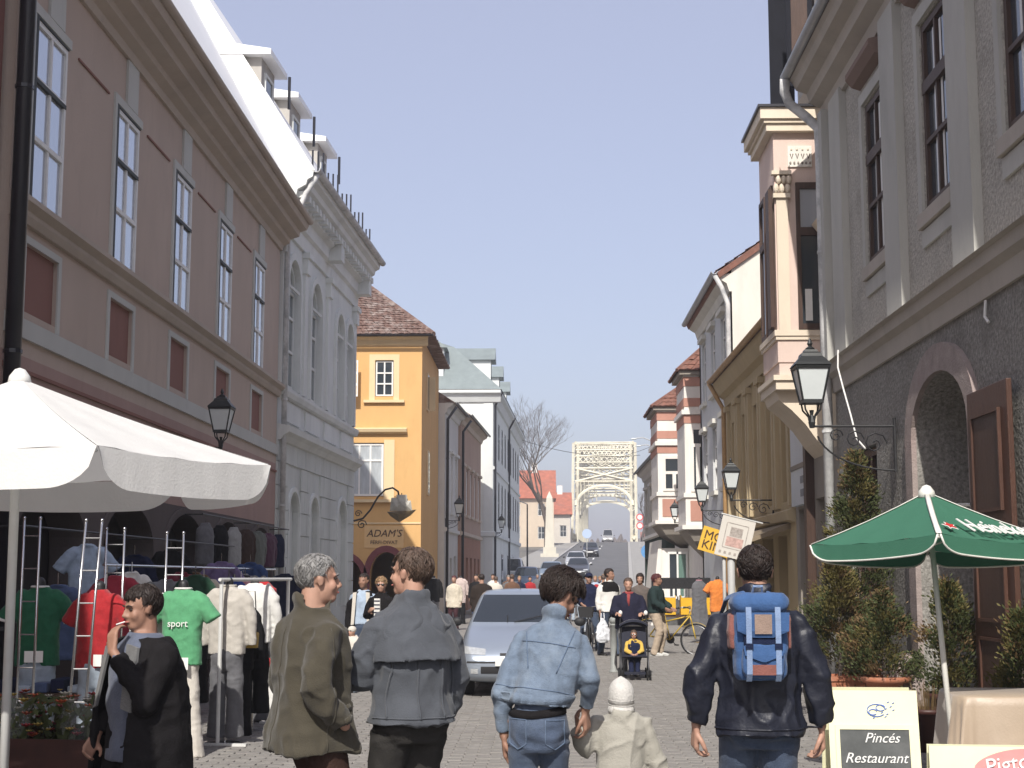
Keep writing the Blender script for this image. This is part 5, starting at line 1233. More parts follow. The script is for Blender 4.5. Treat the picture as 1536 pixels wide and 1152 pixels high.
for sd_ in (-1, 1):
    st_ = MB().rings([[(sd_*.085-.016, y-.004, z), (sd_*.085+.016, y-.004, z), (sd_*.085+.016, y+.004, z), (sd_*.085-.016, y+.004, z)] for y, z in ((-.215, BZ+.40), (-.222, BZ+.34), (-.222, BZ+.22), (-.226, BZ+.16), (-.222, BZ+.04), (-.19, BZ+.0))]).build('front_strap', PACK_L, bp)
    MB().box(sd_*.085-.022, sd_*.085+.022, -.236, -.225, BZ+.175, BZ+.205).build('buckle', PACK_N, st_)
    obj('side_pocket', pk(sd_*.16-.028, sd_*.16+.028, -.12, -.02, BZ+.17, BZ+.36, seed=9), PACK_R, bp, True)
    ps = [(sd_*.07, -.02, BZ+.44), (sd_*.09, .04, BZ+.465), (sd_*.125, .12, BZ+.455), (sd_*.15, .21, BZ+.44), (sd_*.165, .32, BZ+.36)]
    MB().tube(ps, [(.030, .009)]*5, 8, flat=(0, 1, 0)).build('shoulder_strap', PACK, bp, True)
MB().tube([(-.03, -.02, BZ+.47), (-.025, -.05, BZ+.51), (.025, -.05, BZ+.51), (.03, -.02, BZ+.47)], .008, 6).build('carry_loop', PACK_L, bp)
# smoking woman
SHIRT_BG = cloth('blue_grey_shirt', (.10, .115, .16)); LINING = cloth('grey_lining', (.13, .13, .13))
P6 = person('person', 'short dark-haired woman in open black coat smoking beside the clothes stall', (-2.03, 7.55, 0), 136, 1.60, girth=1.22, head=(-6, -8, 0), skin=SKIN_T,
            arms={-1: ((-.27, .14, 1.13), (-.07, .225, 1.40), dict(n=(.2, -1, .2), d=(.22, -.12, 1), curl=.7)), 1: ((.28, .0, 1.12), (.20, .16, .93), {})},
            hair=dict(mat=H_DARK, low=-.07, line=.062, vol=1.05), top=dict(name='shirt', mat=SHIRT_BG, hem=.80, flare=1.0, w=.82, d=1.15, belly=.55, sleeve=.04, amp=.006),
            legs=dict(mat=BLACKC, wide=1.0), vox=.008, gvox=.013)
T = P6['T']
cb = MB(); lay = []
for z, rx, ry in ((.70, .30, .27), (.85, .29, .265), (1.0, .275, .255), (1.15, .27, .24), (1.28, .265, .215), (1.38, .25, .175), (1.44, .21, .14), (1.47, .14, .12)):
    o_, i_ = [], []
    for k in range(29):
        a = R(128+284*k/28); o_.append(T(rx*1.04*math.cos(a), ry*1.04*math.sin(a), z)); i_.append(T((rx-.032)*1.04*math.cos(a), (ry-.032)*1.04*math.sin(a), z))
    lay.append(o_+i_[::-1])
cb.rings(lay)
for sd_ in (-1, 1):
    e, wr, opt = P6['arm'][sd_]; d = (wr-e).normalized(); sh_ = P6['sh'][sd_]
    cb.limb([sh_+Vector((-sd_*.05, 0, -.02)), sh_.lerp(e, .15), sh_.lerp(e, .5), e], [.07, .08, .08, .068]); cb.tube([sh_.lerp(e, .5), e, e.lerp(wr, .5), wr-d*.03], [.078, .07, .062, .052], 14)
obj('coat', solid(cb, .013, 4, fold_coat(.011, seed=8, sx=5, sz=1.5)), BLACKC, P6['root'], True)
for sd_ in (-1, 1):
    MB().rings([[T(sd_*(.09+.04*t), .16+.05*t, 1.44-.34*t-.0), T(sd_*(.17+.03*t), .14+.05*t, 1.42-.34*t), T(sd_*(.17+.03*t), .125+.05*t, 1.42-.34*t), T(sd_*(.09+.04*t), .145+.05*t, 1.44-.34*t)] for t in (0, .5, 1)]).build('lapel', LINING, P6['root'])
MB().tube([P6['HM'] @ Vector((.012, .10, -.062)), P6['HM'] @ Vector((.02, .15, -.07))], .004, 6).build('cigarette', WHITE_P, P6['root'])
# ================================================================ STREET LANTERNS
LCAP = mat('lantern_black_metal', (.03, .032, .033), .45, .15, 8, spec=.5, metal=.3)
def lantern(name, label, loc, H=1.0, wallx=None, bz=None, group=None, scroll=True):
    """four-sided tapering glass lantern carried by a scrolled wall bracket; loc = middle of its foot"""
    b = empty(name, loc, 0, label, 'street lamp', group); k = H
    def ring(r, z): return [(x*r*k, y*r*k, z*k) for x, y in ((-1, -1), (1, -1), (1, 1), (-1, 1))]
    MB().rings([ring(.115, .32), ring(.19, .70)]).build('glass', FROST, b)
    fr = MB()
    for x, y in ((-1, -1), (1, -1), (1, 1), (-1, 1)): fr.tube([(x*.118*k, y*.118*k, .30*k), (x*.196*k, y*.196*k, .71*k)], .014*k, 5)
    fr.rings([ring(.13, .28), ring(.13, .325)]).rings([ring(.205, .70), ring(.215, .735), ring(.20, .75)]); fr.build('frame', LCAP, b)
    cap = MB().rings([ring(.225, .745), ring(.20, .78), ring(.13, .86), ring(.12, .90), ring(.085, .92), ring(.075, .95)]).build('roof', LCAP, b)
    MB().lathe([(.05*k, .94*k), (.06*k, .97*k), (.02*k, 1.0*k), (.035*k, 1.03*k), (.008*k, 1.1*k)], seg=10).build('finial', LCAP, cap)
    ft = MB()
    for a in range(4):
        c, s_ = math.cos(R(45+90*a)), math.sin(R(45+90*a)); ft.tube([(c*.15*k, s_*.15*k, .29*k), (c*.13*k, s_*.13*k, .2*k), (c*.05*k, s_*.05*k, .12*k), (c*.02*k, s_*.02*k, 0)], .012*k, 5)
    ft.lathe([(.03*k, -.02), (.045*k, .05*k), (.02*k, .14*k), (.03*k, .2*k)], seg=8).build('foot', LCAP, b)
    if wallx is not None:
        dx = wallx-loc[0]; sg = math.copysign(1, dx); L = abs(dx)
        br = MB().tube([(0, 0, 0), (dx, 0, 0)], .016, 6).tube([(dx-sg*.02, 0, .1), (dx-sg*.02, 0, -.55*L)], .02, 6).build('bracket', IRON, b)
        if scroll:
            pts = [(dx*(1-.95*math.cos(R(t))), 0, -.5*L+.5*L*math.sin(R(t))-.02) for t in range(0, 91, 10)]; MB().tube([(sg*(L-(L*.95)*math.sin(R(t))), 0, -.5*L*math.cos(R(t))-.03) for t in range(0, 86, 8)], .012, 6).build('brace', IRON, br)
            for j, (cx, r_) in enumerate(((.28, .09), (.5, .12), (.74, .15))):
                sp = [(sg*L*cx+sg*r_*L*(1-t/14)*math.cos(t*.75), 0, -.19*L*(.6+.5*j/2)+r_*L*(1-t/14)*math.sin(t*.75)) for t in range(13)]; MB().tube(sp, .009, 5).build('scroll', IRON, br)
    return b
lantern('street_lantern', 'large black street lantern on a scrolled bracket beside the stone gateway', (3.27, 17.7, 3.45), .98, 4.28)
lantern('street_lantern', 'black wall lantern on scrolled bracket on the cream ochre house', (3.61, 28.0, 3.09), .74, 4.42)
lantern('street_lantern', 'wall lantern hung before the white gabled house', (3.92, 36.0, 3.25), .74, 4.60)
lantern('street_lantern', 'small lantern hung before the striped red and white house', (4.24, 46.9, 3.35), .66, 5.0)
lantern('street_lantern', 'black street lantern on the pink-grey townhouse above the white umbrella', (-4.84, 22, 3.58), .82, -5.50)
lantern('street_lantern', 'wall lantern by the drainpipe of the grey terrace house', (-3.26, 58.3, 3.85), .92, -3.82)
lantern('street_lantern', 'wall lantern on the pale mansard house corner', (-2.1, 77.5, 3.95), .9, -2.5)
# ================================================================ LETTERING
def text(parent, body, loc, size, m, rot=(R(90), 0, 0), name='lettering', ext=.003, shear=0., align='CENTER', sx=1.):
    cu = bpy.data.curves.new('t', 'FONT'); cu.body = body; cu.size = size; cu.extrude = ext; cu.align_x = align; cu.align_y = 'CENTER'; cu.shear = shear; cu.resolution_u = 3
    o = bpy.data.objects.new('t', cu); SCR.collection.objects.link(o); SCR.view_layers[0].update(); dg = SCR.view_layers[0].depsgraph
    me = bpy.data.meshes.new_from_object(o.evaluated_get(dg)); bpy.data.objects.remove(o, do_unlink=True)
    q = obj(name, me, m, parent); q.location = loc; q.rotation_euler = rot; q.scale = (sx, 1, 1); return q
INK = mat('dark_brown_lettering', (.07, .04, .03), .8, .1, 8); CHALK = mat('chalk_white', (.72, .72, .70), .9, .2, 40)
text(sg, "ADAM'S", (-1.25, -.028, 3.10), .34, INK, shear=.25); text(sg, 'FÉRFI-DIVAT', (-1.25, -.028, 2.80), .17, INK)
# ================================================================ WROUGHT-IRON SHIP SIGN
b = empty('ship_sign', (-5.10, 39.9, 0), 0, 'wrought-iron bracket with hanging ship sign at the corner of the pale house', 'sign')
MB().tube([(0, 0, 3.15), (.25, 0, 3.22), (.45, 0, 3.45), (.65, 0, 3.8), (.85, 0, 4.0), (1.05, 0, 4.05), (1.2, 0, 3.95), (1.24, 0, 3.75)], .026, 8).build('bracket', IRON, b)
for c, r_ in (((.22, 3.05), .14), ((.12, 3.35), .10)): MB().tube([(c[0]+r_*(1-t/14)*math.cos(t*.8), 0, c[1]+r_*(1-t/14)*math.sin(t*.8)) for t in range(13)], .016, 6).build('scroll', IRON, b)
GILT = mat('tarnished_gilt', (.20, .15, .09), .45, .3, 8, metal=.6); SAIL = mat('painted_sail', (.45, .43, .38), .6, .2, 8)
hull = MB().rings([[(x, y, z) for x, y, z in ((1.0-.05*j, 0, 3.28+.06*j), (1.24, -.12-.03*j, 3.12+.1*j), (1.55+.08*j, 0, 3.30+.08*j), (1.24, .12+.03*j, 3.12+.1*j))] for j in range(3)]).build('hull', GILT, b)
for x, w_, h in ((1.12, .14, .38), (1.30, .2, .46), (1.46, .13, .3)):
    m_ = MB().tube([(x, 0, 3.3), (x, 0, 3.35+h+.1)], .012, 6).build('mast', GILT, b)
    MB().add([(x-w_, -.02, 3.42), (x+w_, -.02, 3.42), (x+w_*.7, -.02, 3.40+h), (x-w_*.7, -.02, 3.40+h), (x, -.10, 3.40+h*.5), (x, .0, 3.4+h*.5)], [(0, 1, 4), (1, 2, 4), (2, 3, 4), (3, 0, 4), (1, 0, 5), (2, 1, 5), (3, 2, 5), (0, 3, 5)]).build('sail', SAIL, m_)
MB().tube([(1.24, 0, 3.75), (1.24, 0, 3.86)], .01, 6).build('chain', IRON, b)
# ================================================================ UMBRELLAS
def fabric(name, col, tr=.25, bump=.15):
    if name in MATS: return MATS[name]
    m = mat(name, col, .85, .05, 4, bump, 70, spec=.2, stretch=(1, 1, 1)); n = m.node_tree.nodes; l = m.node_tree.links
    t = n.new('ShaderNodeBsdfTranslucent'); t.inputs['Color'].default_value = (*col, 1); mx = n.new('ShaderNodeMixShader'); mx.inputs[0].default_value = tr
    out = [x for x in n if x.type == 'OUTPUT_MATERIAL'][0]; l.new(n['Principled BSDF'].outputs[0], mx.inputs[1]); l.new(t.outputs[0], mx.inputs[2]); l.new(mx.outputs[0], out.inputs['Surface']); return m
def umbrella(name, label, foot, apex, corners, drop, cloth_m, pole_m, trim_m=None, sag=.05, pole_r=.028, cut=.13, vent=False, group=None):
    b = empty(name, foot, 0, label, 'umbrella', group); F = Vector(foot); A = Vector(apex)-F; Cn = [Vector(c)-F for c in corners]; n = len(Cn)
    ctr = sum(Cn, Vector())/n
    for i in range(n):
        P, Q = Cn[i], Cn[(i+1) % n]; N = 12; M = 10; v = []; f = []
        for j in range(M+1):
            t = j/M
            for k in range(N+1):
                u = k/N; e = P.lerp(Q, u); p = A.lerp(e, t); p = p+Vector((0, 0, -sag*4*u*(1-u)*t*t*.9-.02*math.sin(math.pi*t))); p += Vector((0, 0, .006*math.sin(u*19+i)*t)); v.append(p)
        for j in range(M):
            for k in range(N): f.append((j*(N+1)+k, j*(N+1)+k+1, (j+1)*(N+1)+k+1, (j+1)*(N+1)+k))
        pn = MB().add(v, f).build('canopy_panel', cloth_m, b, True, fix=False)
        # valance: cut away at the corners, rounded
        v = []; f = []; K = 40; out = ((P+Q)/2-ctr); out.z = 0; out.normalize()
        for k in range(K+1):
            u = k/K; e = P.lerp(Q, u)+Vector((0, 0, -sag*4*u*(1-u)*.9)); m_ = min(u, 1-u)/cut; dd = drop*(1 if m_ >= 1 else math.sqrt(max(0, 1-(1-m_)**2)))+.004
            w_ = out*(.0012*math.sin(u*41+i*2)+.001*math.sin(u*83)+.012); v += [e, e+w_*.5+Vector((0, 0, -dd*.5)), e+w_+Vector((0, 0, -dd))]
        for k in range(K):
            for r_ in range(2): f.append((k*3+r_, k*3+3+r_, k*3+4+r_, k*3+1+r_))
        va = MB().add(v, f).build('valance', cloth_m, pn, True, fix=False)
        if trim_m:
            MB().tube([v[k*3+2] for k in range(K+1)], .008, 5).build('edging', trim_m, pn, True)
        rb = MB().tube([A.lerp(P, t)+Vector((0, 0, -.03-.02*math.sin(math.pi*t))) for t in (0.02, .5, .99)], .010, 6).build('rib', pole_m, b, True)
        MB().tube([A*.0+Vector((A.x, A.y, A.z-.42)), A.lerp(P, .5)+Vector((0, 0, -.045))], .008, 6).build('strut', pole_m, rb)
        if trim_m: MB().tube([A.lerp(P, t)+Vector((0, 0, .004-.02*math.sin(math.pi*t))) for t in (0, .25, .5, .75, 1)], [(.022, .005)]*5, 6).build('seam_tape', trim_m, pn, True)
    MB().tube([(0, 0, 0), A-Vector((0, 0, .02))], pole_r, 12).build('pole', pole_m, b, True)
    MB().lathe([(.005, -.05), (.07, -.04), (.06, .01), (.03, .05), (.004, .06)], A, 12).build('cap', trim_m or cloth_m, b, True)
    MB().lathe([(.25, 0), (.25, .06), (.05, .1), (.045, .3)], (0, 0, 0), 16).build('base', mat('concrete_foot', (.32, .31, .29), .9, .15, 6), b)
    return b
WCAN = fabric('white_canvas', (.84, .835, .81), .30); GCAN = fabric('green_canvas', (.055, .175, .115), .16)
WPOLE = mat('white_pole_paint', (.62, .62, .60), .5, .08, 6); WPOLE2 = mat('cream_pole_paint', (.70, .69, .64), .45, .06, 6)
def hexa(c, r_, z, a0): return [Vector((c[0]+r_*math.cos(R(a0+60*k)), c[1]+r_*math.sin(R(a0+60*k)), z)) for k in range(6)]
umbrella('market_umbrella', 'big white six-sided market umbrella shading the clothes stall', (-3.06, 8.5, 0), (-3.07, 8.5, 2.81), hexa((-3.07, 8.5), 1.465, 2.305, -55), .20, WCAN, WPOLE, sag=.028, pole_r=.027, cut=.17)
c0 = Vector((-3.72, 3.85, 0)); cb_ = [c0+Vector((1.5, -1.45, 3.15)), c0+Vector((1.5, 1.45, 3.15)), c0+Vector((-1.5, 1.45, 3.15)), c0+Vector((-1.5, -1.45, 3.15))]
umbrella('market_umbrella', 'tall white market umbrella added out of view to shade the smoking woman', (-3.72, 3.85, 0), c0+Vector((0, 0, 3.85)), cb_, .2, WCAN, WPOLE, sag=.05, pole_r=.034)  # added out of view so that its shadow covers the smoking woman
GA = Vector((3.0, 11.5, 2.30)); gc = [Vector((2.14, 11.75, 1.90)), Vector((2.83, 10.55, 1.955)), Vector((3.95, 11.2, 1.90)), Vector((3.25, 12.5, 1.86))]
gu = umbrella('parasol', 'green beer-garden parasol with white edging and red star', (3.15, 11.5, 0), GA, gc, .12, GCAN, WPOLE2, WPOLE2, sag=.03, pole_r=.022, cut=.16)
# lettering on the right-hand canopy side
F_ = Vector((3.15, 11.5, 0)); Pa, Qa = gc[1]-F_, gc[2]-F_; Aa = GA-F_
xa = (Qa-Pa).normalized(); up = (Aa-(Pa+Qa)/2).normalized(); up = (up-xa*up.dot(xa)).normalized(); nn = xa.cross(up)
rot = Matrix((xa, up, nn)).transposed().to_euler()
base = Pa.lerp(Qa, .50)
text(gu, 'Heineken', base+up*.12+nn*.03+xa*.06, .30, mat('white_print', (.75, .75, .73), .7, .04, 8), rot, ext=.004, sx=.62)
sp = []
for k in range(10):
    a = R(90+36*k); r_ = .055 if k % 2 == 0 else .024; sp.append((r_*math.cos(a), r_*math.sin(a)))
for sc_, mm, h in ((1.25, MATS['white_print'], .020), (.92, mat('red_print', (.55, .03, .03), .6, .05, 8), .025)):
    q = MB().prism([(x*sc_, y*sc_) for x, y in sp], lambda p, q_, t: tuple(Pa.lerp(Qa, .15)+up*.11+xa*p+up*q_+nn*t), h, h+.003).build('star', mm, gu)
# ================================================================ PLANTS
LEAFM = []
for nme, c in (('conifer_green', (.062, .075, .028)), ('conifer_olive', (.125, .108, .036)), ('conifer_brown', (.14, .092, .043))): LEAFM.append(mat(nme, c, .7, .35, 20, spec=.25))
TERRA = mat('terracotta', (.40, .155, .085), .85, .15, 6, .15, 40, col2=(.5, .32, .25), c2amt=.5, c2scale=4); POTB = mat('brown_plastic_pot', (.055, .02, .016), .5, .1, 6, spec=.4)
def conifer(name, label, loc, z0, h, r_, pot, seed, dens=1., potr=.22, shape=1.0, lean=0.):
    rr = random.Random(seed); b = empty(name, loc, rr.uniform(0, 6), label, 'plant'); mbs = [MB(), MB(), MB()]
    n = int(7500*dens*h*max(r_, .2)/.4)
    clumps = []
    for k in range(int(46*h+14)):
        t = rr.random()**.8; a = rr.uniform(0, 2*math.pi); prof = (math.sin(math.pi*min(1, .16+.84*t)**.8)*.95+.05)*(1-.35*t) if shape else 1-t
        q = rr.uniform(.3, 1.22)*r_*prof; clumps.append((Vector((q*math.cos(a)+lean*t, q*math.sin(a), z0+h*t)), rr.uniform(.05, .11)*(1.2-.5*t), rr.choice((0, 0, 0, 1, 1, 2)), a))
    for k in range(n):
        c, cr_, mi, a = rr.choice(clumps); d = Vector((rr.gauss(0, 1), rr.gauss(0, 1), rr.gauss(0, 1.0)))*cr_*.72; p = c+d
        dir_ = (Vector((p.x, p.y, 0)).normalized()*.8+Vector((rr.uniform(-.5, .5), rr.uniform(-.5, .5), rr.uniform(.2, 1.3)))).normalized(); w_ = dir_.cross(Vector((rr.uniform(-1, 1), rr.uniform(-1, 1), rr.uniform(-1, 1)))).normalized()*rr.uniform(.006, .012); L = rr.uniform(.03, .065)
        m_ = mbs[mi]; o = len(m_.v); m_.v += [tuple(p-w_*.5), tuple(p+dir_*L*.5+w_), tuple(p+dir_*L), tuple(p+dir_*L*.5-w_)]; m_.f.append((o, o+1, o+2, o+3))
    for m_, mm in zip(mbs, LEAFM):
        if m_.f: o = m_.build('foliage', mm, b, fix=False); o['kind'] = 'stuff'
    MB().tube([(0, 0, z0-.25), (.01+lean*.4, 0, z0+h*.5), (lean, .02, z0+h*.92)], [.022, .015, .004], 6).build('stem', BARK, b)
    for k in range(14):
        c = rr.choice(clumps)[0]; MB().tube([(lean*.3, 0, max(z0-.05, c.z-.18)), c], [.006, .003], 4).build('twig', BARK, b)
    if pot == 'round':
        p_ = MB().lathe([(.13, .03), (.15, .06), (.155, .28), (.21, .46), (potr, .48), (potr+.01, .53), (potr-.03, .54), (potr-.04, .50), (.02, .49)], (0, 0, 0), 20).build('pot', TERRA, b, True); MB().lathe([(.03, .0), (.2, .0), (.2, .03), (.05, .04)], seg=18).build('saucer', TERRA, b)
    elif pot == 'box':
        p_ = MB().rings([[(x*a, y*a*.7, z) for x, y in ((-1, -1), (1, -1), (1, 1), (-1, 1))] for a, z in ((.20, .0), (.25, .44), (.275, .44), (.275, .50), (.245, .50), (.24, .45), (.02, .45))]).build('planter', TERRA, b); b.rotation_euler.z = .1
    elif pot == 'brown':
        p_ = MB().lathe([(.16, .0), (.235, .46), (.27, .47), (.27, .52), (.24, .52), (.23, .48), (.02, .46)], (0, 0, 0), 20).build('pot', POTB, b, True)
    return b
conifer('potted_conifer', 'tallest reddish-green conifer behind the other pots against the grey wall', (3.92, 18.3, 0), .6, 2.55, .50, 'round', 4, .9, lean=.05)
conifer('potted_conifer', 'broad olive conifer in a terracotta box planter beside the drainpipe', (3.52, 17.7, 0), .45, 1.40, .50, 'box', 5, 1.1)
conifer('potted_conifer', 'low rounded conifer in a wide-rimmed terracotta pot', (3.86, 16.9, 0), .5, .95, .42, 'round', 6, 1.2, potr=.29)
conifer('potted_conifer', 'green conical conifer in a brown pot within the stone gateway', (4.02, 14.75, 0), .5, 1.05, .33, 'brown', 7, 1.4)
conifer('potted_conifer', 'small conifer in dark pot before the open brown door leaf', (4.02, 12.55, 0), .5, .85, .25, 'brown', 8, 1.2)
b = empty('flower_pot', (3.66, 14.3, 0), 0, 'short brown pot of dry stems at the foot of the gateway', 'pot'); MB().lathe([(.12, .0), (.18, .36), (.21, .37), (.21, .41), (.18, .41), (.02, .36)], (0, 0, 0), 18).build('pot', POTB, b, True)
st_ = MB(); rr = random.Random(6)
for k in range(60): a = rr.uniform(0, 6.3); q = rr.uniform(0, .12); st_.tube([(q*math.cos(a), q*math.sin(a), .36), (q*1.6*math.cos(a), q*1.6*math.sin(a), .36+rr.uniform(.1, .3))], [.004, .002], 3)
st_.build('stems', LEAFM[2], b)
# ================================================================ BOARDS
CREAMB = mat('cream_board_frame', (.74, .72, .48), .5, .06, 4, spec=.4); BLACKB = mat('worn_blackboard', (.07, .075, .075), .6, .35, 5, spec=.35, col2=(.14, .14, .14), c2amt=.7, c2scale=4)
b = empty('a_frame_board', (1.96, 9.0, 0), R(-4), 'cream A-frame board with chalked blackboard standing by the parasol', 'sign')
tl = R(11)
def af(x, z, y=0.): return (x, -.30+z*math.sin(tl)*1.0+y, z*math.cos(tl))
def panel(x0, x1, z0, z1, y0, y1): return MB().rings([[af(x0, z0, y), af(x1, z0, y), af(x1, z1, y), af(x0, z1, y)] for y in (y0, y1)])
panel(-.26, .26, .03, 1.0, 0, .02).build('front_panel', CREAMB, b)
MB().rings([[(x, .33-z*math.sin(tl)+y, z*math.cos(tl)) for x, z in ((-.26, .03), (.26, .03), (.26, 1.0), (-.26, 1.0))] for y in (0, .02)]).build('rear_panel', CREAMB, b)
bb_ = panel(-.20, .20, .10, .775, -.008, -.002).build('blackboard', BLACKB, b)
fr_ = MB()
for x0, x1, z0, z1 in ((-.225, -.2, .075, .80), (.2, .225, .075, .80), (-.2, .2, .775, .80)): q = panel(x0, x1, z0, z1, -.014, -.001); fr_.add(q.v, q.f)
fr_.build('inner_moulding', CREAMB, b)
text(bb_, 'Pincés', af(.04, .725, -.012), .080, CHALK, (R(90)-tl, 0, 0), shear=.35, ext=.002); text(bb_, 'Restaurant', af(.0, .61, -.012), .082, CHALK, (R(90)-tl, 0, 0), shear=.35, ext=.002)
# sketched blue emblem on the top of the board
BLUEI = mat('blue_ink', (.12, .2, .5), .7, .1, 9); sk_ = MB(); rr = random.Random(2)
for (cx, cz, r_) in ((.02, .885, .045), (.045, .90, .022), (.0, .875, .02)): sk_.tube([af(cx+r_*1.2*math.cos(t), cz+r_*.8*math.sin(t), -.004) for t in np.linspace(.3, 5.6, 14)], .003, 4)
for k in range(9): x = .05+rr.uniform(-.06, .07); z = .85+rr.uniform(-.02, .08); sk_.tube([af(x, z, -.004), af(x+.012, z+.006, -.004)], .003, 4)
sk_.build('emblem', BLUEI, b)
b = empty('a_frame_board', (2.26, 7.25, 0), R(-6), 'low cream board with pink and red logo in front of the covered table', 'sign')
MB().rings([[(x, -.02*0+y+z*.12, z) for x, z in ((-.38, .03), (.38, .03), (.38, .83), (-.38, .83))] for y in (0, .02)]).build('front_panel', CREAMB, b); MB().rings([[(x, .26+y-z*.12, z) for x, z in ((-.38, .03), (.38, .03), (.38, .83), (-.38, .83))] for y in (0, .02)]).build('rear_panel', CREAMB, b)
PINK = mat('pink_logo', (.62, .25, .24), .6, .06, 8)
lg = MB().rings([[(.0+.17*math.cos(t), y+.12*(.755+.055*math.sin(t)), .755+.06*math.sin(t)+.03*math.cos(t)) for t in np.linspace(0, 2*math.pi, 26, endpoint=False)] for y in (-.004, -.0005)]).build('logo', PINK, b)
text(lg, 'Pigton', (.01, .755*.12-.010, .752), .105, MATS['white_print'], (R(83), R(-10), 0), ext=.003, shear=.1)
# ================================================================ TABLE with beige cloth
b = empty('covered_table', (3.62, 11.75, 0), R(-5), 'small table under a shiny beige cloth beside the parasol pole', 'table')
CLO = mat('beige_satin_cloth', (.40, .315, .235), .42, .06, 4, .1, 60, spec=.4, sheen=.3); lay = []
for z, e in ((.285, 1.10), (.34, 1.09), (.5, 1.06), (.68, 1.02), (.745, 1.0), (.757, .97), (.757, .0)):
    rg = []
    for k in range(96):
        t = 2*math.pi*k/96; x = .46*math.copysign(abs(math.cos(t))**.35, math.cos(t)); y = .46*math.copysign(abs(math.sin(t))**.35, math.sin(t)); am = (.757-z)*.14
        w_ = 1+am*(math.sin(t*11+1)+.6*math.sin(t*19))/1.2; rg.append((x*e*w_, y*e*w_, z+(.02*math.sin(t*11+1) if z < .3 else 0)))
    lay.append(rg)
MB().rings(lay).build('tablecloth_drape', CLO, b, True)
for x in (-.36, .36):
    for y in (-.36, .36): MB().box(x-.025, x+.025, y-.025, y+.025, 0, .72).build('leg', DARKWOOD, b)
# ================================================================ POST SIGNS
b = empty('poster_board', (2.43, 19.0, 0), 0, 'white poster board tilted on a grey post behind the man with the backpack', 'sign')
MB().tube([(0, 0, 0), (0, 0, 2.35)], .048, 10).build('post', mat('grey_post', (.40, .40, .39), .6, .1, 6), b, True)
RT = Matrix.Rotation(R(14), 4, 'Y')
def tb_(x0, x1, z0, z1, y0, y1): return MB().box(x0, x1, y0, y1, z0, z1).xf(Matrix.Translation((.05, -.06, 2.14)) @ RT)
pb = tb_(-.215, .215, -.26, .26, -.012, .012).build('board', mat('poster_white', (.58, .55, .50), .6, .05, 4), b); tb_(-.24, .30, .262, .275, -.02, .02).build('top_rail', WPOLE, pb)
PG = mat('poster_print_grey', (.35, .31, .28), .7, .4, 30); PRD = mat('poster_print_pink', (.50, .33, .29), .7, .35, 22)
for z0, z1 in ((.17, .18), (-.15, -.14)): tb_(-.14, .14, z0, z1, -.0145, -.0125).build('print_line', PG, pb)
for x0, x1 in ((-.145, -.135), (.135, .145)): tb_(x0, x1, -.14, .17, -.0145, -.0125).build('print_line', PG, pb)
tb_(-.11, .11, -.12, .0, -.0145, -.0125).build('picture', PRD, pb); tb_(-.08, .08, .01, .13, -.0145, -.0125).build('picture', PG, pb)
for k in range(6): tb_(-.17+.065*k, -.14+.065*k, -.225, -.19, -.0145, -.0125).build('print_mark', PG, pb)
b = empty('yellow_sign', (2.86, 24.0, 0), 0, 'yellow lettered sign tilted behind the white poster board', 'sign')
MB().tube([(0.1, .03, 0), (.1, .03, 2.5)], .03, 8).build('post', MATS['grey_post'], b, True); RT2 = Matrix.Rotation(R(17), 4, 'Y')
yb_ = MB().box(-.29, .29, -.012, .012, -.20, .20).xf(Matrix.Translation((0, -.03, 2.2)) @ RT2).build('board', mat('yellow_board', (.70, .42, .05), .5, .05, 4), b)
for z, tx in ((.07, 'MOZI'), (-.09, 'KINO')):
    p = Matrix.Translation((0, -.05, 2.2)) @ RT2 @ Vector((.0, 0, z)); text(yb_, tx, p, .2, INK, (R(90), R(17), 0), ext=.002)
# ================================================================ CLOTHES STALL
def form_top(name, parent, m, loc, rz, L=.68, w_=.20, d=.115, sleeve='short', flare=1.0, vox=.012, amp=.007, seed=1, collar=None, trim=None):
    """a hung or dressed top: shoulders at z=0, hem at -L"""
    mb = MB(); lay = []
    for z, rx, ry in ((-L, w_*flare, d*flare*1.05), (-L*.7, w_*(flare*.5+.48), d*1.05), (-L*.4, w_*.97, d*1.08), (-.16, w_*1.02, d*1.02), (-.07, w_*.95, d*.85), (-.02, w_*.62, d*.65), (.025, .07, .062)):
        lay.append(ring_e((0, 0, z), rx, ry, lambda p: p, 22))
    mb.rings(lay)
    for s_ in (-1, 1):
        if sleeve == 'short': mb.limb([(s_*w_*.7, 0, -.07), (s_*w_*1.05, 0, -.14)], [.075, .075]); mb.tube([(s_*w_*.9, 0, -.1), (s_*(w_*1.0+.10), .01, -.27)], [.078, .083], 12)
        elif sleeve == 'long': mb.limb([(s_*w_*.7, 0, -.065), (s_*w_*1.05, 0, -.15)], [.07, .07]); mb.tube([(s_*w_*.9, 0, -.1), (s_*(w_+.05), .01, -.32), (s_*(w_+.06), .03, -.58)], [.072, .064, .048], 12)
    o = obj(name, solid(mb, vox, 3, fold_coat(amp, seed=seed, sx=8, sz=3.5, fine=.003)), m, parent, True); o.location = loc; o.rotation_euler.z = rz
    if collar is not None: MB().tube([(.068*math.cos(t), .06*math.sin(t), .02) for t in np.linspace(0, 2*math.pi, 17)], [(.018, .012)]*17, 6).build('collar', collar, o, True)
    if trim is not None:
        for s_ in (-1, 1): MB().tube([(s_*(w_*1.0+.098), .01, -.262), (s_*(w_*1.0+.106), .01, -.285)], .087, 14).build('cuff', trim, o, True)
    return o
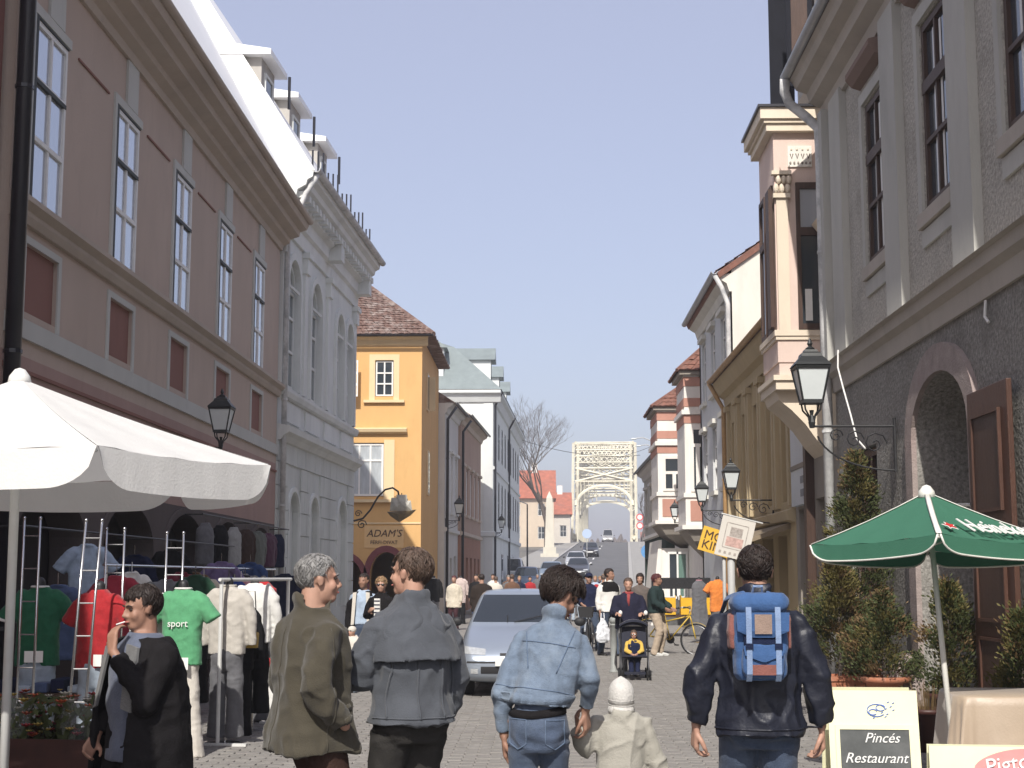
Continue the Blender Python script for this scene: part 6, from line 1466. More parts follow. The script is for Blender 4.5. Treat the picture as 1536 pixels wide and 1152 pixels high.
def form_legs(parent, m, loc, rz, L=.95, w_=.15, fl=1.15, vox=.013, seed=3, name='trousers'):
    mb = MB().rings([ring_e((0, 0, z), rx, ry, lambda p: p, 20) for z, rx, ry in ((-.26, w_*.95, .10), (-.12, w_*1.1, .125), (0, w_*.95, .105))])
    for s_ in (-1, 1): mb.tube([(s_*.07, 0, -.1), (s_*.085, 0, -.3), (s_*.09, .01, -.55), (s_*.10, 0, -L)], [.088, .088, .075*fl**.5, .082*fl], 14)
    o = obj(name, solid(mb, vox, 3, fold_jeans(.008, seed, bands=((-.4, .2),))), m, parent, True); o.location = loc; o.rotation_euler.z = rz; return o
def mannequin(label, loc, rz, topm, legm, sleeve='short', L=.66, H=1.60, collar=None, trim=None, legL=.92, fl=1.15, hd=None, flare=1., seed=1, group=None, tname='shirt', w_=.195, stand=True):
    b = empty('mannequin', loc, rz, label, 'mannequin', group)
    form_top(tname, b, topm, (0, 0, H-.12), 0, L, w_, .115, sleeve, flare, seed=seed, collar=collar, trim=trim)
    if legm: form_legs(b, legm, (0, 0, H-.12-L+.10), 0, legL, fl=fl, seed=seed+3)
    if stand: MB().tube([(0, .0, 0), (0, 0, H-.2)], .014, 8).build('stand', CHROME, b); MB().lathe([(.15, 0), (.15, .015), (.03, .03)], seg=16).build('foot', CHROME, b)
    MB().limb([(0, 0, H-.16), (0, 0, H-.06)], [.05, .046]).build('neck', hd or IRON, b, True)
    return b
C = cloth
GREEN_T = C('green_jersey', (.022, .115, .06)); RED_T = C('red_jersey', (.36, .025, .03)); WHT = C('white_cotton', (.68, .67, .64), .06); CREAM_T = C('cream_cotton', (.60, .56, .50), .06)
JEAN_P = C('pale_jeans', (.34, .40, .47), .2, 9); JEAN_B = C('blue_jeans', (.07, .10, .19), .25, 9); BEIGE_J = C('beige_jacket_cloth', (.47, .44, .395), .08); BLK = C('black_cotton', (.012, .012, .014)); GRY = C('grey_cotton', (.13, .13, .14)); PINKT = C('pink_cotton', (.58, .28, .33)); ORANGE = C('orange_cotton', (.68, .22, .05)); GRN2 = C('light_green_jersey', (.10, .32, .16)); NAVYC = C('navy_cotton', (.014, .018, .045)); PALEBLUE = C('pale_blue_shirt', (.36, .44, .55))
PAPER = mat('white_paper', (.75, .74, .71), .8, .04, 8)
def price_tag(b, x, y, z, w_=.11, h=.10): MB().box(x-w_/2, x+w_/2, y-.003, y, z-h/2, z+h/2).build('price_card', PAPER, b)
b = mannequin('green polo shirt with white collar over pale jeans on a display form', (-4.50, 13.2, 0), R(8), GREEN_T, JEAN_P, H=1.66, L=.68, collar=WHT, trim=WHT, legL=.80, seed=2); price_tag(b, 0, -.16, .95, .16)
b = mannequin('red T-shirt over faded jeans on a display form', (-3.90, 13.0, 0), R(-12), RED_T, JEAN_P, H=1.63, L=.66, legL=.78, seed=5); price_tag(b, .1, -.16, .93, .10)
b = mannequin('white and green T-shirt over wide white trousers on a display form', (-3.34, 13.75, 0), R(-6), GRN2, CREAM_T, H=1.64, L=.68, legL=.94, fl=1.75, seed=8, collar=WHT); price_tag(b, .08, -.17, .86, .09, .11)
text([c for c in b.children if c.name.startswith('shirt')][0], 'sport', (0, -.135, -.30), .09, MATS['white_print'] if 'white_print' in MATS else WHITE_P, ext=.003)
MB().limb([(-.075, .0, .03), (-.075, -.14, .03)], [.035, .03]).limb([(.09, .0, .03), (.10, -.16, .03)], [.035, .03]).build('shoes', mat('tan_shoe', (.36, .27, .12), .5, .1, 8), b, True)
mannequin('white T-shirt with dark print behind the red one', (-3.72, 14.0, 0), R(-20), WHT, JEAN_B, H=1.62, seed=11)
mannequin('beige field jacket with breast pockets hung on the rail', (-3.16, 14.9, 0), R(-10), BEIGE_J, GRY, 'long', .66, H=1.66, seed=12, tname='jacket', collar=BEIGE_J)
mannequin('white long-sleeved shirt with dark bag strap on the rail', (-3.13, 16.1, 0), R(5), WHT, BLK, 'long', .62, H=1.68, seed=14, legL=.85)
mannequin('short black jacket with dark trousers beside the white shirt', (-3.22, 15.6, 0), R(5), BLK, BLK, 'long', .68, H=1.48, seed=15, tname='jacket', legL=.8)
mannequin('grey jacket over grey trousers hung behind the black jacket', (-3.3, 17.0, 0), R(-5), GRY, GRY, 'long', .7, H=1.55, seed=16, tname='jacket', legL=.8)
b = mannequin('long red dress with grey scarf on a display form', (-3.62, 19.2, 0), R(0), C('red_dress_cloth', (.42, .03, .035)), None, None, 1.42, H=1.68, seed=18, flare=1.25, tname='dress', w_=.18)
for s_ in (-1, 1): MB().tube([(s_*.07, -.03, 1.56), (s_*.15, -.06, 1.45), (s_*.18, -.06, 1.1)], [(.035, .015)]*3, 8).build('scarf', GRY, b, True)
b = empty('paper_carrier', (-3.40, 18.6, 0), .2, 'white paper carrier bag with red print by the red dress', 'bag')
MB().rings([[(x*a, y*.07*a, z) for x, y in ((-.17, -1), (.17, -1), (.17, 1), (-.17, 1))] for a, z in ((.92, .0), (1.0, .5))]).build('bag', PAPER, b)
for k in range(4): MB().box(-.1+.05*k, -.075+.05*k, -.078, -.074, .12+.08*k, .17+.08*k).build('print', mat('red_dark_print', (.3, .05, .06), .7, .1, 8), b)
# white rail with base
b = empty('clothes_rail', (-3.05, 15.6, 0), R(82), 'white clothes rail on a flat foot carrying shirts and jackets', 'clothes rail')
MB().tube([(-1.0, 0, 1.62), (1.3, 0, 1.62)], .018, 8).build('top_bar', WPOLE, b)
for x in (-.95, 1.2): MB().tube([(x, 0, .03), (x, 0, 1.62)], .02, 8).build('upright', WPOLE, b); MB().box(x-.03, x+.03, -.3, .3, .0, .03).build('foot', WPOLE, b)
MB().ell((.2, -.24, .07), (.12, .07, .07), 12, 8).build('shoe', mat('tan_shoe', (.36, .27, .12)), b, True)
b = empty('shoulder_bag', (-3.02, 15.35, 0), 0, 'small mustard yellow bag hanging from the black jacket', 'bag'); MB().rings([[(x*a, y*.05*a, z) for x, y in ((-.085, -1), (.085, -1), (.085, 1), (-.085, 1))] for a, z in ((.9, .92), (1.0, 1.06), (.85, 1.08))]).build('pouch', mat('mustard_leather', (.42, .27, .05), .6, .1, 8), b); MB().tube([(-.07, 0, 1.07), (-.03, 0, 1.5), (.04, 0, 1.5), (.07, 0, 1.07)], .006, 5).build('strap', BLK, b)
# chrome display ladders
def ladder(label, x, y, top, tilt=0., w_=.135):
    b = empty('display_ladder', (x, y, 0), 0, label, 'display ladder')
    for s_ in (-1, 1):
        MB().tube([(s_*w_/2-tilt, 0, .25), (s_*w_/2, 0, top)], .0115, 8).build('upright', CHROME, b, True); MB().ell((s_*w_/2, 0, top), (.016, .016, .016), 8, 6).build('knob', CHROME, b, True)
    for k in range(7): z = .35+(top-.5)*k/6; MB().tube([(-w_/2-tilt*(1-z/top), 0, z), (w_/2-tilt*(1-z/top), 0, z)], .007, 6).build('rung', CHROME, b)
    MB().box(-w_/2-tilt-.06, w_/2-tilt+.06, -.2, .2, 0, .03).build('foot', CHROME, b); MB().tube([(-tilt, 0, .02), (-tilt, 0, .26)], .014, 8).tube([(-w_/2-tilt, 0, .26), (w_/2-tilt, 0, .26)], .011, 6).build('stem', CHROME, b)
ladder('chrome display ladder standing before the green polo shirt', -4.30, 12.35, 2.14); ladder('leaning chrome display ladder before the red T-shirt', -3.76, 12.3, 2.12, .10)
ladder('chrome display ladder between the red and the white T-shirts', -4.04, 13.9, 2.10, 0, .17); ladder('chrome display ladder behind the white and green T-shirt', -3.62, 14.5, 2.08, 0, .165)
# stock hanging along the shop front
hc = [('grey quilted waistcoat', GRY, .30), ('black waistcoat', BLK, .28), ('grey waistcoat with pale lining', C('pale_grey_lining', (.34, .34, .33)), .30), ('dark brown jacket', C('dark_brown_cloth', (.05, .03, .025)), .3), ('grey-green jacket', C('grey_green', (.12, .13, .115)), .3), ('plum jacket', C('plum_cloth', (.08, .03, .06)), .3), ('navy waistcoat', NAVYC, .3)]
for k, (nm, m, hh) in enumerate(hc):
    b = empty('hanging_garment', (-5.16, 22.5+1.05*k, 2.45), R(70), nm+' hanging high on the shop front under the rose wall', 'garment', 'garments hanging along the shop front')
    form_top('garment', b, m, (0, 0, 0), 0, .62, .2, .09, None if 'waist' in nm else 'long', seed=30+k, vox=.02); MB().tube([(0, 0, .02), (0, 0, .14)], .006, 5).build('hook', CHROME, b)
for k, (x, y, z, m, nm) in enumerate([(-4.95, 16.0, 1.98, PALEBLUE, 'pale blue patterned shirt hanging spread behind the green polo'), (-5.1, 18.4, 1.9, NAVYC, 'navy jacket hanging in the shop shade'), (-5.1, 20.2, 2.0, BLK, 'black coat hanging in the shop shade'), (-4.7, 21.6, 1.85, C('violet_print', (.16, .12, .24)), 'violet printed blouse hanging before the shop'), (-4.55, 23.0, 1.85, C('blue_print', (.03, .06, .16)), 'deep blue blouse hanging before the shop'), (-4.9, 14.9, 1.55, JEAN_B, 'blue denim jacket hanging low behind the displays')]):
    b = empty('hanging_garment', (x, y, z), R(15), nm, 'garment'); form_top('garment', b, m, (0, 0, 0), 0, .74, .20, .055, 'short' if k in (0, 3) else 'long', seed=50+k, vox=.013); MB().tube([(0, 0, .02), (0, 0, .14)], .006, 5).build('hook', CHROME, b)
for y0, y1, z in ((14.2, 24.0, 2.14), (22.3, 30.0, 2.60)):
    b = empty('hanging_rail', (-5.02 if z < 2.3 else -5.16, y0, 0), 0, 'long dark rail along the shop front'+(' at head height' if z < 2.3 else ' under the arches'), 'rail'); MB().tube([(0, 0, z), (0, y1-y0, z)], .012, 6).build('bar', IRON, b)
    for k in range(3): MB().tube([(0, .2+(y1-y0-.4)*k/2, z), (-.5 if z < 2.3 else -.36, .2+(y1-y0-.4)*k/2, z)], .012, 6).build('arm', IRON, b)
more = [('crimson cardigan', (.30, .03, .05)), ('white blouse', (.62, .61, .58)), ('black velvet jacket', (.012, .012, .013)), ('sand raincoat', (.42, .36, .27)), ('dark green sweater', (.02, .06, .035)), ('striped grey pullover', (.2, .2, .21)), ('wine red coat', (.14, .015, .03)), ('cream knitted vest', (.5, .46, .38)), ('royal blue tracksuit top', (.03, .06, .25)), ('brown suede jacket', (.12, .065, .035)), ('pink blouse', (.5, .25, .28)), ('charcoal blazer', (.03, .03, .034)), ('light grey hoodie', (.34, .34, .35)), ('scarlet dress', (.40, .025, .03)), ('navy parka', (.012, .016, .04)), ('turquoise shirt', (.06, .25, .27))]
for k, (nm, c) in enumerate(more):
    y = 15.3+.62*k; b = empty('hanging_garment', (-4.42+.25*math.sin(k*1.9)-(.25 if k % 2 else 0), y, 1.64+.05*math.sin(k*2.3)), R(20+25*math.sin(k*1.3)), nm+' in the packed row of clothes before the shop front', 'garment', 'packed row of clothes'); form_top('garment', b, C('stall_'+nm.replace(' ', '_'), c), (0, 0, 0), 0, .95 if 'coat' in nm or 'dress' in nm else .72, .19, .06, 'long' if k % 3 else 'short', seed=80+k, vox=.017); MB().tube([(0, 0, .02), (0, 0, .13)], .006, 5).build('hook', CHROME, b)
    form_legs(b, (BLK, JEAN_B, GRY, NAVYC)[k % 4], (0, .04, -.66), 0, .84, vox=.02, seed=90+k, name='hung_trousers') if k % 2 == 0 else None
b = empty('clothes_rail', (-4.5, 15.1, 0), 0, 'long chrome rail of the packed row of clothes', 'clothes rail'); MB().tube([(0, 0, 1.77), (0, 9.8, 1.77)], .015, 8).build('top_bar', CHROME, b)
for k in range(4): MB().tube([(0, .1+3.2*k, 0), (0, .1+3.2*k, 1.77)], .018, 8).build('upright', CHROME, b)
b = empty('folded_jeans_table', (-4.35, 12.9, 0), 0, 'table of folded jeans under the polo and T-shirts', 'table')
MB().box(-.75, .8, .05, .75, .60, .64).build('table_top', DARKWOOD, b)
for x in (-.7, .75):
    for y in (.1, .7): MB().box(x-.025, x+.025, y-.025, y+.025, 0, .6).build('leg', DARKWOOD, b)
for k in range(10): MB().box(-.7+.15*k, -.58+.15*k, .08, .4, .642, .70+.03*(k % 3)).build('folded_jeans', (JEAN_P, JEAN_B, NAVYC)[k % 3], b, bevel=.01)
# ================================================================ FLOWER STALL
b = empty('flower_crate', (-3.28, 9.45, 0), R(-8), 'dark crate of wrapped bouquets with orange and white flowers', 'flower crate')
CR = mat('dark_red_crate', (.05, .018, .015), .7, .3, 6)
for z in (.05, .27, .49):
    MB().box(-.62, .62, -.36, -.34, z, z+.18).build('slat', CR, b); MB().box(-.62, .62, .34, .36, z, z+.18).build('slat', CR, b); MB().box(.60, .62, -.34, .34, z, z+.18).build('slat', CR, b); MB().box(-.62, -.60, -.34, .34, z, z+.18).build('slat', CR, b)
MB().box(-.6, .6, -.34, .34, .02, .05).build('bottom', CR, b)
rr = random.Random(12); blooms = {n: MB() for n in ('o', 'w', 'r', 'g', 'y')}
for k in range(150):
    x, y = rr.uniform(-.58, .5), rr.uniform(-.32, .32); z = .66+rr.uniform(0, .26); nme = rr.choice('oorwwgy'); r_ = rr.uniform(.022, .05)
    for j in range(9):
        a = j*.7; d = Vector((math.cos(a), math.sin(a), .55)).normalized(); p = Vector((x, y, z)); w_ = d.cross(Vector((0, 0, 1))).normalized()*r_*.35; m_ = blooms[nme]; o = len(m_.v); m_.v += [tuple(p), tuple(p+d*r_*.6+w_), tuple(p+d*r_*1.1), tuple(p+d*r_*.6-w_)]; m_.f.append((o, o+1, o+2, o+3))
for nme, c in (('o', (.45, .09, .03)), ('w', (.55, .53, .48)), ('r', (.30, .03, .04)), ('g', (.06, .12, .04)), ('y', (.5, .36, .08))): o = blooms[nme].build('blooms', mat('petal_'+nme, c, .7, .2, 12), b, fix=False); o['kind'] = 'stuff'
lv = MB()
for k in range(500):
    p = Vector((rr.uniform(-.6, .58), rr.uniform(-.33, .33), .55+rr.uniform(0, .3))); d = Vector((rr.uniform(-1, 1), rr.uniform(-1, 1), rr.uniform(.2, 1))).normalized(); w_ = d.orthogonal().normalized()*.018; L = rr.uniform(.06, .13); o = len(lv.v); lv.v += [tuple(p), tuple(p+d*L*.5+w_), tuple(p+d*L), tuple(p+d*L*.5-w_)]; lv.f.append((o, o+1, o+2, o+3))
o = lv.build('leaves', LEAFM[0], b, fix=False); o['kind'] = 'stuff'
FILM = mat('clear_wrapping_film', (.5, .53, .55), .12, 0, spec=.7, alpha=.16)
for (x, y, r0, tl_) in ((.36, -.1, .2, .2), (.05, -.2, .15, -.1)):
    lay = [[(x+(tl_*t)+(r0*(.35+.75*t))*math.cos(a)*(1+.12*math.sin(a*7+t*3)), y+(r0*(.35+.75*t))*math.sin(a)*(1+.12*math.sin(a*7+t*3)), .42+.48*t+.03*math.sin(a*5)*t) for a in np.linspace(0, 2*math.pi, 40, endpoint=False)] for t in (0, .3, .6, .85, 1)]
    MB().rings(lay, cap=False).build('wrapping', FILM, b, True, fix=False)
# ================================================================ CARS
def carpaint(n, c): return mat(n, c, .32, .03, 3, spec=.5, metal=.55, coat=.6)
CARGLASS = mat('car_glass', (.02, .026, .034), .05, 0, spec=.8); RUBBER = mat('tyre_rubber', (.015, .015, .016), .85, .1, 10); TRIM = mat('black_bumper_plastic', (.02, .02, .022), .6, .1, 10); LAMPG = mat('headlamp_glass', (.50, .52, .53), .12, .25, 20, spec=.8, metal=.3); ALLOY = mat('wheel_metal', (.35, .35, .36), .35, .1, 8, metal=.8); PLATE = mat('number_plate_white', (.7, .7, .68), .5, .03, 5)
def sub(mb, lv=2):
    r_ = evaluated(mb.mesh('t'), [('SUBSURF', dict(levels=lv, render_levels=lv))])
    for p in r_.polygons: p.use_smooth = True
    return r_
def car(name, label, loc, rz, paint, plate=None, tall=1.0, length=1.0, group=None):
    b = empty(name, loc, rz, label, 'car', group)
    ST = [(.00, .36, .44, .50, .56, .50), (.04, .26, .50, .58, .70, .60), (.16, .20, .60, .70, .765, .66), (.45, .19, .70, .80, .79, .70), (.80, .19, .77, .885, .795, .71), (1.08, .19, .83, .95, .80, .715), (1.16, .19, .85, .99, .80, .71), (1.72, .19, .90, 1.40, .80, .585), (1.90, .19, .905, 1.445, .80, .57), (2.3, .19, .91, 1.47, .80, .565), (3.0, .19, .925, 1.45, .80, .56), (3.55, .2, .94, 1.36, .795, .555), (3.78, .22, .94, 1.18, .785, .58), (3.92, .26, .86, .92, .765, .62), (3.98, .34, .70, .76, .70, .58)]
    mb = MB(); lay = []
    for y, zb, zs_, zt, ws, wt in ST:
        if zt > .97: zt *= tall
        y *= length; h = [(ws*.80, zb), (ws*.97, zb+.06), (ws, zb+(zs_-zb)*.45), (ws*.985, zs_-.06), (ws*.955, zs_), (wt+(ws-wt)*.12, zt-.055*(1 if zt > .97 else .5)), (wt*.93, zt-.012), (wt*.5, zt+.004)]
        ring = [(-x, y, z) for x, z in h]+[(0, y, zt+.012)]+[(x, y, z) for x, z in h[::-1]]+[(0, y, zb)]
        lay.append(ring)
    mb.rings(lay); body = obj('body', sub(mb, 2), paint, b, True)
    bvh = BVHTree.FromPolygons([v_.co for v_ in body.data.vertices], [p.vertices for p in body.data.polygons])
    def patch(nm, m, corners, dr, off=.004, n=10, parent=None):
        c = [Vector(q) for q in corners]; v = []; f = []; d = Vector(dr)
        for i in range(n+1):
            for j in range(n+1):
                p = c[0].lerp(c[1], i/n).lerp(c[3].lerp(c[2], i/n), j/n); h = bvh.ray_cast(p, d); q = h[0]-d*off if h[0] is not None else None; v.append(q)
        idx = {}; vv = []
        for k, q in enumerate(v):
            if q is not None: idx[k] = len(vv); vv.append(q)
        for i in range(n):
            for j in range(n):
                t = (i*(n+1)+j, (i+1)*(n+1)+j, (i+1)*(n+1)+j+1, i*(n+1)+j+1)
                if all(k in idx for k in t): f.append(tuple(idx[k] for k in t))
        return MB().add(vv, f).build(nm, m, parent or body, True, fix=False)
    F = (0, 1, 0); T_ = tall
    patch('windscreen', CARGLASS, [(-.66, -1, 1.0), (.66, -1, 1.0), (.53, -1, 1.385*T_), (-.53, -1, 1.385*T_)], F, .005, 16)
    for s_ in (-1, 1):
        patch('headlight', LAMPG, [(s_*.40, -1, .585), (s_*.70, -1, .60), (s_*.715, -1, .70), (s_*.40, -1, .665)], F, .006)
        patch('side_window', CARGLASS, [(s_*2, 1.42*length, .96), (s_*2, 2.35*length, .98), (s_*2, 2.3*length, 1.38*T_), (s_*2, 1.80*length, 1.36*T_)], (-s_, 0, 0), .005)
        patch('side_window', CARGLASS, [(s_*2, 2.42*length, .98), (s_*2, 3.4*length, 1.0), (s_*2, 3.2*length, 1.35*T_), (s_*2, 2.37*length, 1.38*T_)], (-s_, 0, 0), .005)
        mr = MB().ell((s_*.90, 1.32*length, 1.0), (.085, .05, .065), 12, 8).build('mirror', TRIM, b, True)
        patch('fog_lamp', LAMPG, [(s_*.50, -1, .33), (s_*.60, -1, .335), (s_*.60, -1, .40), (s_*.50, -1, .40)], F, .006, 6)
        for y in (.72*length, 3.2*length):
            wl = MB().lathe([(.19, -.09), (.27, -.095), (.30, -.07), (.30, .07), (.27, .095), (.19, .09)], seg=24).xf(Matrix.Translation((s_*.70, y, .30)) @ Matrix.Rotation(R(90), 4, 'Y')).build('wheel', RUBBER, b, True)
            MB().lathe([(.02, -.02), (.10, -.03), (.19, -.01), (.19, .03), (.02, .04)], seg=20).xf(Matrix.Translation((s_*.775, y, .30)) @ Matrix.Rotation(R(90), 4, 'Y')).build('rim', ALLOY, wl, True)
            MB().lathe([(.34, -.012), (.36, 0), (.34, .012)], seg=24).xf(Matrix.Translation((s_*.78, y, .31)) @ Matrix.Rotation(R(90), 4, 'Y')).build('wheel_arch', TRIM, b, True)
    patch('lower_grille', TRIM, [(-.46, -1, .335), (.46, -1, .335), (.46, -1, .43), (-.46, -1, .43)], F, .006); patch('grille', TRIM, [(-.20, -1, .575), (.20, -1, .575), (.20, -1, .61), (-.20, -1, .61)], F, .006); patch('bumper_strip', TRIM, [(-.76, -1, .475), (.76, -1, .475), (.76, -1, .50), (-.76, -1, .50)], F, .004, 24)
    patch('rear_window', CARGLASS, [(-.5, 6, 1.02), (.5, 6, 1.02), (.46, 6, 1.32*T_), (-.46, 6, 1.32*T_)], (0, -1, 0), .006)
    pl_ = MB().box(-.26, .26, -.035, -.02, .44, .55).build('number_plate', PLATE, b)
    for s_ in (-1, 1): MB().tube([(s_*.05-.1, 1.13*length, 1.0), (s_*.25+.1, 1.25*length, 1.09)], .007, 5).build('wiper', TRIM, b)
    MB().tube([(0, 2.0*length, 1.45*T_), (0, 2.12*length, 1.6*T_)], .005, 5).build('aerial', TRIM, b)
    return b
car('parked_car', 'silver-blue hatchback facing up the street behind the woman in denim', (-.375, 20.35, 0), R(-1.5), carpaint('silver_blue_paint', (.36, .41, .48)))
def fcar(label, x, y, rz, pn, c, tall=1., ln=1.): return car('distant_car', label, (x, y, gz(y)), rz, carpaint(pn, c), tall=tall, length=ln)
fcar('white car coming down from the bridge', 2.55, 112, R(-3), 'white_paint_car', (.72, .72, .70)); fcar('dark blue car parked before the pale mansard house', -.95, 84, R(-3), 'dark_blue_paint', (.05, .08, .14), 1.05)
fcar('white van parked beside the dark blue car', -2.3+.35, 90, R(-3), 'white_van_paint', (.70, .70, .68), 1.25, 1.1); fcar('light blue car behind the dark blue one', .55, 93, R(-3), 'light_blue_paint', (.30, .38, .46)); fcar('dark car waiting under the round traffic sign', 4.6, 140, R(-3), 'black_paint', (.02, .02, .025))
fcar('white van crossing the bridge', 9.2, 205, R(-3), 'white_van_paint', (.7, .7, .68), 1.3, 1.1); fcar('dark grey car lower down the hill', 2.4, 99, R(-3), 'grey_paint', (.07, .075, .085))
# ================================================================ BICYCLE
def bicycle(name, label, loc, rz, fm, lean=0., group=None):
    b = empty(name, loc, 0, label, 'bicycle', group); b.rotation_euler = (0, R(lean), rz); r_ = .33      # runs along +x
    for x, nm in ((-.52, 'rear_wheel'), (.52, 'front_wheel')):
        w_ = MB().tube([(x+r_*math.cos(t), 0, r_+.01+r_*math.sin(t)) for t in np.linspace(0, 2*math.pi, 33)], .018, 6, cap=False).build(nm, RUBBER, b, True)
        MB().tube([(x+(r_-.025)*math.cos(t), 0, r_+.01+(r_-.025)*math.sin(t)) for t in np.linspace(0, 2*math.pi, 33)], .010, 5, cap=False).build('rim', ALLOY, w_, True)
        sp = MB()
        for k in range(16): a = 2*math.pi*k/16; sp.tube([(x, .02*(-1)**k, r_+.01), (x+(r_-.03)*math.cos(a), 0, r_+.01+(r_-.03)*math.sin(a))], .0022, 3)
        sp.build('spokes', ALLOY, w_); MB().lathe([(.025, -.04), (.03, 0), (.025, .04)], seg=10).xf(Matrix.Translation((x, 0, r_+.01)) @ Matrix.Rotation(R(90), 4, 'X')).build('hub', ALLOY, w_)
        MB().tube([(x+(r_+.035)*math.cos(t), 0, r_+.01+(r_+.035)*math.sin(t)) for t in np.linspace(.5, 2.6, 12)], [(.022, .005)]*12, 6).build('mudguard', fm, b, True)
    fr = MB(); bb = (-.05, 0, .30); sd_ = (-.2, 0, .80); hd = (.36, 0, .84)
    for p, q in ((bb, sd_), (bb, hd), ((-.16, 0, .68), hd), (bb, (-.52, 0, .34)), (sd_, (-.52, 0, .34)), (hd, (.42, 0, .68)), ((.42, 0, .68), (.52, 0, .34)), ((.34, 0, .9), (.36, 0, .84))): fr.tube([p, q], .016, 8)
    fr.build('frame', fm, b, True)
    MB().limb([(-.32, 0, .88), (-.2, 0, .885), (-.06, 0, .875)], [(.075, .03), (.055, .03), (.02, .02)]).build('saddle', TRIM, b, True); MB().tube([sd_, (-.21, 0, .86)], .013, 6).build('seat_post', ALLOY, b)
    MB().tube([(.20, -.29, 1.0), (.30, -.24, 1.03), (.36, 0, .99), (.30, .24, 1.03), (.20, .29, 1.0)], .012, 6).tube([(.35, 0, .86), (.36, 0, .99)], .013, 6).build('handlebar', ALLOY, b, True)
    for s_ in (-1, 1): MB().tube([(.20, s_*.29, 1.0), (.12, s_*.31, .985)], .017, 8).build('grip', TRIM, b, True); MB().tube([(-.05, s_*.06, .30), (-.05+s_*.12, s_*.07, .30-s_*.11)], .009, 6).box(-.05+s_*.12-.04, -.05+s_*.12+.04, s_*.07, s_*.16, .30-s_*.11-.012, .30-s_*.11+.012).build('crank', TRIM, b)
    MB().lathe([(.09, -.003), (.09, .003)], seg=20).xf(Matrix.Translation((-.05, .045, .30)) @ Matrix.Rotation(R(90), 4, 'X')).build('chainring', TRIM, b)
    return b
bicycle('bicycle', 'bicycle with yellow frame held beside the person in dark green sweater', (2.80, 32.2, 0), R(-20), mat('yellow_frame', (.5, .34, .05), .4, .05, 5), 4)
b_ = bicycle('bicycle', 'bicycle with front basket seen head-on under the rider in navy and red', (1.05, 33.0, 0), R(-98), mat('grey_frame', (.25, .27, .3), .4, .05, 5), 3)
MB().rings([[(x, y*a, z) for x, y in ((.42, -.17), (.66, -.17), (.66, .17), (.42, .17))] for a, z in ((.8, .80), (1., 1.02))], cap=False).build('basket', TRIM, b_)
# ================================================================ STROLLER
b = empty('stroller', (1.50, 24.2, 0), R(178), 'dark folding stroller with striped hood and a small child in it', 'stroller')
SF = mat('navy_stroller_fabric', (.014, .016, .03), .8, .1, 8); SFR = mat('dark_steel_tube', (.06, .06, .065), .4, .1, 8, metal=.7)
for s_ in (-1, 1):
    MB().tube([(s_*.22, .36, .08), (s_*.22, .05, .42), (s_*.22, -.30, .82), (s_*.21, -.46, 1.03)], .012, 8).tube([(s_*.22, -.32, .08), (s_*.22, .02, .40), (s_*.22, .10, .55)], .012, 8).build('frame', SFR, b, True)
    MB().ell((s_*.21, -.48, 1.05), (.035, .05, .045), 10, 8).build('handle', PAPER, b, True)
    for y in (.36, -.34):
        for dx in (-.025, .025): wl = MB().tube([(s_*.22+dx, y+.075*math.cos(t), .085+.075*math.sin(t)) for t in np.linspace(0, 2*math.pi, 17)], .013, 6).build('wheel', RUBBER, b, True); MB().lathe([(.06, -.004), (.06, .004)], seg=12).xf(Matrix.Translation((s_*.22+dx, y, .085)) @ Matrix.Rotation(R(90), 4, 'Y')).build('rim', PAPER, wl)
MB().rings([[(-.20, y-.02, z), (.20, y-.02, z), (.20, y+.02, z+.02), (-.20, y+.02, z+.02)] for y, z in ((.32, .36), (.05, .36), (-.12, .40), (-.28, .82))]).build('seat', SF, b)
MB().box(-.17, .17, .26, .38, .10, .14).build('footrest', SF, b)
for k, m in ((0, SF), (1, PAPER), (2, SF), (3, PAPER), (4, SF)):
    a0, a1 = R(60+26*k), R(60+26*k+24); pts = []
    lay = [[(x, -.20+.30*math.cos(a)*(1-.25*abs(x)/.24)*.9, .66+.30*math.sin(a)*(1-.3*(x/.24)**2)) for x in np.linspace(-.235, .235, 9)] for a in np.linspace(a0, a1, 4)]
    MB().add([p for r_ in lay for p in r_], [(i*9+j, i*9+j+1, (i+1)*9+j+1, (i+1)*9+j) for i in range(3) for j in range(8)]).build('hood_panel', m, b, True, fix=False)
# ================================================================ BOLLARD and traffic signs
b = empty('bollard', (1.25, 25.9, 0), 0, 'grey steel bollard with round knob beside the stroller', 'bollard')
BOL = mat('grey_bollard_paint', (.27, .28, .27), .55, .12, 8, spec=.4); MB().lathe([(.09, 0), (.09, .03), (.058, .05), (.056, .80), (.07, .81), (.07, .83), (.045, .84)], seg=16).build('post', BOL, b, True); MB().ell((0, 0, .895), (.075, .075, .07), 14, 10).build('knob', BOL, b, True)
def tsign(label, x, y, h, kind):
    b = empty('traffic_sign', (x, y, gz(y)), 0, label, 'sign'); MB().tube([(0, 0, 0), (0, 0, h+.3)], .035, 8).build('post', MATS['grey_post'], b)
    def disc(z, r_, m, yo): MB().lathe([(r_, -.01), (r_, .01)], seg=24).xf(Matrix.Translation((0, yo, z)) @ Matrix.Rotation(R(90), 4, 'X')).build('disc', m, b)
    if kind == 'blue': disc(h, .42, mat('blue_sign', (.10, .26, .5), .5, .03, 4), -.05); MB().prism([(-.06, -.2), (.06, -.2), (.06, .05), (.16, .05), (0, .24), (-.16, .05), (-.06, .05)], lambda p, q, t: (p, t, h+q), -.07, -.064).build('arrow', PLATE, b)
    if kind == 'red':
        for z in (h, h-.95): disc(z, .40, mat('red_sign', (.55, .05, .05), .5, .03, 4), -.05); disc(z, .28, PLATE, -.068)
    if kind == 'white': disc(h, .42, mat('pale_blue_sign', (.38, .47, .62), .5, .03, 4), -.05)
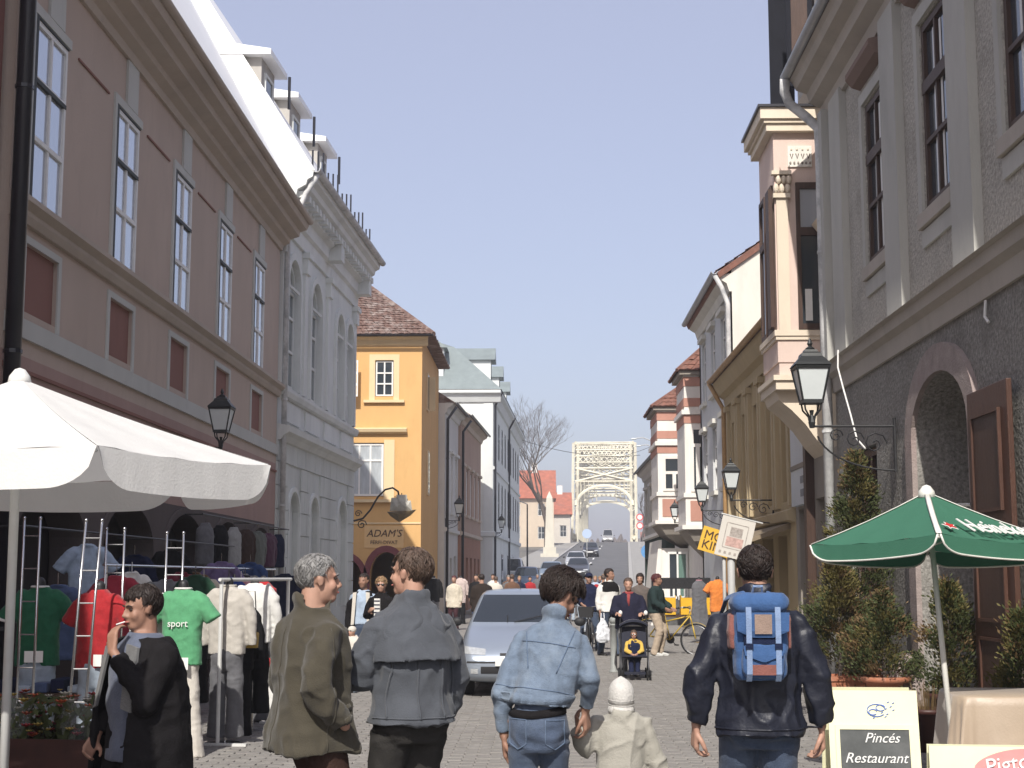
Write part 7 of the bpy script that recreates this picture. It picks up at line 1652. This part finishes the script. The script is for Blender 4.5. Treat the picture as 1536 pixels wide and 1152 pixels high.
tsign('blue round arrow sign at the right kerb of the climbing road', 6.2, 86, 2.3, 'blue'); tsign('pair of red-rimmed round signs by the bridge railing', 11.0, 165, 3.6, 'red'); tsign('pale round sign on the traffic island before the bridge', 4.0, 130, 2.4, 'white')
for k, (x, y, h, lb) in enumerate([(6.9, 92, 9, 'slim pale lamp post by the green shop front'), (8.0, 104, 9, 'pale lamp post farther up the right kerb'), (-1.6+.6, 104, 5, 'short dark lamp post beyond the mansard house')]):
    b = empty('lamp_post', (x, y, gz(y)), 0, lb, 'lamp post'); MB().tube([(0, 0, 0), (0, 0, h)], [.07, .045], 8).build('post', MATS['grey_post'] if k < 2 else IRON, b); MB().tube([(0, 0, h), (-.5, 0, h+.2), (-1.0, 0, h+.15)], .035, 6).build('arm', MATS['grey_post'], b); MB().ell((-1.1, 0, h+.12), (.22, .1, .06), 10, 6).build('lamp_head', FROST, b, True)
# overhead wires
for k, (p, q, lb) in enumerate([((-1.6, 102, 11.2), (7.0, 104, 10.2), 'thin overhead cable from the mansard house to a lamp post'), ((6.3, 200, 17.5), (8.0, 104, 10.9), 'thin cable running from lamp post to bridge')]):
    P_, Q_ = Vector(p), Vector(q); o = MB().tube([P_.lerp(Q_, t)-Vector((0, 0, 1.2*4*t*(1-t)*.4)) for t in np.linspace(0, 1, 14)], .018, 4).build('overhead_cable', IRON); tag(o, lb, 'cable')
# market goods on the right
b = empty('produce_stall', (4.05, 41.2, 0), 0, 'stall of yellow crates under a dark cloth before the striped house', 'stall')
MB().box(-.9, .75, -.5, .6, .55, .62).build('table_top', DARKWOOD, b); MB().rings([[(x, y, z) for x, y in ((-.95, -.6), (.8, -.6), (.8, .7), (-.95, .7))] for z in (1.32, 1.62)]).build('dark_cloth', mat('black_speckled_cloth', (.02, .02, .022), .9, .8, 25), b)
for x in (-.85, .7):
    for y in (-.45, .55): MB().tube([(x, y, 0), (x, y, 1.4)], .025, 6).build('leg', CHROME, b)
YC = mat('yellow_crate', (.66, .38, .02), .5, .06, 6)
for k, x in enumerate((-.6, 0., .5)): 
    c = empty('yellow_crate', (4.05+x, 40.9, .62), R(5*k-5), ('yellow plastic crate at the street end of the stall table', 'yellow plastic crate in the middle of the stall table', 'yellow plastic crate at the house end of the stall table')[k], 'crate')
    MB().box(-.22, .22, -.2, .2, 0, .03).box(-.24, -.22, -.2, .2, 0, .52).box(.22, .24, -.2, .2, 0, .52).box(-.22, .22, -.22, -.2, 0, .46).box(-.22, .22, .2, .22, 0, .46).build('tray', YC, c)
# ================================================================ PEOPLE: middle distance
mp = dict(vox=.014, gvox=.017)
SH_W = mat('white_trainer', (.5, .5, .48), .6, .05, 6)
p = person('person', 'man in dark coat with cream lining and pale blue shirt strolling towards us', (-2.72, 22.6, 0), 172, 1.70, head=(-10, 0, 0), hair=dict(mat=H_DARK, strands=150), skin=SKIN_T, top=dict(name='shirt', mat=PALEBLUE, hem=.95, w=.95, sleeve=.055), legs=dict(mat=DENIM_M, name='jeans'), feet=((-.1, .12), (.1, -.1)), **mp)
T = p['T']; cb = MB(); lay = []
for z, rx, ry in ((.80, .23, .20), (1.0, .225, .19), (1.2, .225, .18), (1.35, .215, .155), (1.43, .17, .12), (1.48, .11, .10)):
    o_, i_ = [], []
    for k in range(25): a = R(118+304*k/24); o_.append(T(rx*math.cos(a), ry*math.sin(a), z)); i_.append(T((rx-.035)*math.cos(a), (ry-.035)*math.sin(a), z))
    lay.append(o_+i_[::-1])
cb.rings(lay)
for sd_ in (-1, 1):
    e, wr, _o = p['arm'][sd_]; cb.limb([p['sh'][sd_]+Vector((-sd_*.05, 0, -.02)), p['sh'][sd_].lerp(e, .5), e, wr-(wr-e).normalized()*.03], [.065, .078, .072, .058])
obj('coat', solid(cb, .017, 3, fold_coat(.008, seed=5)), BLACKC, p['root'], True)
for sd_ in (-1, 1): MB().rings([[T(sd_*(.075+.03*t), .155+.03*t, 1.46-.5*t), T(sd_*(.135+.02*t), .15+.03*t, 1.45-.5*t), T(sd_*(.135+.02*t), .13+.03*t, 1.45-.5*t), T(sd_*(.075+.03*t), .135+.03*t, 1.46-.5*t)] for t in (0, .5, 1)]).build('lining', CREAM_T, p['root'])
p = person('person', 'blond woman with sunglasses in black jacket and striped shirt', (-2.38, 22.0, 0), 160, 1.64, head=(20, 0, 0), sunglasses=True, hair=dict(mat=H_BLOND, vol=1.1, strands=250, messy=1.), top=dict(mat=BLACKC, hem=.85, w=1.0, collar=.04, name='jacket'), legs=dict(mat=BLACKC), arms={1: ((.26, .0, 1.14), (.10, .22, 1.22), dict(n=(-1, -.5, 0)))}, **mp)
T = p['T']; sh_ = MB().rings([[T(-.05, .145, z), T(.05, .145, z), T(.05, .165, z), T(-.05, .165, z)] for z in (.9, 1.2, 1.42)]).build('striped_shirt', WHT, p['root'])
for k in range(8): MB().rings([[T(-.05, .166, .95+.06*k), T(.05, .166, .95+.06*k), T(.05, .166, .97+.06*k), T(-.05, .166, .97+.06*k)], [T(-.05, .168, .95+.06*k), T(.05, .168, .95+.06*k), T(.05, .168, .97+.06*k), T(-.05, .168, .97+.06*k)]]).build('stripe', NAVYC, sh_)
p = person('person', 'small child in cream hat and cream coat beside the couple', (-2.72, 21.3, 0), 150, .95, child=True, girth=1.15, hair=None, top=dict(mat=CREAM_T, hem=.65, w=1.1, d=1.15, hood=True), legs=dict(mat=JEAN_P, wide=1.2), vox=.012, gvox=.014)
MB().ell((0, -.012, .045), (.093, .112, .085), 18, 12).xf(p['HM']).build('hat', CREAM_T, p['root'], True)
p = person('person', 'woman in navy coat with red scarf pushing the stroller', (1.46, 25.0, 0), 180, 1.63, girth=1.12, hair=dict(mat=H_BROWN, line=.066, strands=200), arms={-1: ((-.27, .06, 1.12), (-.215, .28, 1.12), dict(n=(0, 0, -1))), 1: ((.27, .06, 1.12), (.215, .28, 1.12), dict(n=(0, 0, -1)))}, top=dict(mat=C('navy_wool', (.018, .018, .036)), hem=.84, w=1.08, d=1.1, sleeve=.085), legs=dict(mat=GRY), **mp)
T = p['T']; MB().tube([T(.085*math.cos(t), .08*math.sin(t), 1.47) for t in np.linspace(0, 2*math.pi, 15)], .03, 8).tube([T(.0, .12, 1.45), T(.01, .17, 1.35), T(.0, .17, 1.25)], [.03, .025, .018], 8).build('scarf', C('red_scarf', (.28, .05, .05)), p['root'], True)
for k in range(4): MB().ell(T(0, .172, 1.2-.09*k), (.012, .006, .012), 8, 6).build('button', GRY, p['top'])
p = person('person', 'small child with sunglasses and yellow sleeves sitting in the stroller', (1.50, 24.28, .08), 178, .98, child=True, girth=1.1, seat=True, sunglasses=True, feet=((-.09, .62, .0), (.09, .62, .0)), hair=dict(mat=H_BROWN, strands=120), arms={-1: ((-.24, .10, 1.14), (-.08, .26, 1.06), {}), 1: ((.24, .10, 1.14), (.08, .26, 1.06), {})}, top=dict(name='sweater', mat=C('yellow_knit', (.58, .38, .08)), hem=.93, w=.98, sleeve=.07), legs=dict(mat=NAVYC), vox=.011, gvox=.012)
T = p['T']; vst = MB().rings([ring_e((0, 0, 0), rx*.56, ry*.56, lambda q, z=z: T(q.x/.56, q.y/.56, z), 20) for z, rx, ry in ((.96, .205, .165), (1.15, .215, .165), (1.3, .215, .16), (1.40, .16, .12), (1.45, .10, .09))]); obj('vest', solid(vst, .011, 2), NAVYC, p['root'], True)
p = person('person', 'man in white jacket with black shoulders walking by with a plastic bag', (1.42, 31.2, 0), -150, 1.82, head=(30, 0, 0), skin=SKIN_T, hair=dict(mat=H_DARK, strands=150, low=-.05), top=dict(mat=WHT, hem=.88, name='jacket', collar=.05), legs=dict(mat=DENIM_D), feet=((-.09, .22), (.09, -.2)), **mp)
T = p['T']; obj('black_yoke', solid(MB().rings([ring_e((0, -.008, 0), rx, ry, lambda q, z=z: T(q.x, q.y, z), 22) for z, rx, ry in ((1.28, .222, .158), (1.38, .216, .142), (1.44, .185, .12), (1.49, .10, .09))]), .016, 2), BLACKC, p['root'], True)
b = empty('plastic_bag', (1.27, 31.0, 0), .4, 'white plastic carrier bag hanging from the hand of the man in white', 'bag'); obj('bag', solid(MB().rings([ring_e((0, 0, z), rx, ry, lambda q: q, 18) for z, rx, ry in ((.28, .10, .06), (.36, .16, .09), (.55, .15, .08), (.68, .10, .05), (.80, .04, .03))]), .014, 2, fold_coat(.015, seed=4, sx=14, sz=6)), mat('white_plastic_film', (.66, .68, .72), .4, .15, 10, spec=.4), b, True)
for s_ in (-1, 1): MB().tube([(s_*.04, 0, .78), (s_*.03, 0, .90)], .012, 6).build('handle', MATS['white_plastic_film'], b)
p = person('person', 'person with burgundy hair in dark green sweater and beige trousers holding the bicycle', (2.42, 31.3, 0), -112, 1.70, girth=1.08, skin=SKIN_T, hair=dict(mat=H_RED, vol=1.1, strands=200, messy=.8), top=dict(name='sweater', mat=C('bottle_green_knit', (.02, .035, .035)), hem=.92, w=1.05, d=1.1, sleeve=.085), legs=dict(mat=C('beige_chino', (.42, .34, .26)), wide=1.08), arms={1: ((.27, .05, 1.14), (.22, .27, 1.02), {}), -1: ((-.27, .05, 1.14), (-.22, .27, 1.02), {})}, shoes=SH_W, **mp)
person('person', 'dark-haired woman in grey coat behind the person in dark green', (2.22, 33.4, 0), 170, 1.72, hair=dict(mat=H_DARK, style='bob', vol=1.1, strands=150), top=dict(mat=C('grey_brown_coat', (.12, .10, .09)), hem=.7, w=1.0), legs=dict(mat=BLACKC), **mp)
p = person('person', 'rider in navy and red jacket with cap standing over the bicycle', (1.06, 33.25, 0), -170, 1.74, hair=dict(mat=H_DARK, strands=80), top=dict(name='jacket', mat=NAVYC, hem=.9, w=1.1, sleeve=.09), legs=dict(mat=DENIM_D), feet=((-.2, .02), (.2, .0)), arms={-1: ((-.28, .12, 1.15), (-.24, .34, 1.06), {}), 1: ((.28, .12, 1.15), (.24, .34, 1.06), {})}, **mp)
T = p['T']; e, wr, _o = p['arm'][-1]; MB().limb([p['sh'][-1], p['sh'][-1].lerp(e, .6), e], [.08, .096, .09]).build('red_sleeve', RED_T, p['root'], True); MB().ell((0, .0, .05), (.086, .112, .07), 16, 10).ell((0, .11, .045), (.06, .06, .008), 12, 6).xf(p['HM']).build('cap', NAVYC, p['root'], True)
p = person('person', 'woman with red hair in cream knee-length coat by the grey terrace shops', (-2.72, 46, 0), 165, 1.68, hair=dict(mat=H_RED, strands=60), top=dict(mat=C('cream_coat', (.58, .52, .42)), hem=.72, w=1.1, flare=1.15), legs=dict(mat=C('plum_trousers', (.05, .02, .025))), vox=.02, gvox=.022)
person('person', 'broad man in dark brown coat walking away near the silver car', (-1.62, 40, 0), 10, 1.72, girth=1.2, hair=dict(mat=H_DARK, strands=60), top=dict(mat=C('dark_brown_coat', (.03, .022, .018)), hem=.72, w=1.1, flare=1.1), legs=dict(mat=BLACKC), vox=.02, gvox=.022)
# shop dummies farther along
mannequin('white shirt under a dark jacket on a dummy by the yellow house', (-3.32, 45.5, 0), 0, BLK, GRY, 'long', .7, H=1.7, collar=WHT, seed=61); mannequin('grey pinafore over a pink top on a dummy by the cream house', (3.98, 37.5, 0), .3, GRY, None, None, 1.35, H=1.66, flare=1.5, seed=62, collar=PINKT, tname='dress')
mannequin('orange top on a dummy beside the grey pinafore', (4.1, 34.6, 0), .2, ORANGE, GRY, 'short', .72, H=1.68, seed=63); mannequin('pale pink coat on a dummy before the red-brown house', (-2.85, 52, 0), .2, C('pale_pink_coat', (.55, .45, .42)), BLK, 'long', .85, H=1.7, seed=64)
# ================================================================ PEOPLE: the distant crowd, one figure per kind, then copies
crowd = []
kinds = [('black jacket and blue jeans', BLK, JEAN_B, H_DARK, 1.74), ('cream jacket and dark trousers', CREAM_T, BLK, H_BROWN, 1.66), ('grey coat', GRY, BLK, H_GREY, 1.70), ('white shirt and pale jeans', WHT, JEAN_P, H_DARK, 1.76), ('navy jacket', NAVYC, GRY, H_BLOND, 1.68), ('brown coat', C('mid_brown_coat', (.13, .07, .045)), BLK, H_BROWN, 1.72), ('red jacket', RED_T, JEAN_B, H_DARK, 1.66), ('pale blue jacket', PALEBLUE, BLK, H_BLOND, 1.70)]
spots = [(-2.3, 52, 170), (-1.7, 55, 20), (-1.3, 58, 190), (-2.0, 61, 160), (-.9, 60, 175), (-1.5, 66, 10), (-.5, 64, 180), (-2.4, 57, 5), (.2, 57, 170), (.5, 52, 200), (.9, 61, 165), (1.3, 55, 15), (1.6, 63, 180), (.1, 67, 170), (1.1, 70, 5), (2.1, 58, 175), (.75, 47, 185), (2.0, 48, 10), (-.2, 72, 180), (.7, 76, 170), (2.6, 66, 190), (-1.0, 50, 10), (1.7, 75, 0), (3.0, 72, 170)]
bys = ['by the grey terrace', 'between the shop dummies', 'beside the red-brown house', 'near the mansard house', 'in front of the parked cars', 'below the white car', 'behind the silver car', 'at the foot of the hill']
protos = []
for i, (nm, tm, lm_, hm_, H_) in enumerate(kinds):
    x, y, f_ = spots[i]; q = person('person', 'distant passer-by in '+nm+' '+bys[i % 8], (x, y, gz(y)), f_, H_, hair=dict(mat=hm_, strands=0), top=dict(mat=tm, hem=.8, w=1.05), legs=dict(mat=lm_), feet=((-.09, .14), (.09, -.12)), vox=.026, gvox=.027, detail=False, group='passers-by in the distance'); protos.append((q['root'], nm))
for i, (x, y, f_) in enumerate(spots[8:]):
    r0, nm = protos[i % 8]; c = copy_tree(r0); c.location = (x, y, gz(y)); c.rotation_euler.z = R(f_); sc_ = .95+.02*(i % 5); c.scale = (sc_, sc_, sc_); c['label'] = ('second ' if i < 8 else 'third ')+'passer-by in '+nm+' '+('going up' if abs(f_) < 40 else 'coming down')+' '+bys[(i+3) % 8]
# ================================================================ HAZE and clean-up
hm = bpy.data.materials.new('spring_haze'); hm.use_nodes = True; n = hm.node_tree.nodes; n.clear()
ou = n.new('ShaderNodeOutputMaterial'); pv = n.new('ShaderNodeVolumePrincipled'); pv.inputs['Color'].default_value = (.93, .94, 1.0, 1); pv.inputs['Density'].default_value = .0011; pv.inputs['Anisotropy'].default_value = .2
hm.node_tree.links.new(pv.outputs[0], ou.inputs['Volume'])
o = MB().box(-310, 310, -70, 570, -14, 26).build('haze', hm); tag(o, kind='stuff')
bpy.data.scenes.remove(SCR)
